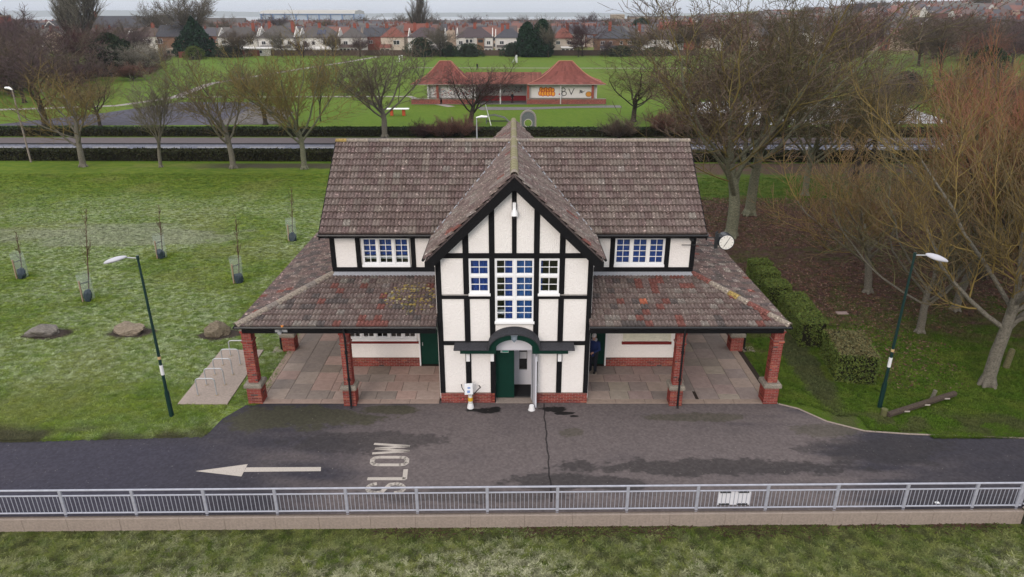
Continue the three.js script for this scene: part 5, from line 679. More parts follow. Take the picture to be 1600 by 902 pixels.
// ------------------------------------------------------------------ railing and kerb wall
{
  const fz = x => 6.31 - 0.0123 * x, F = thing('railing', 'long grey-lilac metal railing with vertical bars in front of the drive', 'railing'), x0 = -17.6, x1 = 15.55, turn = Math.atan(0.0123);
  const post = (() => { const b = nb(); b.bbox(-0.045, 0.045, -0.06, 0.90, -0.03, 0.03, 0.01); b.box(-0.09, 0.09, -0.07, -0.055, -0.06, 0.06); return b.build(); })(), bar = boxg(-0.0075, 0.0075, 0.085, 0.69, -0.0075, 0.0075);
  const rail = (y, w, h) => { const b = nb(); b.at(0, 0, 0); const n = 2; b.tube([[x0, y, fz(x0)], [x1, y, fz(x1)]], w, 8); return b.build(); };
  mesh('top_rail', rail(0.905, 0.032), MT.railing, F); mesh('middle_rail', rail(0.705, 0.026), MT.railing, F); mesh('bottom_rail', rail(0.075, 0.026), MT.railing, F);
  let n = 0; for (let j = 0, x = 15.42; x > x0; j++, x = 14.05 - (j - 1) * 2.118) { const p = mesh('post', post, MT.railing, F); p.position.set(x, 0, fz(x)); p.rotation.y = turn; for (let k = 1; k < (j ? 17 : 11); k++) { const q = x - k * 0.1246; if (q < x0) break; const m = mesh('bar', bar, MT.railing, F); m.position.set(q, 0, fz(q)); n++; } }
  const r2 = thing('railing', 'short return of the railing turning towards the camera at the right corner', 'railing'); { const q = mesh('post', post, MT.railing, r2); q.position.set(15.62, 0, 6.0); const q2 = mesh('post', post, MT.railing, r2); q2.position.set(15.75, 0, 6.3); for (const y of [0.905, 0.705, 0.075]) mesh('rail', nb().tube([[15.66, y, 6.05], [17.6, y, 6.03]], 0.03, 8).build(), MT.railing, r2); for (let k = 1; k < 15; k++) { const m = mesh('bar', bar, MT.railing, r2); m.position.set(15.7 + k * 0.125, 0, 6.05); } }
  const K = thing('kerb_wall', 'low pale concrete wall carrying the railing above the sunken lawn', 'wall'), r = rng(8);
  for (let x = -19.5; x < 15.5;) { const w = Math.min(1.3 + r() * 0.5, 15.62 - x), m = mesh('concrete_block', (() => { const b = nb(); b.bbox(x + 0.002, x + w - 0.002, -0.62, -0.05 + r() * 0.004, -0.2, 0.14, 0.008); const ox = r() * 7; for (let k = 0; k < b.u.length; k += 2) b.u[k] += ox; return b.build(); })(), MT.concrete, K); m.rotation.y = turn; m.position.z = 6.31; x += w; if (15.62 - x < 0.2) break; }
  const rw = one('return_wall', nb().box(-0.12, 0.12, -0.62, 0.02, 0, 4).build(), std(0.055, 0.06, 0.04, 0.9, { map: rep(gCoarse, 0.7) }), 'dark mossy return wall at the right end of the railing', 'wall'); rw.position.set(15.72, 0, 6.12); rw.rotation.y = 0.42;
  mesh('coping', nb().box(-0.16, 0.16, 0.02, 0.07, 0.0, 4).build(), MT.concrete, rw);
  const sg = thing('notice_board', 'blank white notice board fixed behind the railing bars', 'sign', [6.72, 0, fz(6.72) - 0.05], turn); mesh('board', nb().bbox(-0.5, 0.5, 0.14, 0.68, -0.02, 0.01, 0.008).build(), std(0.72, 0.72, 0.78, 0.5), sg); const cl = nb(); for (const x of [-0.3, 0.25]) for (const y of [0.18, 0.62]) cl.box(x - 0.16, x + 0.16, y, y + 0.025, 0.012, 0.06); mesh('clamp', cl.build(), MT.iron, sg);
  one('litter', nb().box(-0.06, 0.06, 0, 0.03, -0.035, 0.035).build(), MT.white, 'white scrap of litter behind the railing near its right end', 'litter').position.set(13.1, 0.013, 5.95);
}
// ------------------------------------------------------------------ street lamps on the drive
function parkLamp(label, x, z, turn, H) {
  const L = thing('street_lamp', label, 'street lamp', [x, 0, z], turn, 'dark green street lamps beside the drive');
  mesh('base_column', nb().tube([[0, -0.05, 0], [0, 1.05, 0], [0, 1.12, 0]], [0.085, 0.085, 0.06], 12).build(), MT.lampgreen, L);
  mesh('shaft', nb().tube([[0, 1.12, 0], [0, H, 0]], [0.058, 0.038], 10).build(), MT.lampgreen, L);
  mesh('shaft_cap', nb().tube([[0, H - 0.1, 0], [0, H + 0.04, 0]], 0.052, 10).build(), MT.lampgreen, L);
  mesh('arm', nb().tube([[0, H - 0.05, 0], [0.34, H + 0.02, 0.06]], 0.022, 8).build(), MT.galv, L);
  const g = new THREE.SphereGeometry(1, 20, 10); g.scale(0.37, 0.10, 0.17); const P = g.attributes.position; for (let k = 0; k < P.count; k++) { const x = P.getX(k); P.setZ(k, P.getZ(k) * (1 - 0.45 * clamp(x / 0.37))); if (P.getY(k) < 0) P.setY(k, P.getY(k) * 0.6); } g.computeVertexNormals(); const h = mesh('lantern', g, MT.lantern, L); h.position.set(0.66, H - 0.01, 0.1); h.rotation.set(0.14, -0.18, -0.16);
  mesh('door_hatch', nb().box(-0.04, 0.04, 0.35, 0.85, 0.08, 0.092).build(), MT.lampgreen, L);
  mesh('notice_band', nb().tube([[0, 1.78, 0], [0, 2.18, 0]], 0.062, 10).build(), std(0.7, 0.7, 0.72, 0.5), L); mesh('yellow_band', nb().tube([[0, 2.42, 0], [0, 2.53, 0]], 0.058, 10).build(), std(0.5, 0.35, 0.18, 0.5), L);
}
parkLamp('dark green street lamp on the frosted lawn by the cycle stands', -12.82, 1.02, -2.5, 6.35); parkLamp('dark green street lamp beside the fallen log', 14.08, 0.42, -0.5, 6.25);
// ------------------------------------------------------------------ saplings with stake, guard and watering bag
{
  const names = ['leftmost guarded sapling, near the lawn edge of the picture', 'tallest guarded sapling, nearest the two left boulders', 'guarded sapling in the middle of the frosted lawn', 'guarded sapling on the lawn between the lamp and the veranda roof', 'farthest guarded sapling, beside the main roof'];
  const guard = std(0.42, 0.48, 0.45, 0.8, { transparent: true, opacity: 0.24, side: THREE.DoubleSide }), bag = std(0.035, 0.055, 0.075, 0.55, { map: rep(gCoarse, 2) }), stake = std(0.30, 0.22, 0.16, 0.9), stem = std(0.10, 0.06, 0.045, 0.9);
  saplings.forEach(([x, z, h, lean], i) => {
    const r = rng(900 + i), S = thing('sapling', names[i], 'young tree', [x, 0, z], 0, 'young guarded trees on the frosted lawn'), b = nb(), lx = lean * h * 0.9, pts = [0, 0.25, 0.5, 0.75, 1].map(t => [0.16 + lx * t + (r() - 0.5) * 0.06, h * t, (r() - 0.5) * 0.08]);
    b.tube(pts, [0.04, 0.034, 0.026, 0.018, 0.008], 6); mesh('stem', b.build(), stem, S);
    const c = nb(); for (let k = 0; k < 26; k++) { const t = 0.38 + 0.6 * r(), i0 = Math.min(3, Math.floor(t * 4)), f = t * 4 - i0, A = pts[i0], E = pts[i0 + 1], P = A.map((v, q) => v + (E[q] - v) * f), a = r() * 6.28, l = (0.15 + 0.5 * r()) * (1.25 - t) * h * 0.28; c.tube([P, [P[0] + Math.cos(a) * l * 0.5, P[1] + l * 0.7, P[2] + Math.sin(a) * l * 0.5], [P[0] + Math.cos(a) * l * 0.62, P[1] + l * 1.35, P[2] + Math.sin(a) * l * 0.62]], [0.013, 0.01, 0.006], 3, false); } mesh('twigs', c.build(), stem, S);
    mesh('stake', nb().tube([[0, -0.05, 0.32], [0.04, 1.15, 0.32]], 0.045, 7).build(), stake, S); mesh('tree_tie', nb().tube([[0.03, 1.0, 0.33], [0.2 + lx * 0.2, 1.03, 0.02]], 0.035, 6).build(), MT.iron, S);
    const g = new THREE.CylinderGeometry(0.33, 0.30, 1.45, 14, 3, true); g.translate(0.13, 0.76, 0); const P = g.attributes.position; for (let k = 0; k < P.count; k++) P.setX(k, P.getX(k) + 0.06 * (vn(P.getY(k) * 2 + i, P.getZ(k) * 4) - 0.5)); g.computeVertexNormals(); mesh('tree_guard', g, guard, S);
    const q = blob(70 + i, 0.27, 0.5, 0.22, 0.25, 2); q.translate(0.24, 0.27, 0.24); mesh('watering_bag', q, bag, S);
  });
}
{ const R = [[0.74, 0.44, 0.46, 'flat-topped grey boulder, leftmost of the three on the lawn', 0.3], [0.76, 0.42, 0.42, 'long rounded buff boulder between the lamp and the flat-topped boulder', 0], [0.6, 0.62, 0.46, 'square tall boulder near the cycle stands', 0.15]];
  boulders.forEach((q, i) => { const g = blob(21 + i * 5, ...R[i].slice(0, 3), 0.3, 4); const o = one('boulder', g, bump(std(...[[0.24, 0.215, 0.195], [0.30, 0.245, 0.19], [0.26, 0.215, 0.16]][i], 0.95, { map: rep(gCoarse, 1.5) }), bMid, 2, 0.03), R[i][3], 'boulder', 'boulders on the frosted lawn'); o.position.set(q[0], 0.16, q[1]); o.rotation.y = R[i][4]; }); }
{ // cycle stands
  const s = nb(); s.at(0, 0, 0); s.prism([[-12.97, -0.21], [-11.05, -0.21], [-11.2, 4.4], [-13.1, 4.4]], 0, 0.05); const g = s.build(); const o = struct('concrete_pad', g, MT.concrete, 'pale concrete pad under the cycle stands'); o.rotation.x = -Math.PI / 2;
  const n = ['nearest', 'second nearest', 'middle', 'fourth', 'farthest']; const hoop = (() => { const b = nb(), w = 0.37, h = 0.74, r = 0.12, pts = [[-w, 0, 0], [-w, h - r, 0]]; for (let k = 1; k <= 5; k++) { const a = k / 5 * Math.PI / 2; pts.push([-w + r - r * Math.cos(a), h - r + r * Math.sin(a), 0]); } for (let k = 0; k <= 5; k++) { const a = k / 5 * Math.PI / 2; pts.push([w - r + r * Math.sin(a), h - r + r * Math.cos(a), 0]); } pts.push([w, 0, 0]); b.tube(pts, 0.026, 8); return b.build(); })();
  [-0.45, -1.27, -2.12, -2.98, -3.82].forEach((z, k) => { const o = thing('cycle_stand', `${n[k]} of the five grey steel hoops on the concrete pad`, 'cycle stand', [-12.08, 0.05, z], 0.02, 'steel cycle hoops'); mesh('hoop', hoop, MT.galv, o); for (const q of [-1, 1]) { const f = nb().at(q * 0.37, 0, 0).tube([[0, 0, 0], [0, 0.012, 0]], 0.08, 10); mesh('foot_plate', f.build(), std(0.3, 0.24, 0.18, 0.8), o); } }); }
{ const L = thing('fallen_log', 'weathered squared timber rail lying tilted on two short posts', 'log'); const b = nb(); const A = V(14.05, 0.13, 1.08), E = V(17.35, 0.24, -0.28), d = E.clone().sub(A), l = d.length(); const m = new THREE.Matrix4().lookAt(V(0, 0, 0), d, V(0, 1, 0)); m.setPosition(A.clone().addScaledVector(d, 0.5)); b.mat(m); b.prism([[-0.085, -0.09], [0.085, -0.09], [0.10, 0.01], [0.05, 0.08], [-0.06, 0.08], [-0.10, 0.0]], -l / 2, l / 2); mesh('beam', b.build(), bump(std(0.12, 0.092, 0.075, 0.95, { map: rep(gCoarse, 1.4) }), bFine, 2, 0.02), L); mesh('post', nb().tube([[16.35, -0.05, -0.1], [16.45, 0.46, -0.12]], 0.075, 7).build(), MT.barkgrey, L); mesh('post', nb().tube([[13.95, -0.05, 0.98], [13.95, 0.3, 0.98]], 0.12, 7).build(), std(0.11, 0.11, 0.05, 0.95), L); const c = nb(); for (const t of [0.25, 0.55, 0.85]) { const P = A.clone().addScaledVector(d, t); c.box(P.x - 0.1, P.x + 0.1, P.y - 0.05, P.y + 0.0, P.z + 0.14, P.z + 0.155); } mesh('white_mark', c.build(), MT.paint, L);
  one('wooden_post', nb().at(21.1, 0, -2.8, 0, 0, -0.06).tube([[0, -0.1, 0], [0, 0.55, 0], [0, 0.85, 0], [0, 0.9, 0]], [0.13, 0.125, 0.12, 0.08], 9).build(), std(0.16, 0.145, 0.08, 0.95, { map: rep(gCoarse, 1) }), 'short mossy wooden post right of the pale flared trunk', 'post');
  one('stone_slab', nb().box(-0.28, 0.28, 0, 0.05, -0.16, 0.16).build(), std(0.28, 0.21, 0.2, 0.9), 'small pinkish paving stone lying in the leaf litter', 'stone').position.set(16.65, 0.004, -8.5); }
// ------------------------------------------------------------------ clock on the right corner
{
  const C = thing('wall_clock', 'round black double-sided clock with a white face on wall brackets', 'clock', [8.46, 5.66, -2.72]);
  mesh('case', (() => { const g = nb(); g.mat(new THREE.Matrix4().makeRotationX(0)); g.tube([[0, 0, -0.42], [0, 0, -0.40], [0, 0, 0.0], [0, 0, 0.03]], [0.22, 0.31, 0.32, 0.315], 28); return g.build(); })(), std(0.03, 0.035, 0.045, 0.18), C);
  mesh('face', nb().tube([[0, 0, 0.028], [0, 0, 0.038]], 0.285, 28).build(), std(0.74, 0.72, 0.68, 0.5), C);
  for (let k = 0; k < 12; k++) { const a = k / 12 * 6.283; const b = nb().at(Math.sin(a) * 0.235, Math.cos(a) * 0.235, 0.04, 0, 0, -a).box(-0.008, 0.008, -0.025, 0.025, 0, 0.004); mesh('hour_mark', b.build(), std(0.25, 0.24, 0.22, 0.5), C); }
  mesh('minute_hand', nb().at(0, 0, 0.045, 0, 0, -0.5).box(-0.008, 0.008, -0.03, 0.23, 0, 0.005).build(), MT.black, C); mesh('hour_hand', nb().at(0, 0, 0.052, 0, 0, -0.52 - Math.PI).box(-0.01, 0.01, -0.03, 0.19, 0, 0.005).build(), MT.black, C);
  const br = nb(); br.tube([[-1.32, 0.16, -0.05], [-0.3, 0.16, -0.12]], 0.02, 6); br.tube([[-1.75, -0.12, -0.02], [-0.34, -0.16, -0.12]], 0.018, 6); br.box(-0.42, -0.30, -0.3, 0.32, -0.2, -0.08); br.tube([[-0.42, 0.3, -0.1], [-0.36, 0.42, -0.1]], 0.04, 6); br.tube([[-0.36, 0.1, -0.14], [-0.42, -0.2, -0.14], [-0.3, -0.3, -0.14]], 0.03, 6); br.box(-1.42, -1.3, 0.05, 0.28, -0.2, 0.05); mesh('bracket', br.build(), MT.iron, C);
}
// ------------------------------------------------------------------ white stand by the entrance
{
  const S = thing('display_stand', 'white stand with two black grips and a yellow band beside the entrance', 'stand', [-1.62, 0.0, 0.42]); S.scale.setScalar(0.9);
  mesh('base', nb().tube([[0, 0.012, 0], [0, 0.1, 0], [0, 0.24, 0]], [0.15, 0.14, 0.10], 12).build(), MT.white, S); mesh('stem', nb().tube([[0, 0.24, 0], [0, 0.62, -0.02]], [0.095, 0.085], 10).build(), std(0.6, 0.6, 0.6, 0.5), S); mesh('yellow_band', nb().tube([[0, 0.36, 0], [0, 0.52, -0.01]], 0.105, 10).build(), std(0.62, 0.36, 0.03, 0.6), S);
  const p = mesh('panel', nb().at(-0.06, 0.92, 0.0, 0.1, -0.25).bbox(-0.18, 0.18, -0.24, 0.24, -0.04, 0.04, 0.02).build(), std(0.72, 0.73, 0.76, 0.5), S); const f = nb().at(-0.06, 0.92, 0.0, 0.1, -0.25); f.box(-0.07, 0.05, -0.16, -0.05, 0.041, 0.045); f.box(-0.05, 0.07, 0.02, 0.1, 0.041, 0.045); mesh('blue_print', f.build(), std(0.2, 0.3, 0.55, 0.6), p);
  const h = nb(); h.tube([[-0.2, 0.7, 0], [-0.34, 1.0, 0.02], [-0.36, 1.16, 0.02]], [0.02, 0.02, 0.024], 6); h.tube([[0.1, 0.62, 0], [0.34, 0.92, 0.03], [0.44, 1.02, 0.03], [0.37, 1.12, 0.03]], [0.02, 0.02, 0.026, 0.026], 6); mesh('grip', h.build(), MT.iron, S);
  mesh('red_knob', new THREE.SphereGeometry(0.05, 10, 8).translate(-0.32, 0.42, 0.0), std(0.4, 0.03, 0.04, 0.5), S);
}
// ------------------------------------------------------------------ people: one continuous body, clothing over it
function sdf(bones, cell, k = 0.03, extra) {              // bones: [ax,ay,az, bx,by,bz, ra, rb]
  const lo = [1e9, 1e9, 1e9], hi = [-1e9, -1e9, -1e9]; for (const q of bones) for (let i = 0; i < 3; i++) { const r = Math.max(q[6], q[7]) + cell * 3; lo[i] = Math.min(lo[i], q[i] - r, q[i + 3] - r); hi[i] = Math.max(hi[i], q[i] + r, q[i + 3] + r); }
  const size = Math.max(hi[0] - lo[0], hi[1] - lo[1], hi[2] - lo[2]), n = Math.min(120, Math.max(16, Math.ceil(size / cell))), c = [0, 1, 2].map(i => (lo[i] + hi[i]) / 2);
  const mc = new MarchingCubes(n, MT.white, false, false, 200000); mc.isolation = 0; const half = size / 2, F = mc.field;
  for (let z = 0; z < n; z++) for (let y = 0; y < n; y++) for (let x = 0; x < n; x++) {
    const X = c[0] + (x - n / 2) / (n / 2) * half, Y = c[1] + (y - n / 2) / (n / 2) * half, Z = c[2] + (z - n / 2) / (n / 2) * half; let d = 1e3;
    for (const q of bones) { const bx = q[3] - q[0], by = q[4] - q[1], bz = q[5] - q[2], px = X - q[0], py = Y - q[1], pz = Z - q[2], t = clamp((px * bx + py * by + pz * bz) / (bx * bx + by * by + bz * bz || 1e-9)), e = Math.hypot(px - bx * t, py - by * t, (pz - bz * t) * (q[8] || 1)) - (q[6] + (q[7] - q[6]) * t), h = clamp(0.5 + 0.5 * (d - e) / k); d = d + (e - d) * h - k * h * (1 - h); }
    F[x + y * n + z * n * n] = -d;
  }
  mc.update(); const m = mc.count, p = new Float32Array(m * 3), nn = new Float32Array(m * 3); for (let i = 0; i < m * 3; i++) { p[i] = c[i % 3] + mc.positionArray[i] * half; nn[i] = mc.normalArray[i]; }
  const g = new THREE.BufferGeometry(); g.setAttribute('position', new THREE.BufferAttribute(p, 3)); g.setAttribute('normal', new THREE.BufferAttribute(nn, 3)); g.setAttribute('uv', new THREE.BufferAttribute(new Float32Array(m * 2), 2)); return g;
}
function joinGeo(list) { const b = nb(); for (const g of list) b.geo(g); return b.build(); }
function person(label, pos, turn, pose, M, group, cell = 0.016) {
  const P = thing('person', label, 'person', pos, turn, group); const j = pose; // facing +z, x to its left
  const S = (a, b, ra, rb, f) => [...a, ...b, ra, rb, f];
  const neck = [0, 1.46, 0.0], chest = [0, 1.25, 0.0], hip = [0, 0.94, 0.0], body = [S(hip, chest, 0.135, 0.15, 1.25), S(chest, [0, 1.38, 0], 0.15, 0.10, 1.2), S(neck, [0, 1.56, 0.02], 0.055, 0.055), S([-0.08, 0.92, 0], [0.08, 0.92, 0], 0.12, 0.12, 1.1)], coat = body.slice(0, 2).map(q => { const r = q.slice(); r[6] += 0.022; r[7] += 0.02; return r; }), legs = [S([-0.08, 0.92, 0], [0.08, 0.92, 0], 0.135, 0.135, 1.1)], shoes = [], hands = [];
  coat.push(S([0, 0.86, 0], hip, 0.155, 0.165, 1.2), S([-0.13, 1.38, 0], [0.13, 1.38, 0], 0.085, 0.085));
  for (const s of [-1, 1]) {
    const A = j.arm[s < 0 ? 0 : 1], G = j.leg[s < 0 ? 0 : 1], sh = [s * 0.19, 1.39, 0];
    body.push(S(sh, A[0], 0.055, 0.045), S(A[0], A[1], 0.043, 0.03), S([s * 0.09, 0.9, 0], G[0], 0.09, 0.06), S(G[0], G[1], 0.06, 0.04), S([G[1][0], 0.04, G[1][2]], [G[1][0] + s * 0.02, 0.03, G[1][2] + 0.14], 0.04, 0.035));
    coat.push(S(sh, A[0], 0.078, 0.066), S(A[0], A[1].map((v, i) => v * 0.85 + A[0][i] * 0.15), 0.064, 0.05)); legs.push(S([s * 0.09, 0.9, 0], G[0], 0.105, 0.08), S(G[0], [G[1][0], 0.1, G[1][2]], 0.08, 0.062)); shoes.push(S([G[1][0], 0.055, G[1][2] - 0.03], [G[1][0] + s * 0.02, 0.045, G[1][2] + 0.16], 0.055, 0.046));
    // hand: palm, four fingers, thumb
    const w = A[1], e = A[0], d = V(w[0] - e[0], w[1] - e[1], w[2] - e[2]).normalize(), up = V(0, 1, 0).addScaledVector(d, -d.y).normalize(), sd = d.clone().cross(up), at = (a, b, c) => [w[0] + d.x * a + up.x * b + sd.x * c, w[1] + d.y * a + up.y * b + sd.y * c, w[2] + d.z * a + up.z * b + sd.z * c];
    const hb = [S(at(-0.03, 0, 0), at(0.02, 0, 0), 0.029, 0.028), S(at(0.02, 0.022, 0), at(0.085, 0.028, 0), 0.018, 0.014), S(at(0.02, -0.02, 0), at(0.085, -0.028, 0), 0.018, 0.014), S(at(0.03, 0, 0), at(0.09, 0, 0), 0.017, 0.015)];
    [0.031, 0.011, -0.010, -0.03].forEach((o, i) => { const L = [0.038, 0.043, 0.04, 0.031][i], q = s * -0.014; hb.push(S(at(0.085, o, 0), at(0.085 + L * 0.9, o * 1.1, q), 0.0095, 0.009), S(at(0.085 + L * 0.9, o * 1.1, q), at(0.085 + L * 1.25, o * 1.1, q * 2.8), 0.009, 0.007)); });
    hb.push(S(at(0.015, 0.026, 0), at(0.05, 0.058, s * -0.012), 0.013, 0.010), S(at(0.05, 0.058, s * -0.012), at(0.085, 0.062, s * -0.022), 0.010, 0.008)); hands.push(sdf(hb, 0.005, 0.006));
  }
  const hd = j.head || 0, hc = V(0, 1.645, 0.03), T = (x, y, z) => { const v = V(x, y, z).applyEuler(new THREE.Euler(hd, j.look || 0, 0, 'YXZ')).add(hc); return [v.x, v.y, v.z]; };
  const head = sdf([S(T(0, 0.02, -0.02), T(0, 0.0, 0.02), 0.088, 0.08), S(T(0, -0.06, 0.035), T(0, -0.085, 0.055), 0.055, 0.035), S(T(0, 0.02, 0.095), T(0, -0.025, 0.112), 0.010, 0.016), S(T(-0.035, 0.028, 0.075), T(0.035, 0.028, 0.075), 0.018, 0.018), S(T(-0.018, -0.058, 0.092), T(0.018, -0.058, 0.092), 0.009, 0.009), S(T(-0.082, 0.0, 0), T(-0.09, 0.03, -0.012), 0.014, 0.018), S(T(0.082, 0.0, 0), T(0.09, 0.03, -0.012), 0.014, 0.018), S([0, 1.5, 0.0], T(0, -0.08, 0), 0.052, 0.05)], 0.007, 0.018);
  mesh('body', joinGeo([sdf(body, cell, 0.03), head, ...hands]), M.skin, P); mesh('coat', sdf(coat, cell, 0.03), M.coat, P); mesh('trousers', sdf(legs, cell, 0.03), M.legs, P); mesh('shoes', sdf(shoes, 0.012, 0.015), MT.black, P);
  const eyes = nb(); for (const s of [-1, 1]) { const e = T(s * 0.034, 0.022, 0.092); eyes.geo(new THREE.SphereGeometry(0.009, 8, 6).translate(...e)); } mesh('eyes', eyes.build(), MT.black, P);
  mesh(M.cap ? 'cap' : 'hair', sdf([S(T(0, 0.055, -0.03), T(0, 0.055, 0.0), 0.088, 0.086), ...(M.cap ? [S(T(-0.05, 0.06, 0.1), T(0.05, 0.06, 0.1), 0.02, 0.02)] : [S(T(0, -0.02, -0.06), T(0, 0, -0.05), 0.07, 0.07)])], 0.008, 0.02), M.cap || M.hair, P);
  if (M.hood) mesh('hood', sdf([S([-0.06, 1.5, -0.05], [0.06, 1.5, -0.05], 0.06, 0.06), S([-0.09, 1.47, 0.02], [0.09, 1.47, 0.02], 0.035, 0.035)], 0.012, 0.03), M.hood, P);
  return P;
}
const SKIN = std(0.45, 0.25, 0.19, 0.6);
person('person in a blue coat and white cap standing at the right green side door', [3.38, 0.03, -2.42], -0.5, { arm: [[[-0.25, 1.12, 0.03], [-0.1, 1.0, 0.24]], [[0.25, 1.12, 0.03], [0.08, 1.02, 0.24]]], leg: [[[-0.1, 0.5, 0.02], [-0.11, 0.07, 0]], [[0.1, 0.5, 0.04], [0.11, 0.07, 0.02]]], head: 0.3 }, { skin: SKIN, coat: std(0.02, 0.035, 0.12, 0.8), legs: std(0.02, 0.022, 0.03, 0.9), cap: std(0.6, 0.58, 0.58, 0.8), hood: std(0.4, 0.4, 0.45, 0.8) });
person('person in dark clothes walking on the far field behind the shelter roof', [-9.7, 0, -176], 2.6, { arm: [[[-0.26, 1.12, -0.08], [-0.27, 0.88, 0.02]], [[0.26, 1.12, 0.06], [0.27, 0.9, 0.16]]], leg: [[[-0.1, 0.5, 0.14], [-0.1, 0.07, 0.08]], [[0.1, 0.5, -0.02], [0.1, 0.1, -0.24]]] }, { skin: SKIN, coat: std(0.012, 0.012, 0.014, 0.9), legs: std(0.015, 0.015, 0.02, 0.9), hair: std(0.02, 0.015, 0.01, 0.9) }, null, 0.024);
person('person in dark clothes standing under the shelter roof by the centre post', [0.0, 0.06, -97.5], 0.6, { arm: [[[-0.26, 1.12, 0.0], [-0.25, 0.88, 0.08]], [[0.26, 1.12, 0.0], [0.22, 0.9, 0.14]]], leg: [[[-0.1, 0.5, 0.02], [-0.11, 0.07, 0]], [[0.1, 0.5, 0.02], [0.12, 0.07, 0.0]]] }, { skin: SKIN, coat: std(0.012, 0.012, 0.016, 0.9), legs: std(0.06, 0.01, 0.02, 0.9), hair: std(0.02, 0.015, 0.01, 0.9) }, null, 0.024);
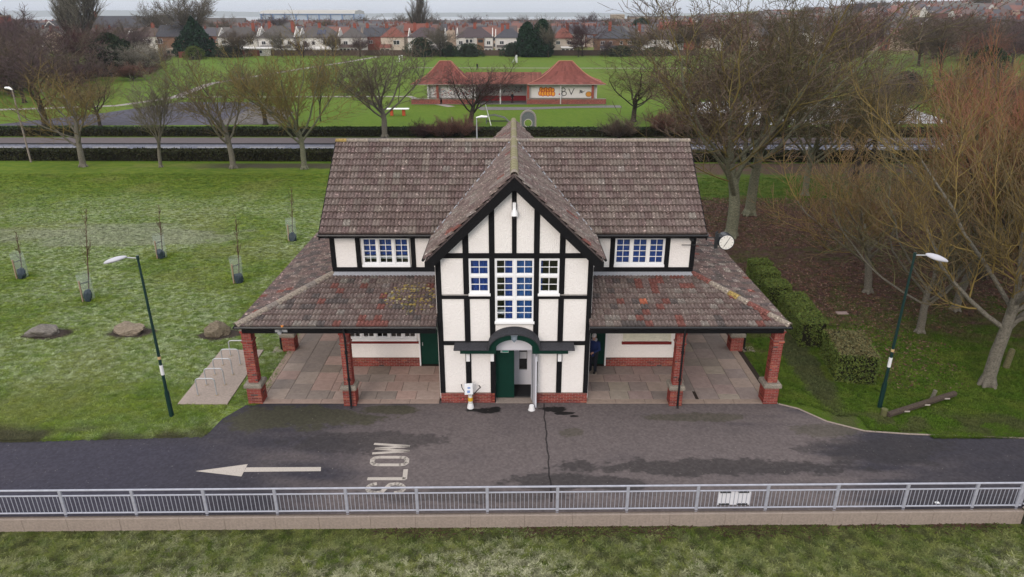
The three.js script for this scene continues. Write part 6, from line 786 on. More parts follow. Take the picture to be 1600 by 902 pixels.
// ------------------------------------------------------------------ the red-roofed shelter in the park
{
  const S = thing('park_shelter', 'long park shelter with two bell-shaped red tiled roofs and painted walls', 'shelter'), red = std(1, 1, 1, 0.9, { vertexColors: true, map: rep(gSoft, 0.4) }), Z0 = -96, r = rng(66), white = std(0.62, 0.61, 0.62, 0.9, { map: rep(gSoft, 0.3) });
  const bell = (cx, hx, hz, cz, nm) => { const b = nb(true), P = [[1, 0], [0.86, 0.09], [0.70, 0.21], [0.56, 0.36], [0.42, 0.56], [0.28, 0.80], [0.17, 1]], y0 = 3.3, H = 3.5; const ring = k => { const [f, h] = P[k], y = y0 + H * h, x = hx * f, z = hz * (f * 0.98 - 0.1 * h); return [[cx - x, y, cz + z], [cx + x, y, cz + z], [cx + x, y, cz - z], [cx - x, y, cz - z]]; };
    for (let k = 0; k < P.length - 1; k++) { const A = ring(k), E = ring(k + 1); for (let s = 0; s < 4; s++) { const t = (s + 1) % 4, n = 18; for (let i = 0; i < n; i++) { const L = (p, q, f) => p.map((v, d) => v + (q[d] - v) * f), c = 0.75 + 0.4 * r(); b.color([0.20 * c, 0.07 * c, 0.06 * c]); const g = 0.04; b.poly([L(A[s], A[t], i / n), L(A[s], A[t], (i + 1) / n), L(E[s], E[t], (i + 1) / n), L(E[s], E[t], i / n)]); } } }
    b.color([0.3, 0.1, 0.08]); b.poly(ring(P.length - 1)); const A = ring(0).reverse(); b.color([0.1, 0.09, 0.08]); b.poly(A.map(p => [p[0], p[1] - 0.12, p[2]])); for (let s = 0; s < 4; s++) { const t = (s + 1) % 4, q = ring(0); b.color([0.3, 0.26, 0.24]); b.poly([[q[s][0], q[s][1] - 0.12, q[s][2]], [q[t][0], q[t][1] - 0.12, q[t][2]], q[t], q[s]]); } const roof = mesh(nm, b.build(), red, S);
    const hb = nb(); for (let s = 0; s < 4; s++) hb.tube(P.map((_, k) => ring(k)[s]), 0.09, 6); hb.tube([ring(6)[0], ring(6)[1]], 0.1, 6); mesh('ridge_tile', hb.build(), std(0.34, 0.15, 0.11, 0.9), roof); };
  bell(-11.4, 5.6, 3.6, -99.2, 'bell_roof'); bell(9.1, 6.6, 3.6, -99.2, 'bell_roof');
  { const b = nb(true), n = 48; for (let i = 0; i < n; i++) { const x0 = -8 + 13 * i / n, x1 = -8 + 13 * (i + 1) / n, c = 0.75 + 0.4 * r(); b.color([0.19 * c, 0.075 * c, 0.06 * c]); b.poly([[x0, 3.3, -96.3], [x1, 3.3, -96.3], [x1, 5.0, -99.2], [x0, 5.0, -99.2]]); b.poly([[x1, 3.3, -102], [x0, 3.3, -102], [x0, 5.0, -99.2], [x1, 5.0, -99.2]]); } b.color([0.1, 0.09, 0.08]); b.box(-8, 5, 3.12, 3.28, -101.9, -96.35); mesh('middle_roof', b.build(), red, S); }
  const cv = document.createElement('canvas'); cv.width = 512; cv.height = 128; const c = cv.getContext('2d'); c.fillStyle = '#cfcdcc'; c.fillRect(0, 0, 512, 128); const gr = rng(12);
  const bub = (x, y, w, h, col, out) => { c.fillStyle = col; c.strokeStyle = out; c.lineWidth = 5; c.beginPath(); c.ellipse(x, y, w, h, 0, 0, 6.283); c.fill(); c.stroke(); };
  for (let k = 0; k < 6; k++) { bub(92 + k * 18, 46 + (k % 2) * 6, 13, 20, '#d8882c', '#7e2a22'); bub(86 + k * 20, 84 + (k % 2) * 5, 14, 22, '#e09a35', '#a1342a'); }
  c.strokeStyle = '#26262a'; c.lineWidth = 6; const loop = (x, y, w, h) => { c.beginPath(); c.ellipse(x, y, w, h, 0, 0, 6.283); c.stroke(); }; loop(262, 50, 16, 18); loop(270, 86, 18, 20); c.beginPath(); c.moveTo(306, 40); c.lineTo(326, 94); c.lineTo(348, 36); c.stroke(); c.lineWidth = 3; for (let k = 0; k < 14; k++) { c.beginPath(); c.moveTo(384 + gr() * 40, 50 + gr() * 36); c.lineTo(384 + gr() * 50, 50 + gr() * 36); c.stroke(); } bub(462, 92, 22, 24, '#c98a38', '#8a6a3a'); c.fillStyle = '#b03848'; c.beginPath(); c.ellipse(236, 92, 7, 7, 0, 0, 6.283); c.fill();
  const T = new THREE.CanvasTexture(cv); T.colorSpace = THREE.SRGBColorSpace;
  const cv2 = document.createElement('canvas'); cv2.width = 512; cv2.height = 128; const e = cv2.getContext('2d'); e.fillStyle = '#c3c1c2'; e.fillRect(0, 0, 512, 128); for (let k = 0; k < 90; k++) { e.strokeStyle = ['#a2343c', '#b24a4c', '#50607c', '#3c3c44', '#8a8a90'][Math.floor(gr() * 5)]; e.lineWidth = 2 + gr() * 5; const x = 20 + gr() * 460, y = 30 + gr() * 70; e.beginPath(); e.moveTo(x, y); e.quadraticCurveTo(x + gr() * 30 - 15, y + gr() * 30 - 15, x + gr() * 44 - 22, y + gr() * 24 - 12); e.stroke(); } const T2 = new THREE.CanvasTexture(cv2); T2.colorSpace = THREE.SRGBColorSpace;
  const wallq = (x0, x1, y0, y1, z, t) => { const g = new THREE.BoxGeometry(x1 - x0, y1 - y0, 0.2); g.translate((x0 + x1) / 2, (y0 + y1) / 2, z); mesh('painted_wall', g, new THREE.MeshStandardMaterial({ map: t, roughness: 0.85 }), S); };
  wallq(2.9, 14.1, 0.95, 3.15, -97.0, T); wallq(-14.0, -6.4, 0.95, 3.15, -97.0, T2); wallq(-6.3, 2.5, 0.9, 3.15, -101.2, T2);
  mesh('floor', boxg(-17, 16, -0.05, 0.05, -102.2, -95.8), std(0.14, 0.13, 0.13, 0.95), S);
  const w = nb(); w.box(-6.4, -6.2, 0, 3.15, -101.2, -96.9); w.box(2.5, 2.9, 0, 3.15, -101.2, -96.9); w.box(-14.4, -14.0, 0, 3.15, -101.2, -96.6); w.box(14.1, 14.4, 0, 3.15, -101.2, -96.9); w.box(-14, 14.1, 0, 3.15, -101.5, -101.3); mesh('wall', w.build(), white, S);
  for (const [a, b] of [[-17.1, -12.2], [-11.9, -6.3], [2.45, 8.1], [8.3, 15.9]]) { bricks(S, a, b, 0, 0.82, -96.35, -96.05, { core: 'low_brick_wall', front: true }); mesh('coping', boxg(a, b, 0.822, 0.92, -96.45, -96.0), MT.stone, S); }
  mesh('red_dado', boxg(-6.2, 2.5, 0.05, 0.9, -101.08, -101.0), std(0.25, 0.03, 0.04, 0.8), S);
  for (const x of [-14.2, -2.0, 8.2]) mesh('post', nb().tube([[x, 0.05, -96.2], [x, 3.15, -96.2]], 0.11, 8).build(), white, S); for (const x of [-12.6, 2.7, 13.6]) mesh('brick_pier', boxg(x - 0.2, x + 0.2, 0.9, 3.15, -96.5, -96.1), std(0.30, 0.09, 0.07, 0.9, { map: rep(gFine, 1) }), S);
}
// ring sculpture, goals, pole lamps, play bench, car
{ const R = thing('ring_sculpture', 'grey arched slab pierced by a round hole on the park lawn', 'sculpture', [2.1, 0, -68.7]); const arch = (w, h) => { const p = [[-w, 0], [w, 0]]; for (let k = 0; k <= 14; k++) { const a = Math.PI * k / 14; p.push([Math.cos(a) * w, h - w + Math.sin(a) * w]); } return p; }, circ = (r, cy) => Array.from({ length: 24 }, (_, k) => { const a = k / 24 * 6.283; return [Math.cos(a) * r, cy - Math.sin(a) * r]; });
  mesh('outer_arch', nb().prism(arch(1.08, 2.5), -0.25, 0.25, [arch(0.86, 2.28).map(q => [q[0], q[1] + 0.02]).reverse()]).build(), std(0.36, 0.33, 0.31, 0.9, { map: rep(gCoarse, 0.8) }), R); mesh('slab', nb().prism(arch(0.855, 2.29), -0.2, 0.2, [circ(0.46, 0.82)]).build(), std(0.17, 0.19, 0.20, 0.8, { map: rep(gCoarse, 0.8) }), R); mesh('rim', nb().prism(circ(0.56, 0.82).reverse(), -0.22, 0.22, [circ(0.465, 0.82)]).build(), std(0.4, 0.38, 0.33, 0.8), R); }
function goal(label, x, z, w, h, turn) { const g = thing('goal_frame', label, 'goal', [x, 0, z], turn, 'white goals on the playing field'); const b = nb(); b.tube([[-w / 2, 0, 0], [-w / 2, h, 0], [w / 2, h, 0], [w / 2, 0, 0]], 0.12, 6); mesh('posts', b.build(), MT.white, g); mesh('stay', nb().tube([[-w / 2, h, 0], [-w / 2, 0, -1.4], [w / 2, 0, -1.4], [w / 2, h, 0]], 0.06, 5).build(), MT.galv, g); }
goal('small white goal on the far left of the playing field', -36.2, -211, 2.0, 1.9, 1.2); goal('narrow white goal behind the right bell roof of the shelter', 1.4, -205, 1.3, 2.3, 1.3);
{ const a = thing('curved_frame', 'small curved grey play frame behind the front gable ridge', 'play frame', [-1.9, 0, -74.6]); const b = nb(); b.tube([[-1.7, 0, 0], [-1.7, 1.0, 0], [-0.6, 1.15, 0.0], [0.8, 0.8, 0], [1.6, 0.1, 0]], 0.06, 7); b.tube([[-1.7, 0, 1], [-1.7, 1.0, 1], [-0.6, 1.15, 1], [0.8, 0.8, 1], [1.6, 0.1, 1]], 0.06, 7); mesh('rail', b.build(), std(0.2, 0.2, 0.2, 0.6), a); const c = nb(); c.tube([[-1.7, 0.3, 0], [1.3, 0.3, 0]], 0.05, 6); c.tube([[-1.7, 0.3, 1], [1.3, 0.3, 1]], 0.05, 6); mesh('bar', c.build(), MT.iron, a); }
function poleLamp(label, x, z, H, turn, tilt) { const L = thing('pole_lamp', label, 'street lamp', [x, 0, z], turn, 'tall lamps along the street'); mesh('pole', nb().tube([[0, 0, 0], [0, H, 0]], [0.09, 0.06], 8).build(), tilt ? std(0.26, 0.22, 0.2, 0.9) : MT.galv, L); mesh('lamp_head', nb().tube([[-0.05, H, 0], [0.55, H + 0.12, 0], [1.25, H + 0.1, 0]], [0.06, 0.14, 0.1], 8).build(), MT.white, L); }
poleLamp('slim dark lamp with a white head rising just behind the ridge', -4.1, -57.0, 3.1, 0.0); poleLamp('concrete street lamp by the hedge at the left edge', -49.4, -46.8, 7.2, 2.6, true);
{ const q = nb(); q.tube([[-2.9, 0, -72], [-3.7, 3.0, -72.4]], 0.06, 6); one('leaning_pole', q.build(), MT.white, 'thin white leaning pole by the dark maroon tree', 'pole'); one('marker_post', nb().tube([[-8.1, 0, -70.5], [-8.1, 1.3, -70.5]], 0.09, 7).build(), MT.paint, 'short pale post left of the dark maroon tree', 'post'); }
{ const t = thing('play_table', 'white-topped table on red legs standing on the park lawn', 'table', [-17.2, 0, -82]); mesh('table_top', nb().bbox(-1.7, 1.7, 0.92, 1.06, -0.5, 0.5, 0.03).build(), MT.white, t); for (const x of [-0.9, 0.9]) mesh('leg', nb().bbox(x - 0.22, x + 0.22, 0, 0.92, -0.2, 0.2, 0.02).build(), std(0.5, 0.09, 0.04, 0.6), t); }
{ const C = (label, x, z, turn, body) => { const c = thing('parked_car', label, 'car', [x, 0.012, z], turn, 'cars on the far street'); const b = nb(); b.prism([[-2.1, 0.3], [2.05, 0.3], [2.1, 0.62], [1.9, 0.82], [1.1, 0.92], [0.45, 1.42], [-1.1, 1.46], [-1.75, 1.0], [-2.1, 0.9]], -0.82, 0.82); mesh('body', b.build(), body, c); const w = nb(); w.prism([[0.95, 0.93], [0.42, 1.34], [-1.0, 1.38], [-1.5, 1.0], [-1.4, 0.95]], -0.83, 0.83); mesh('windows', w.build(), MT.black, c); const g = nb().tube([[0, 0, 0], [0, 0, 0.2]], 0.32, 16).build(); for (const x of [-1.3, 1.3]) for (const z of [-0.84, 0.64]) { const q = mesh('wheel', g, MT.dark, c); q.position.set(x, 0.32, z); } for (const z of [-0.6, 0.6]) { mesh('tail_light', boxg(-2.12, -2.09, 0.7, 0.85, z - 0.13, z + 0.13), std(0.4, 0.02, 0.02, 0.3), c); mesh('headlight', boxg(2.06, 2.1, 0.62, 0.74, z - 0.15, z + 0.15), MT.white, c); } };
  C('white hatchback on the street seen through the right-hand trees', 51.0, -54.6, 0, std(0.6, 0.6, 0.64, 0.3)); }
// ------------------------------------------------------------------ grass blades and fallen leaves near the camera
{
  const tuft = seed => { const r = rng(seed), b = nb(); for (let k = 0; k < 7; k++) { const a = r() * 6.28, d = r() * 0.06, x = Math.cos(a) * d, z = Math.sin(a) * d, t = r() * 6.28, l = 0.05 + 0.06 * r(), w = 0.014, h = 0.014 + 0.022 * r(); const cx = Math.cos(t), sx = Math.sin(t); b.poly([[x - sx * w, 0.004, z + cx * w], [x + cx * l, h, z + sx * l], [x + sx * w, 0.004, z - cx * w]].reverse()); } return b.build(); };
  const field = (name, label, n, seed, pick) => { const r = rng(seed), g = tuft(seed), m = std(1, 1, 1, 1, { side: THREE.DoubleSide }), o = new THREE.InstancedMesh(g, m, n), M = new THREE.Matrix4(), c = new THREE.Color(); let k = 0; while (k < n) { const q = pick(r); if (!q) continue; const [x, y, z, s, col] = q; M.makeRotationY(r() * 6.28).scale(V(s, s * (0.7 + r() * 0.6), s)).setPosition(x, y, z); o.setMatrixAt(k, M); const j = 0.62 + r() * 0.7; c.setRGB(col[0] * j, col[1] * j, col[2] * j); o.setColorAt(k, c); k++; } o.name = numbered(name); o.castShadow = o.receiveShadow = true; scene.add(o); return tag(o, label, 'grass', null, 'stuff'); };
  field('grass', 'tufted sage-green grass of the sunken foreground lawn', 60000, 1, r => { const x = (r() - 0.5) * 34, z = 6.52 + Math.pow(r(), 1.1) * 4.6; let c = foreLawn(x, z); return [x, GY, z, 1.0 + r() * 0.7, c]; });
  field('grass', 'grass tufts of the frosted left lawn', 90000, 2, r => { const z = 2.6 - Math.pow(r(), 1.9) * 44, x = -9.9 - r() * (11 + (4 - z) * 0.72); if (x > -11.1 && z > 0.2) return null; if (x > -13.15 && x < -11 && z > -4.45 && z < 0.25) return null; if (z > 2.35 + (x < -11 ? (-11 - x) * 0.045 : 0) - 0.05) return null; for (const b of boulders) if (Math.hypot((x - b[0]) / 1.0, (z - b[1]) / 0.6) < 1) return null; return [x, 0.004, z, 1.1 + r() * 0.9, lawnLeft(x, z)]; });
  field('grass', 'grass tufts and leaf bits under the right-hand trees', 80000, 3, r => { const z = 2.4 - Math.pow(r(), 1.8) * 42, x = 10.4 + r() * (9 + (4 - z) * 0.7); if (z > -0.1 && Math.hypot(x - 10.3, z - 2.4) < 2.4) return null; if (z > 1.0 && x < 13) return null; if (z > 2.0 && x < 15) return null; return [x, 0.004, z, 1.0 + r() * 0.8, lawnRight(x, z)]; });
  field('weeds', 'brown dead weeds along the foot of the concrete wall', 900, 5, r => { const x = -4 + r() * 19, k = fbm(x * 0.9, 3, 3); if (r() > sst(0.45, 0.7, k) + 0.06) return null; return [x, GY, 6.5 - 0.0123 * x + r() * r() * 0.35, 1.6 + r() * 1.6, r() < 0.5 ? [0.06, 0.035, 0.025] : [0.06, 0.075, 0.02]]; });
  { const r = rng(9), g = nb().poly([[-0.06, 0.008, -0.04], [0.02, 0.02, 0.06], [0.075, 0.01, -0.03]]).build(), n = 60000, o = new THREE.InstancedMesh(g, std(1, 1, 1, 0.9, { side: THREE.DoubleSide }), n), M = new THREE.Matrix4(), c = new THREE.Color(); const pal = [[0.10, 0.045, 0.038], [0.15, 0.075, 0.05], [0.07, 0.035, 0.035], [0.18, 0.12, 0.09]]; let k = 0; while (k < n) { const z = -1 - r() * 31, x = 11 + r() * 32; if (fbm(x * 0.13 + 70, z * 0.17 + 20, 4) + 0.02 * (-z - 8) < 0.42 + r() * 0.12 + (x < 15.2 && z > -13 ? 0.3 : 0)) continue; M.makeRotationFromEuler(new THREE.Euler((r() - 0.5) * 0.9, r() * 6.28, (r() - 0.5) * 0.9)).setPosition(x, 0.01, z); o.setMatrixAt(k, M); c.setRGB(...pal[Math.floor(r() * 4)]); o.setColorAt(k, c); k++; } o.name = 'fallen_leaves'; scene.add(o); tag(o, 'reddish-brown fallen leaves scattered under the right-hand trees', 'leaves', null, 'stuff'); }
}
// ------------------------------------------------------------------ the town beyond the field
const TM = { slate: std(0.085, 0.085, 0.10, 0.8, { map: rep(gCoarse, 0.4) }), grey: std(0.12, 0.108, 0.105, 0.9, { map: rep(gCoarse, 0.4) }), brown: std(0.13, 0.095, 0.085, 0.9, { map: rep(gCoarse, 0.4) }), purple: std(0.10, 0.078, 0.085, 0.9, { map: rep(gCoarse, 0.4) }), redtile: std(0.23, 0.088, 0.07, 0.9, { map: rep(gCoarse, 0.4) }), white: std(0.68, 0.655, 0.63, 0.9, { map: rep(gSoft, 0.2) }), cream: std(0.55, 0.47, 0.40, 0.9, { map: rep(gSoft, 0.2) }), brick: std(0.23, 0.075, 0.058, 0.95, { map: rep(gFine, 0.5) }), brickbrown: std(0.26, 0.15, 0.10, 0.95, { map: rep(gFine, 0.5) }), stone: std(0.34, 0.28, 0.22, 0.95, { map: rep(gSoft, 0.2) }), frame: std(0.68, 0.68, 0.7, 0.5), pane: std(0.03, 0.034, 0.04, 0.15), boiler: std(0.25, 0.075, 0.055, 0.9) };
function roofGeo(w, d, h, y, hip, ov = 0.35) { const b = nb(), X = w / 2 + ov, Z = d / 2 + ov, r = hip ? Math.max(0.3, X - Z * hip) : X, yo = y - 0.12, A = [[-X, yo, Z], [X, yo, Z], [X, yo, -Z], [-X, yo, -Z]], R = [[-r, y + h, 0], [r, y + h, 0]]; b.poly([A[0], A[1], R[1], R[0]]); b.poly([A[2], A[3], R[0], R[1]]); b.poly([A[1], A[2], R[1]]); b.poly([A[3], A[0], R[0]]); b.poly([A[3], A[2], A[1], A[0]].map(p => [p[0], p[1] - 0.02, p[2]])); return b.build(); }
function house(name, label, o, group) {                    // front faces +z; o.x, o.z, o.w, o.d, o.e eaves, o.r ridge rise
  const y0 = hillY(o.x, o.z), H = thing(name, label, o.cat || 'house', [o.x, y0, o.z], o.turn || 0, group), wm = TM[o.wall || 'white'];
  const wb = nb(); wb.box(-o.w / 2, o.w / 2, -0.5, o.e, -o.d / 2, o.d / 2); mesh('wall', wb.build(), wm, H);
  if (o.gableFront) { const b = nb(); b.prism([[-o.w / 2, o.e], [o.w / 2, o.e], [0, o.e + o.r - 0.1]], o.d / 2 - 0.3, o.d / 2 - 0.004); mesh('gable', b.build(), TM[o.gableWall || o.wall || 'white'], H); const rg = roofGeo(o.d, o.w, o.r, o.e, 0, 0.3); rg.rotateY(Math.PI / 2); mesh('roof', rg, TM[o.roof || 'grey'], H); const bb = nb(), k = o.w / 2 + 0.3; bb.prism([[-k, o.e - 0.4], [-k, o.e], [0, o.e + o.r + 0.05], [0, o.e + o.r - 0.45]].reverse(), o.d / 2 + 0.3, o.d / 2 + 0.42); bb.prism([[k, o.e - 0.4], [k, o.e], [0, o.e + o.r + 0.05], [0, o.e + o.r - 0.45]], o.d / 2 + 0.3, o.d / 2 + 0.42); mesh('bargeboard', bb.build(), TM.frame, H); }
  else { const R = mesh('roof', roofGeo(o.w, o.d, o.r, o.e, o.hip ?? 0.9), TM[o.roof || 'grey'], H); if (!o.hip) { const b = nb(); b.mat(new THREE.Matrix4().makeBasis(V(0, 0, -1), V(0, 1, 0), V(1, 0, 0))); for (const s of [-1, 1]) b.prism([[-o.d / 2, o.e - 0.05], [o.d / 2, o.e - 0.05], [0, o.e + o.r - 0.25]], s * (o.w / 2 - 0.15) - 0.13, s * (o.w / 2 - 0.15) + 0.13); mesh('gable', b.build(), wm, H); } if (o.solar) mesh('solar_panel', nb().at(o.w * 0.05, o.e + o.r * 0.5, o.d * 0.26, 0, Math.atan2(o.r, o.d / 2)).box(-1.6, 1.6, 0.05, 0.12, -1.3, 1.3).build(), std(0.02, 0.025, 0.06, 0.2), R); if (o.dormer) { const b = nb(); b.prism([[-1.5, 0], [1.5, 0], [0, 1.8]], 0, 2.4); const m = mesh('dormer', b.build(), TM.brick, R); m.position.set(o.dormer, o.e + 0.4, o.d / 2 - 1.6); } }
  for (const [cx, cz, ch] of o.chim || []) { const c = mesh('chimney', boxg(cx - 0.55, cx + 0.55, o.e + o.r * 0.4, o.e + o.r + (ch || 1.4), cz - 0.4, cz + 0.4), TM.boiler, H), p = nb(); for (const q of [-0.3, 0, 0.3]) p.tube([[cx + q, o.e + o.r + (ch || 1.4), cz], [cx + q, o.e + o.r + (ch || 1.4) + 0.4, cz]], 0.13, 6); mesh('chimney_pot', p.build(), TM.redtile, c); }
  for (const [x, y, w, h] of o.win || []) { const m = mesh('window', boxg(x - w / 2, x + w / 2, y, y + h, o.d / 2 - 0.05, o.d / 2 + 0.06), TM.frame, H), n = w > 1.3 ? 2 : 1, p = nb(), pw = (w - 0.16 - (n - 1) * 0.1) / n; for (let k = 0; k < n; k++) { const a = x - w / 2 + 0.08 + k * (pw + 0.1); p.box(a, a + pw, y + 0.1, y + h - 0.1, o.d / 2 + 0.062, o.d / 2 + 0.075); } mesh('pane', p.build(), TM.pane, m); }
  for (const [x0, x1, h, d, mat, rm, rise] of o.ext || []) { const e = mesh('extension', boxg(x0, x1, -0.5, h, o.d / 2 + 0.005, o.d / 2 + d), TM[mat], H); const b = nb(); b.poly([[x0 - 0.15, h, o.d / 2 + d + 0.2], [x1 + 0.15, h, o.d / 2 + d + 0.2], [x1 + 0.15, h + (rise ?? 1), o.d / 2 + 0.01], [x0 - 0.15, h + (rise ?? 1), o.d / 2 + 0.01]]); b.poly([[x0, h, o.d / 2 + d], [x0, h + (rise ?? 1), o.d / 2 + 0.01], [x0, h, o.d / 2 + 0.01]]); b.poly([[x1, h, o.d / 2 + d], [x1, h, o.d / 2 + 0.01], [x1, h + (rise ?? 1), o.d / 2 + 0.01]]); mesh('lean_to_roof', b.build(), TM[rm], e); const p = nb(), n = Math.max(1, Math.floor((x1 - x0) / 1.4)); for (let k = 0; k < n; k++) { const a = x0 + (x1 - x0) * (k + 0.15) / n, c = x0 + (x1 - x0) * (k + 0.85) / n; p.box(a, c, h - 1.5, h - 0.4, o.d / 2 + d + 0.002, o.d / 2 + d + 0.03); } mesh('pane', p.build(), TM.pane, e); }
  return H;
}
const W4 = (w, y = 3.7) => [[-w * 0.36, y, 1.5, 1.3], [-w * 0.14, y, 1.1, 1.3], [w * 0.14, y, 1.1, 1.3], [w * 0.36, y, 1.5, 1.3]], W2 = (w, y = 3.7) => [[-w * 0.26, y, 1.6, 1.3], [w * 0.26, y, 1.6, 1.3]];
const FR = 'houses facing the far side of the playing field';
const HS = [
  ['semi_detached_house', 'white semi-detached house with a long grey hipped roof behind the wide bare trees', { x: -89, z: -256, w: 13.6, d: 10, e: 6.2, r: 4.2, roof: 'grey', chim: [[-3.5, 0], [5.2, 0]], win: W4(13.6), ext: [[-6, 5, 2.6, 3, 'white', 'grey', 0.8]] }],
  ['semi_detached_house', 'white semi-detached house with a solar panel and a white conservatory', { x: -73, z: -256, w: 14.8, d: 10, e: 6.3, r: 3.6, roof: 'grey', solar: 1, chim: [[-0.5, 0]], win: W4(14.8), ext: [[-5, 5.5, 2.4, 3.2, 'white', 'white', 0.7]] }],
  ['detached_house', 'narrow white house with a grey-brown hipped roof and a lean-to', { x: -60.8, z: -256, w: 8.6, d: 9, e: 6.3, r: 3.4, roof: 'grey', hip: 0.85, chim: [[0.5, -1]], win: W2(8.6), ext: [[-4.2, 4.2, 2.8, 3, 'white', 'brown', 1]] }],
  ['brick_house', 'dark-roofed brick house between the narrow white house and the red-roofed one', { x: -52.6, z: -266, w: 11, d: 9, e: 6.4, r: 3.2, roof: 'slate', wall: 'brick', hip: 0, chim: [[-4.6, 0], [3, 0]], win: W2(11) }],
  ['detached_house', 'cream house with a red hipped roof and a red garden lean-to', { x: -45.6, z: -258, w: 8.8, d: 9, e: 6.4, r: 3.4, roof: 'redtile', wall: 'cream', hip: 0.85, win: [[1.5, 3.6, 2.4, 1.6]], ext: [[-4.4, -0.5, 2.6, 3.4, 'cream', 'redtile', 1.2]] }],
  ['brick_house', 'red brick house with a red roof standing behind the cream red-roofed house', { x: -41, z: -292, w: 10, d: 8, e: 8.0, r: 2.8, roof: 'redtile', wall: 'brick', hip: 0, win: [[-2.2, 5.4, 2, 1.5], [2.2, 5.4, 2, 1.5]] }],
  ['semi_detached_house', 'white semi-detached house under a dark brown roof behind the evergreen bushes', { x: -32.4, z: -256, w: 14, d: 10, e: 6.4, r: 3.4, roof: 'purple', chim: [[0, 0], [-5, -2]], win: W4(14), ext: [[-4, 6.5, 2.6, 3, 'white', 'grey', 0.9]] }],
  ['semi_detached_house', 'white and brown bayed house under a broad purple hipped roof', { x: -14.2, z: -256, w: 13.8, d: 10, e: 6.4, r: 3.5, roof: 'purple', chim: [[0, 0.5]], win: [[-5.2, 3.7, 1.5, 1.4], [-2, 3.7, 1.6, 1.4], [2.2, 3.7, 2.2, 1.5], [5.3, 3.7, 1.4, 1.4]], ext: [[-3.4, -0.6, 6.0, 0.9, 'white', 'grey', 0.3], [1, 3.6, 6.0, 0.9, 'brickbrown', 'grey', 0.3], [3.8, 6.6, 2.6, 2.4, 'white', 'grey', 0.6]] }],
  ['detached_house', 'white house with a slate roof and tall chimney left of the conifer pair', { x: -1.2, z: -258, w: 10.5, d: 9, e: 6.2, r: 3.2, roof: 'slate', chim: [[-2.5, 0], [-0.5, 0]], win: W2(10.5), ext: [[-4.5, 4.8, 2.7, 2.5, 'white', 'grey', 0.8]] }],
  ['detached_house', 'pink-cream house with an orange-red hipped roof right of the conifer pair', { x: 19.6, z: -257, w: 8.2, d: 9, e: 6.0, r: 3.6, roof: 'redtile', wall: 'cream', hip: 0.8, chim: [[1.6, 0]], win: W2(8.2), ext: [[-1, 3.6, 2.6, 2.4, 'white', 'white', 0.5]] }],
  ['brick_house', 'brown brick house under a broad blue slate hipped roof', { x: 39.4, z: -257, w: 14.2, d: 11, e: 6.0, r: 4.2, roof: 'slate', wall: 'brickbrown', hip: 0.8, chim: [[-2.2, 2]], win: W4(14.2), ext: [[-6, 7, 2.5, 3, 'white', 'slate', 0.9]] }],
  ['terraced_house', 'white terrace under a long dark roof right of the blue slate house', { x: 57, z: -258, w: 17, d: 9, e: 5.6, r: 3.4, roof: 'brown', chim: [[-8, 0], [0, 0]], win: [...W4(17)], ext: [[-6, 6, 2.4, 3, 'white', 'white', 0.7]] }],
  ['white_shop', 'small white house with a red band between the slate house and the terrace', { x: 48.6, z: -268, w: 5, d: 8, e: 6, r: 2.4, roof: 'grey', hip: 0, win: [[0, 3.8, 2, 1.4]], ext: [[-2.4, 2.4, 3, 0.8, 'brick', 'grey', 0.2]] }],
  ['brick_house', 'red brick house with twin red gables above the reddish tree', { x: 72, z: -296, w: 15, d: 10, e: 7.5, r: 4, roof: 'redtile', wall: 'brick', hip: 0, dormer: -3, chim: [[5.5, 0]], win: W2(15, 4.6) }],
  ['slate_house', 'slate-roofed house with a rusty brick gable wall by the dark conifer', { x: -128.5, z: -256, w: 11, d: 10, e: 6.6, r: 4.0, roof: 'slate', wall: 'brickbrown', hip: 0, chim: [], win: [[-4.4, 4, 1.8, 1.8]], ext: [[-1, 4, 2.2, 4, 'stone', 'stone', 0.4]] }],
  ['white_house', 'white-gabled house in front of the round pale-grey tree', { x: -147, z: -272, w: 14, d: 10, e: 6.2, r: 3.4, roof: 'brown', chim: [[2, 0]], win: W4(14) }],
  ['white_bungalow', 'long white flat-roofed extension at the field edge right of the big conifer', { x: -96, z: -248, w: 12, d: 5, e: 2.6, r: 0.5, roof: 'white', hip: 0, cat: 'building', win: [[-3, 0.8, 2, 1.2], [2, 0.8, 2, 1.2]] }],
  ['white_house', 'white house partly hidden behind the domed bare tree', { x: -106, z: -262, w: 15, d: 10, e: 6.2, r: 3.6, roof: 'grey', chim: [[5, 0]], win: W4(15) }],
];
HS.forEach(q => house(q[0], q[1], q[2], FR));
// left: school and church; right: gables on the rise
house('school_hall', 'long red brick school hall with skylights and a tall right gable', { x: -188, z: -330, w: 46, d: 13, e: 8.6, r: 5.2, roof: 'slate', wall: 'brick', hip: 0, cat: 'school', win: Array.from({ length: 9 }, (_, k) => [-18 + k * 4.5, 5.0, 2.6, 2]), chim: [[-12, 0, 1.8]] });
{ const g = house('school_wing', 'red brick cross gable closing the right end of the school', { x: -165.5, z: -326, w: 12, d: 15, e: 8.2, r: 6.0, roof: 'slate', wall: 'brick', gableFront: true, gableWall: 'brick', cat: 'school', win: [[0, 6, 1.6, 2.4]] }); }
house('school_wing', 'smaller brick gable at the left end of the school', { x: -216, z: -326, w: 11, d: 14, e: 6.6, r: 5, roof: 'slate', wall: 'brick', gableFront: true, gableWall: 'brick', cat: 'school', chim: [[0, -2, 2.4]] });
house('dark_roofed_hall', 'low dark slate-roofed building between the church tower and the school', { x: -238, z: -352, w: 26, d: 12, e: 6, r: 4.5, roof: 'slate', wall: 'brick', hip: 0, cat: 'building', chim: [[6, 0, 2]] });
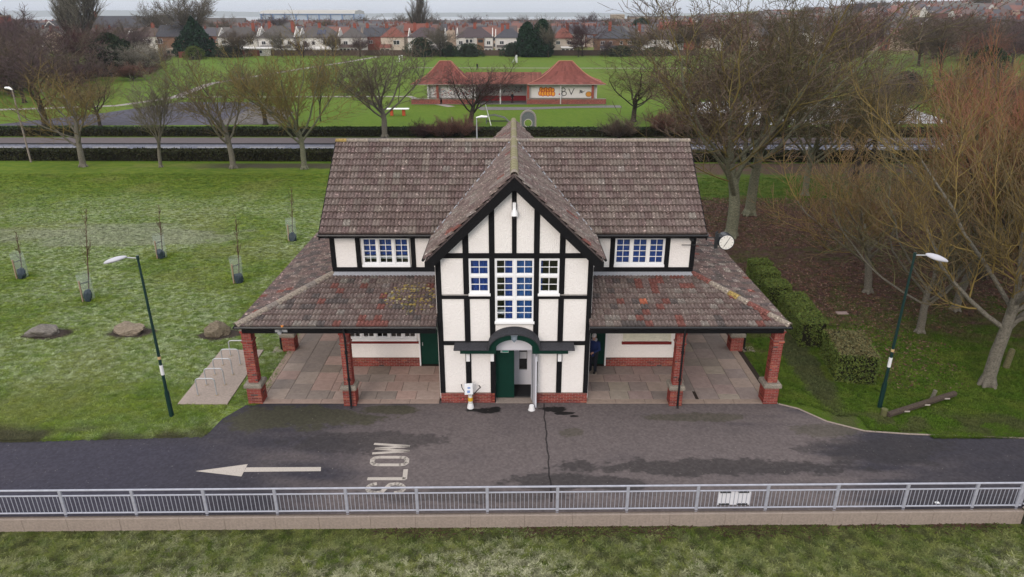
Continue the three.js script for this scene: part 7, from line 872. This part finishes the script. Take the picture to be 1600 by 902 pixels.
{ const t = thing('church_tower', 'red brick church tower with a dark spire at the left edge of the picture', 'tower', [-247.6, 0, -330]); mesh('wall', boxg(-4, 4, 0, 13.5, -4, 4), TM.brick, t); mesh('parapet', nb().box(-4.2, 4.2, 13.5, 14.1, -4.2, 4.2).build(), TM.stone, t); mesh('spire', (() => { const b = nb(); b.tube([[0, 14.1, 0], [0, 15.6, 0], [0, 19.2, 0]], [2.4, 1.7, 0.1], 8); return b.build(); })(), TM.slate, t); for (const s of [-1, 1]) { const w = mesh('window', boxg(s * 1.6 - 0.7, s * 1.6 + 0.7, 9.2, 12, 3.95, 4.06), TM.stone, t); mesh('pane', boxg(s * 1.6 - 0.5, s * 1.6 + 0.5, 9.4, 11.8, 4.062, 4.08), TM.pane, w); } }
{ const w = thing('warehouse', 'huge pale blue industrial shed on the skyline by the water', 'warehouse', [-250, 0, -905]); const m = std(0.36, 0.42, 0.52, 0.6), q = std(0.14, 0.22, 0.4, 0.6); mesh('wall', boxg(-58, 58, 0, 15.6, -30, 30), m, w); mesh('roof', (() => { const b = nb(); b.mat(new THREE.Matrix4().makeBasis(V(0, 0, -1), V(0, 1, 0), V(1, 0, 0))); b.prism([[-31, 15.6], [31, 15.6], [26, 19], [0, 20.5], [-26, 19]], -58, 58); return b.build(); })(), std(0.38, 0.37, 0.35, 0.8), w); for (let k = 0; k < 9; k++) mesh('door_frame', boxg(-57 + k * 14.1, -55.6 + k * 14.1, 0, 15.6, 30.01, 30.6), q, w); mesh('eaves_trim', boxg(-58, 58, 15.0, 15.9, 30.62, 31.2), q, w); mesh('annex', boxg(58.1, 98, 0, 9, -20, 20), m, w); }
house('flat_roofed_block', 'square dull brown block on the skyline above the blue slate house', { x: 138, z: -940, w: 17, d: 15, e: 14, r: 0.6, roof: 'stone', wall: 'stone', hip: 0, cat: 'building' }); house('long_low_building', 'long low buff building on the skyline beside the square brown block', { x: 190, z: -960, w: 70, d: 14, e: 9, r: 1.5, roof: 'grey', wall: 'stone', hip: 0, cat: 'building' }); house('long_grey_shed', 'long grey-roofed shed on the skyline left of the pale blue warehouse', { x: -258, z: -640, w: 34, d: 14, e: 7, r: 5, roof: 'grey', wall: 'white', hip: 0, cat: 'building' }); house('glazed_school', 'long flat-roofed building with window bands on the skyline right of the poplar', { x: -28, z: -760, w: 60, d: 15, e: 9, r: 1, roof: 'grey', wall: 'stone', hip: 0, cat: 'building', win: Array.from({ length: 10 }, (_, k) => [-26 + k * 5.8, 4.5, 4.2, 2.6]) });
house('gabled_house', 'left of two grey houses with white-barged gables on the right-hand rise', { x: 171, z: -322, w: 10, d: 12, e: 6.5, r: 4.6, roof: 'purple', wall: 'stone', gableFront: true, gableWall: 'brickbrown' });
house('gabled_house', 'right of two houses with white-barged gables, its gable red', { x: 205, z: -344, w: 12, d: 13, e: 7, r: 5.4, roof: 'purple', wall: 'brickbrown', gableFront: true, gableWall: 'brick' });
house('white_terrace', 'long white rendered row below the dark roofs on the right-hand rise', { x: 240, z: -338, w: 44, d: 10, e: 6.6, r: 4.6, roof: 'purple', wall: 'white', hip: 0, chim: [[-14, 0, 2], [9, 0, 2]], win: Array.from({ length: 9 }, (_, k) => [-19 + k * 4.8, 3.6, 1.9, 1.6]) });
house('white_block', 'white-walled block seen through the big forked trees', { x: 118, z: -262, w: 26, d: 10, e: 8, r: 3.2, roof: 'slate', wall: 'white', hip: 0, win: Array.from({ length: 6 }, (_, k) => [-10 + k * 4, 4.6, 1.8, 1.5]), ext: [[-12, 10, 3.2, 4, 'white', 'white', 1.5]] });
house('end_house', 'red brick end house with a tall wide chimney above the orange trees', { x: 181, z: -252, w: 12, d: 10, e: 6.4, r: 5, roof: 'brown', wall: 'brick', hip: 0, chim: [[-2, 0, 2.4]], win: W2(12) });
house('end_house', 'red brick end house behind the orange tree crowns at the right', { x: 206, z: -262, w: 12, d: 10, e: 6.6, r: 5, roof: 'brown', wall: 'brick', hip: 0, chim: [[1, 0, 2.4]], win: W2(12) });
house('flat_fronted_block', 'brick block with square white windows at the top right corner', { x: 352, z: -452, w: 22, d: 12, e: 11, r: 3, roof: 'slate', wall: 'brick', hip: 0, win: [[-6, 7, 3, 2.4], [0, 7, 3, 2.4], [6, 7, 3, 2.4], [-6, 3, 3, 2.4], [0, 3, 3, 2.4]] });
// far terraces, too small to show their parts: one mesh each, in a few makes
{
  const make = (n, roofC, wallC, seed) => { const r = rng(seed), b = nb(true), w = 5.4; for (let k = 0; k < n; k++) { const x0 = (k - n / 2) * w, x1 = x0 + w, e = 5.8 + (k % 3) * 0.05, wc = wallC[Math.floor(r() * wallC.length)], rc = roofC[Math.floor(r() * roofC.length)], j = 0.85 + r() * 0.3; b.color(wc.map(v => v * j)); b.box(x0, x1 - 0.01, -1, e, -4, 4); b.color(rc.map(v => v * j)); b.poly([[x0, e - 0.1, 4.3], [x1, e - 0.1, 4.3], [x1, e + 3.1, 0], [x0, e + 3.1, 0]]); b.poly([[x1, e - 0.1, -4.3], [x0, e - 0.1, -4.3], [x0, e + 3.1, 0], [x1, e + 3.1, 0]]); b.color(wc); if (!k) b.poly([[x0, e, -4], [x0, e, 4], [x0, e + 3, 0]]); if (k === n - 1) b.poly([[x1, e, 4], [x1, e, -4], [x1, e + 3, 0]]); if (r() < 0.6) { b.color([0.16, 0.062, 0.05].map(v => v * j)); const t = e + 3.6 + r() * 0.4; b.box(x0 - 0.3, x0 + 0.3, e + 2, t, -0.55, 0.55); b.color([0.2, 0.1, 0.075]); for (const q of [-0.35, 0.3]) b.box(x0 - 0.12, x0 + 0.12, t, t + 0.4, q - 0.12, q + 0.12); } b.color([0.04, 0.042, 0.05]); for (const [q, y] of [[1.4, 3.4], [3.8, 3.4], [1.6, 0.8], [3.9, 0.8]]) { b.box(x0 + q - 0.5, x0 + q + 0.5, y, y + 1.4, 4.0, 4.05); } if (k % 2 === 0) { b.color(wallC[Math.floor(r() * wallC.length)]); b.box(x0 + 0.6, x0 + 3.2, -1, 4.2, 4.06, 8.5); b.color(rc); b.poly([[x0 + 0.4, 4.1, 8.8], [x0 + 3.4, 4.1, 8.8], [x0 + 3.4, 5.4, 4.07], [x0 + 0.4, 5.4, 4.07]]); } } return b.build(); };
  const S = [0.085, 0.08, 0.092], Gy = [0.125, 0.115, 0.11], Rt = [0.17, 0.085, 0.072], Br = [0.12, 0.085, 0.08], wW = [0.6, 0.57, 0.54], wB = [0.18, 0.078, 0.062], wC = [0.42, 0.33, 0.27];
  const P = [[make(9, [S, S, Gy], [wB, wW, wC], 1), 'slate-roofed terrace of mixed brick and white fronts'], [make(7, [Rt, Br, S], [wB, wB, wW], 2), 'brown and red-roofed brick terrace'], [make(11, [Gy, Br, Gy], [wW, wB, wC], 3), 'grey-roofed terrace with pale fronts'], [make(5, [Br, Rt, S], [wB, wC], 4), 'short brown-roofed brick terrace']];
  const m = std(1, 1, 1, 0.9, { vertexColors: true }), r = rng(1234); let k = 0;
  const ok = (x, z) => Math.abs(x) < 0.8 * (24 - z) && !HS.some(h => Math.abs(h[2].x - x) < 34 && Math.abs(h[2].z - z) < 13) && !(x > -245 && x < -150 && z > -350 && z < -315) && !(x < -180 && x > -330 && z < -840 && z > -960);
  for (let z = -286, row = 0; z > -1180; z -= 20 + (-z - 260) * 0.028, row++) for (let x = -0.8 * (24 - z); x < 0.8 * (24 - z); x += 46 + r() * 26) {
    const zz = z - r() * 8, xx = x + r() * 10; if (!ok(xx, zz)) continue; if (r() < 0.12 || k >= 290) continue; const [g, lab] = P[Math.floor(r() * 4)], o = mesh('terraced_row', g, m); o.position.set(xx, hillY(xx, zz), zz); o.rotation.y = (r() < 0.25 ? Math.PI / 2 : 0) + (r() - 0.5) * 0.25; const an = xx / (24 - zz), zone = xx > 130 && an > 0.25 ? 'on the right-hand rise' : an < -0.52 ? 'behind the left thicket' : an < -0.33 ? 'round the domed tree' : an < -0.2 ? 'below the blue warehouse' : an < -0.07 ? 'round the tall poplar' : an < 0.1 ? 'behind the conifer pair' : an < 0.28 ? 'beyond the blue slate house' : 'behind the big forked trees', dep = zz > -345 ? 'in the nearest street' : zz > -440 ? 'a few streets back' : zz > -640 ? 'in the middle of town' : zz > -860 ? 'in the far streets' : 'near the skyline'; const L = `${lab.replace(' of mixed brick and white fronts', ', mixed fronts').replace(' with pale fronts', '')} ${dep.replace('in the nearest street', 'in the nearest street').replace('in the middle of town', 'mid-town')} ${zone}`; tag(o, L, 'terrace', 'terraces: ' + L); k++;
  }
  console.log('terraces', k);
  // garden walls and fences closing the field
  const wall = (label, pts, h, mat) => { const b = nb(); for (let i = 0; i < pts.length - 1; i++) { const [a, c] = [pts[i], pts[i + 1]], L = Math.hypot(c[0] - a[0], c[1] - a[1]); b.at((a[0] + c[0]) / 2, 0, (a[1] + c[1]) / 2, -Math.atan2(c[1] - a[1], c[0] - a[0])); b.box(-L / 2, L / 2, -0.2, h, -0.12, 0.12); b.box(-L / 2, L / 2, h, h + 0.08, -0.16, 0.16); } one('garden_wall', b.build(), mat, label, 'wall'); };
  wall('brown garden wall and fence line along the far edge of the field', [[-106, -246], [-40, -246.5], [70, -247]], 1.9, std(0.12, 0.085, 0.07, 0.95, { map: rep(gCoarse, 0.4) })); wall('red brick garden wall at the left end of the far field edge', [[-118, -232], [-107, -245], [-94, -245.4]], 2.0, TM.brick);
  // scattered town trees
  const TT = [[-300, -420, 13, 16], [-262, -300, 12, 15], [-212, -290, 11, 16], [-190, -300, 12, 14], [-176, -282, 9, 12], [-140, -330, 13, 15], [-110, -420, 13, 17], [-190, -560, 14, 22], [-150, -700, 14, 26], [-60, -520, 14, 18], [-30, -600, 14, 20], [20, -480, 13, 16], [60, -420, 13, 16], [70, -620, 15, 22], [130, -380, 14, 17], [150, -420, 13, 16], [190, -560, 15, 20], [230, -480, 14, 18], [260, -620, 15, 20], [310, -640, 15, 22], [360, -700, 15, 24], [420, -640, 15, 20], [180, -290, 11, 15], [230, -282, 12, 17], [262, -300, 12, 17], [290, -360, 14, 18], [-230, -280, 10, 16], [10, -680, 13, 22], [110, -560, 13, 20], [-100, -640, 14, 24]];
  TT.forEach((q, k) => { const o = tree('bare_tree', (([c, w]) => `bare ${c} tree among the roofs ${w}`)([['brown', 'purple', 'grey'][k % 3], (a => a < -0.5 ? 'at the far left' : a < -0.2 ? 'left of the poplar' : a < 0.08 ? 'behind the shelter' : a < 0.3 ? 'right of the conifer pair' : a < 0.45 ? 'behind the big forked trees' : 'on the right-hand rise')(q[0] / (24 - q[1])) + (q[1] > -350 ? ', nearest row' : q[1] > -540 ? ', halfway to the skyline' : ', near the skyline')]), k % 2 ? 'far' : 'far2', q[0], q[1], q[2], q[3], TW[['brown', 'purple', 'grey'][k % 3]], MT.barkdark, k * 1.37, 'bare trees among the town roofs'); });
}
renderer.render(scene, camera);
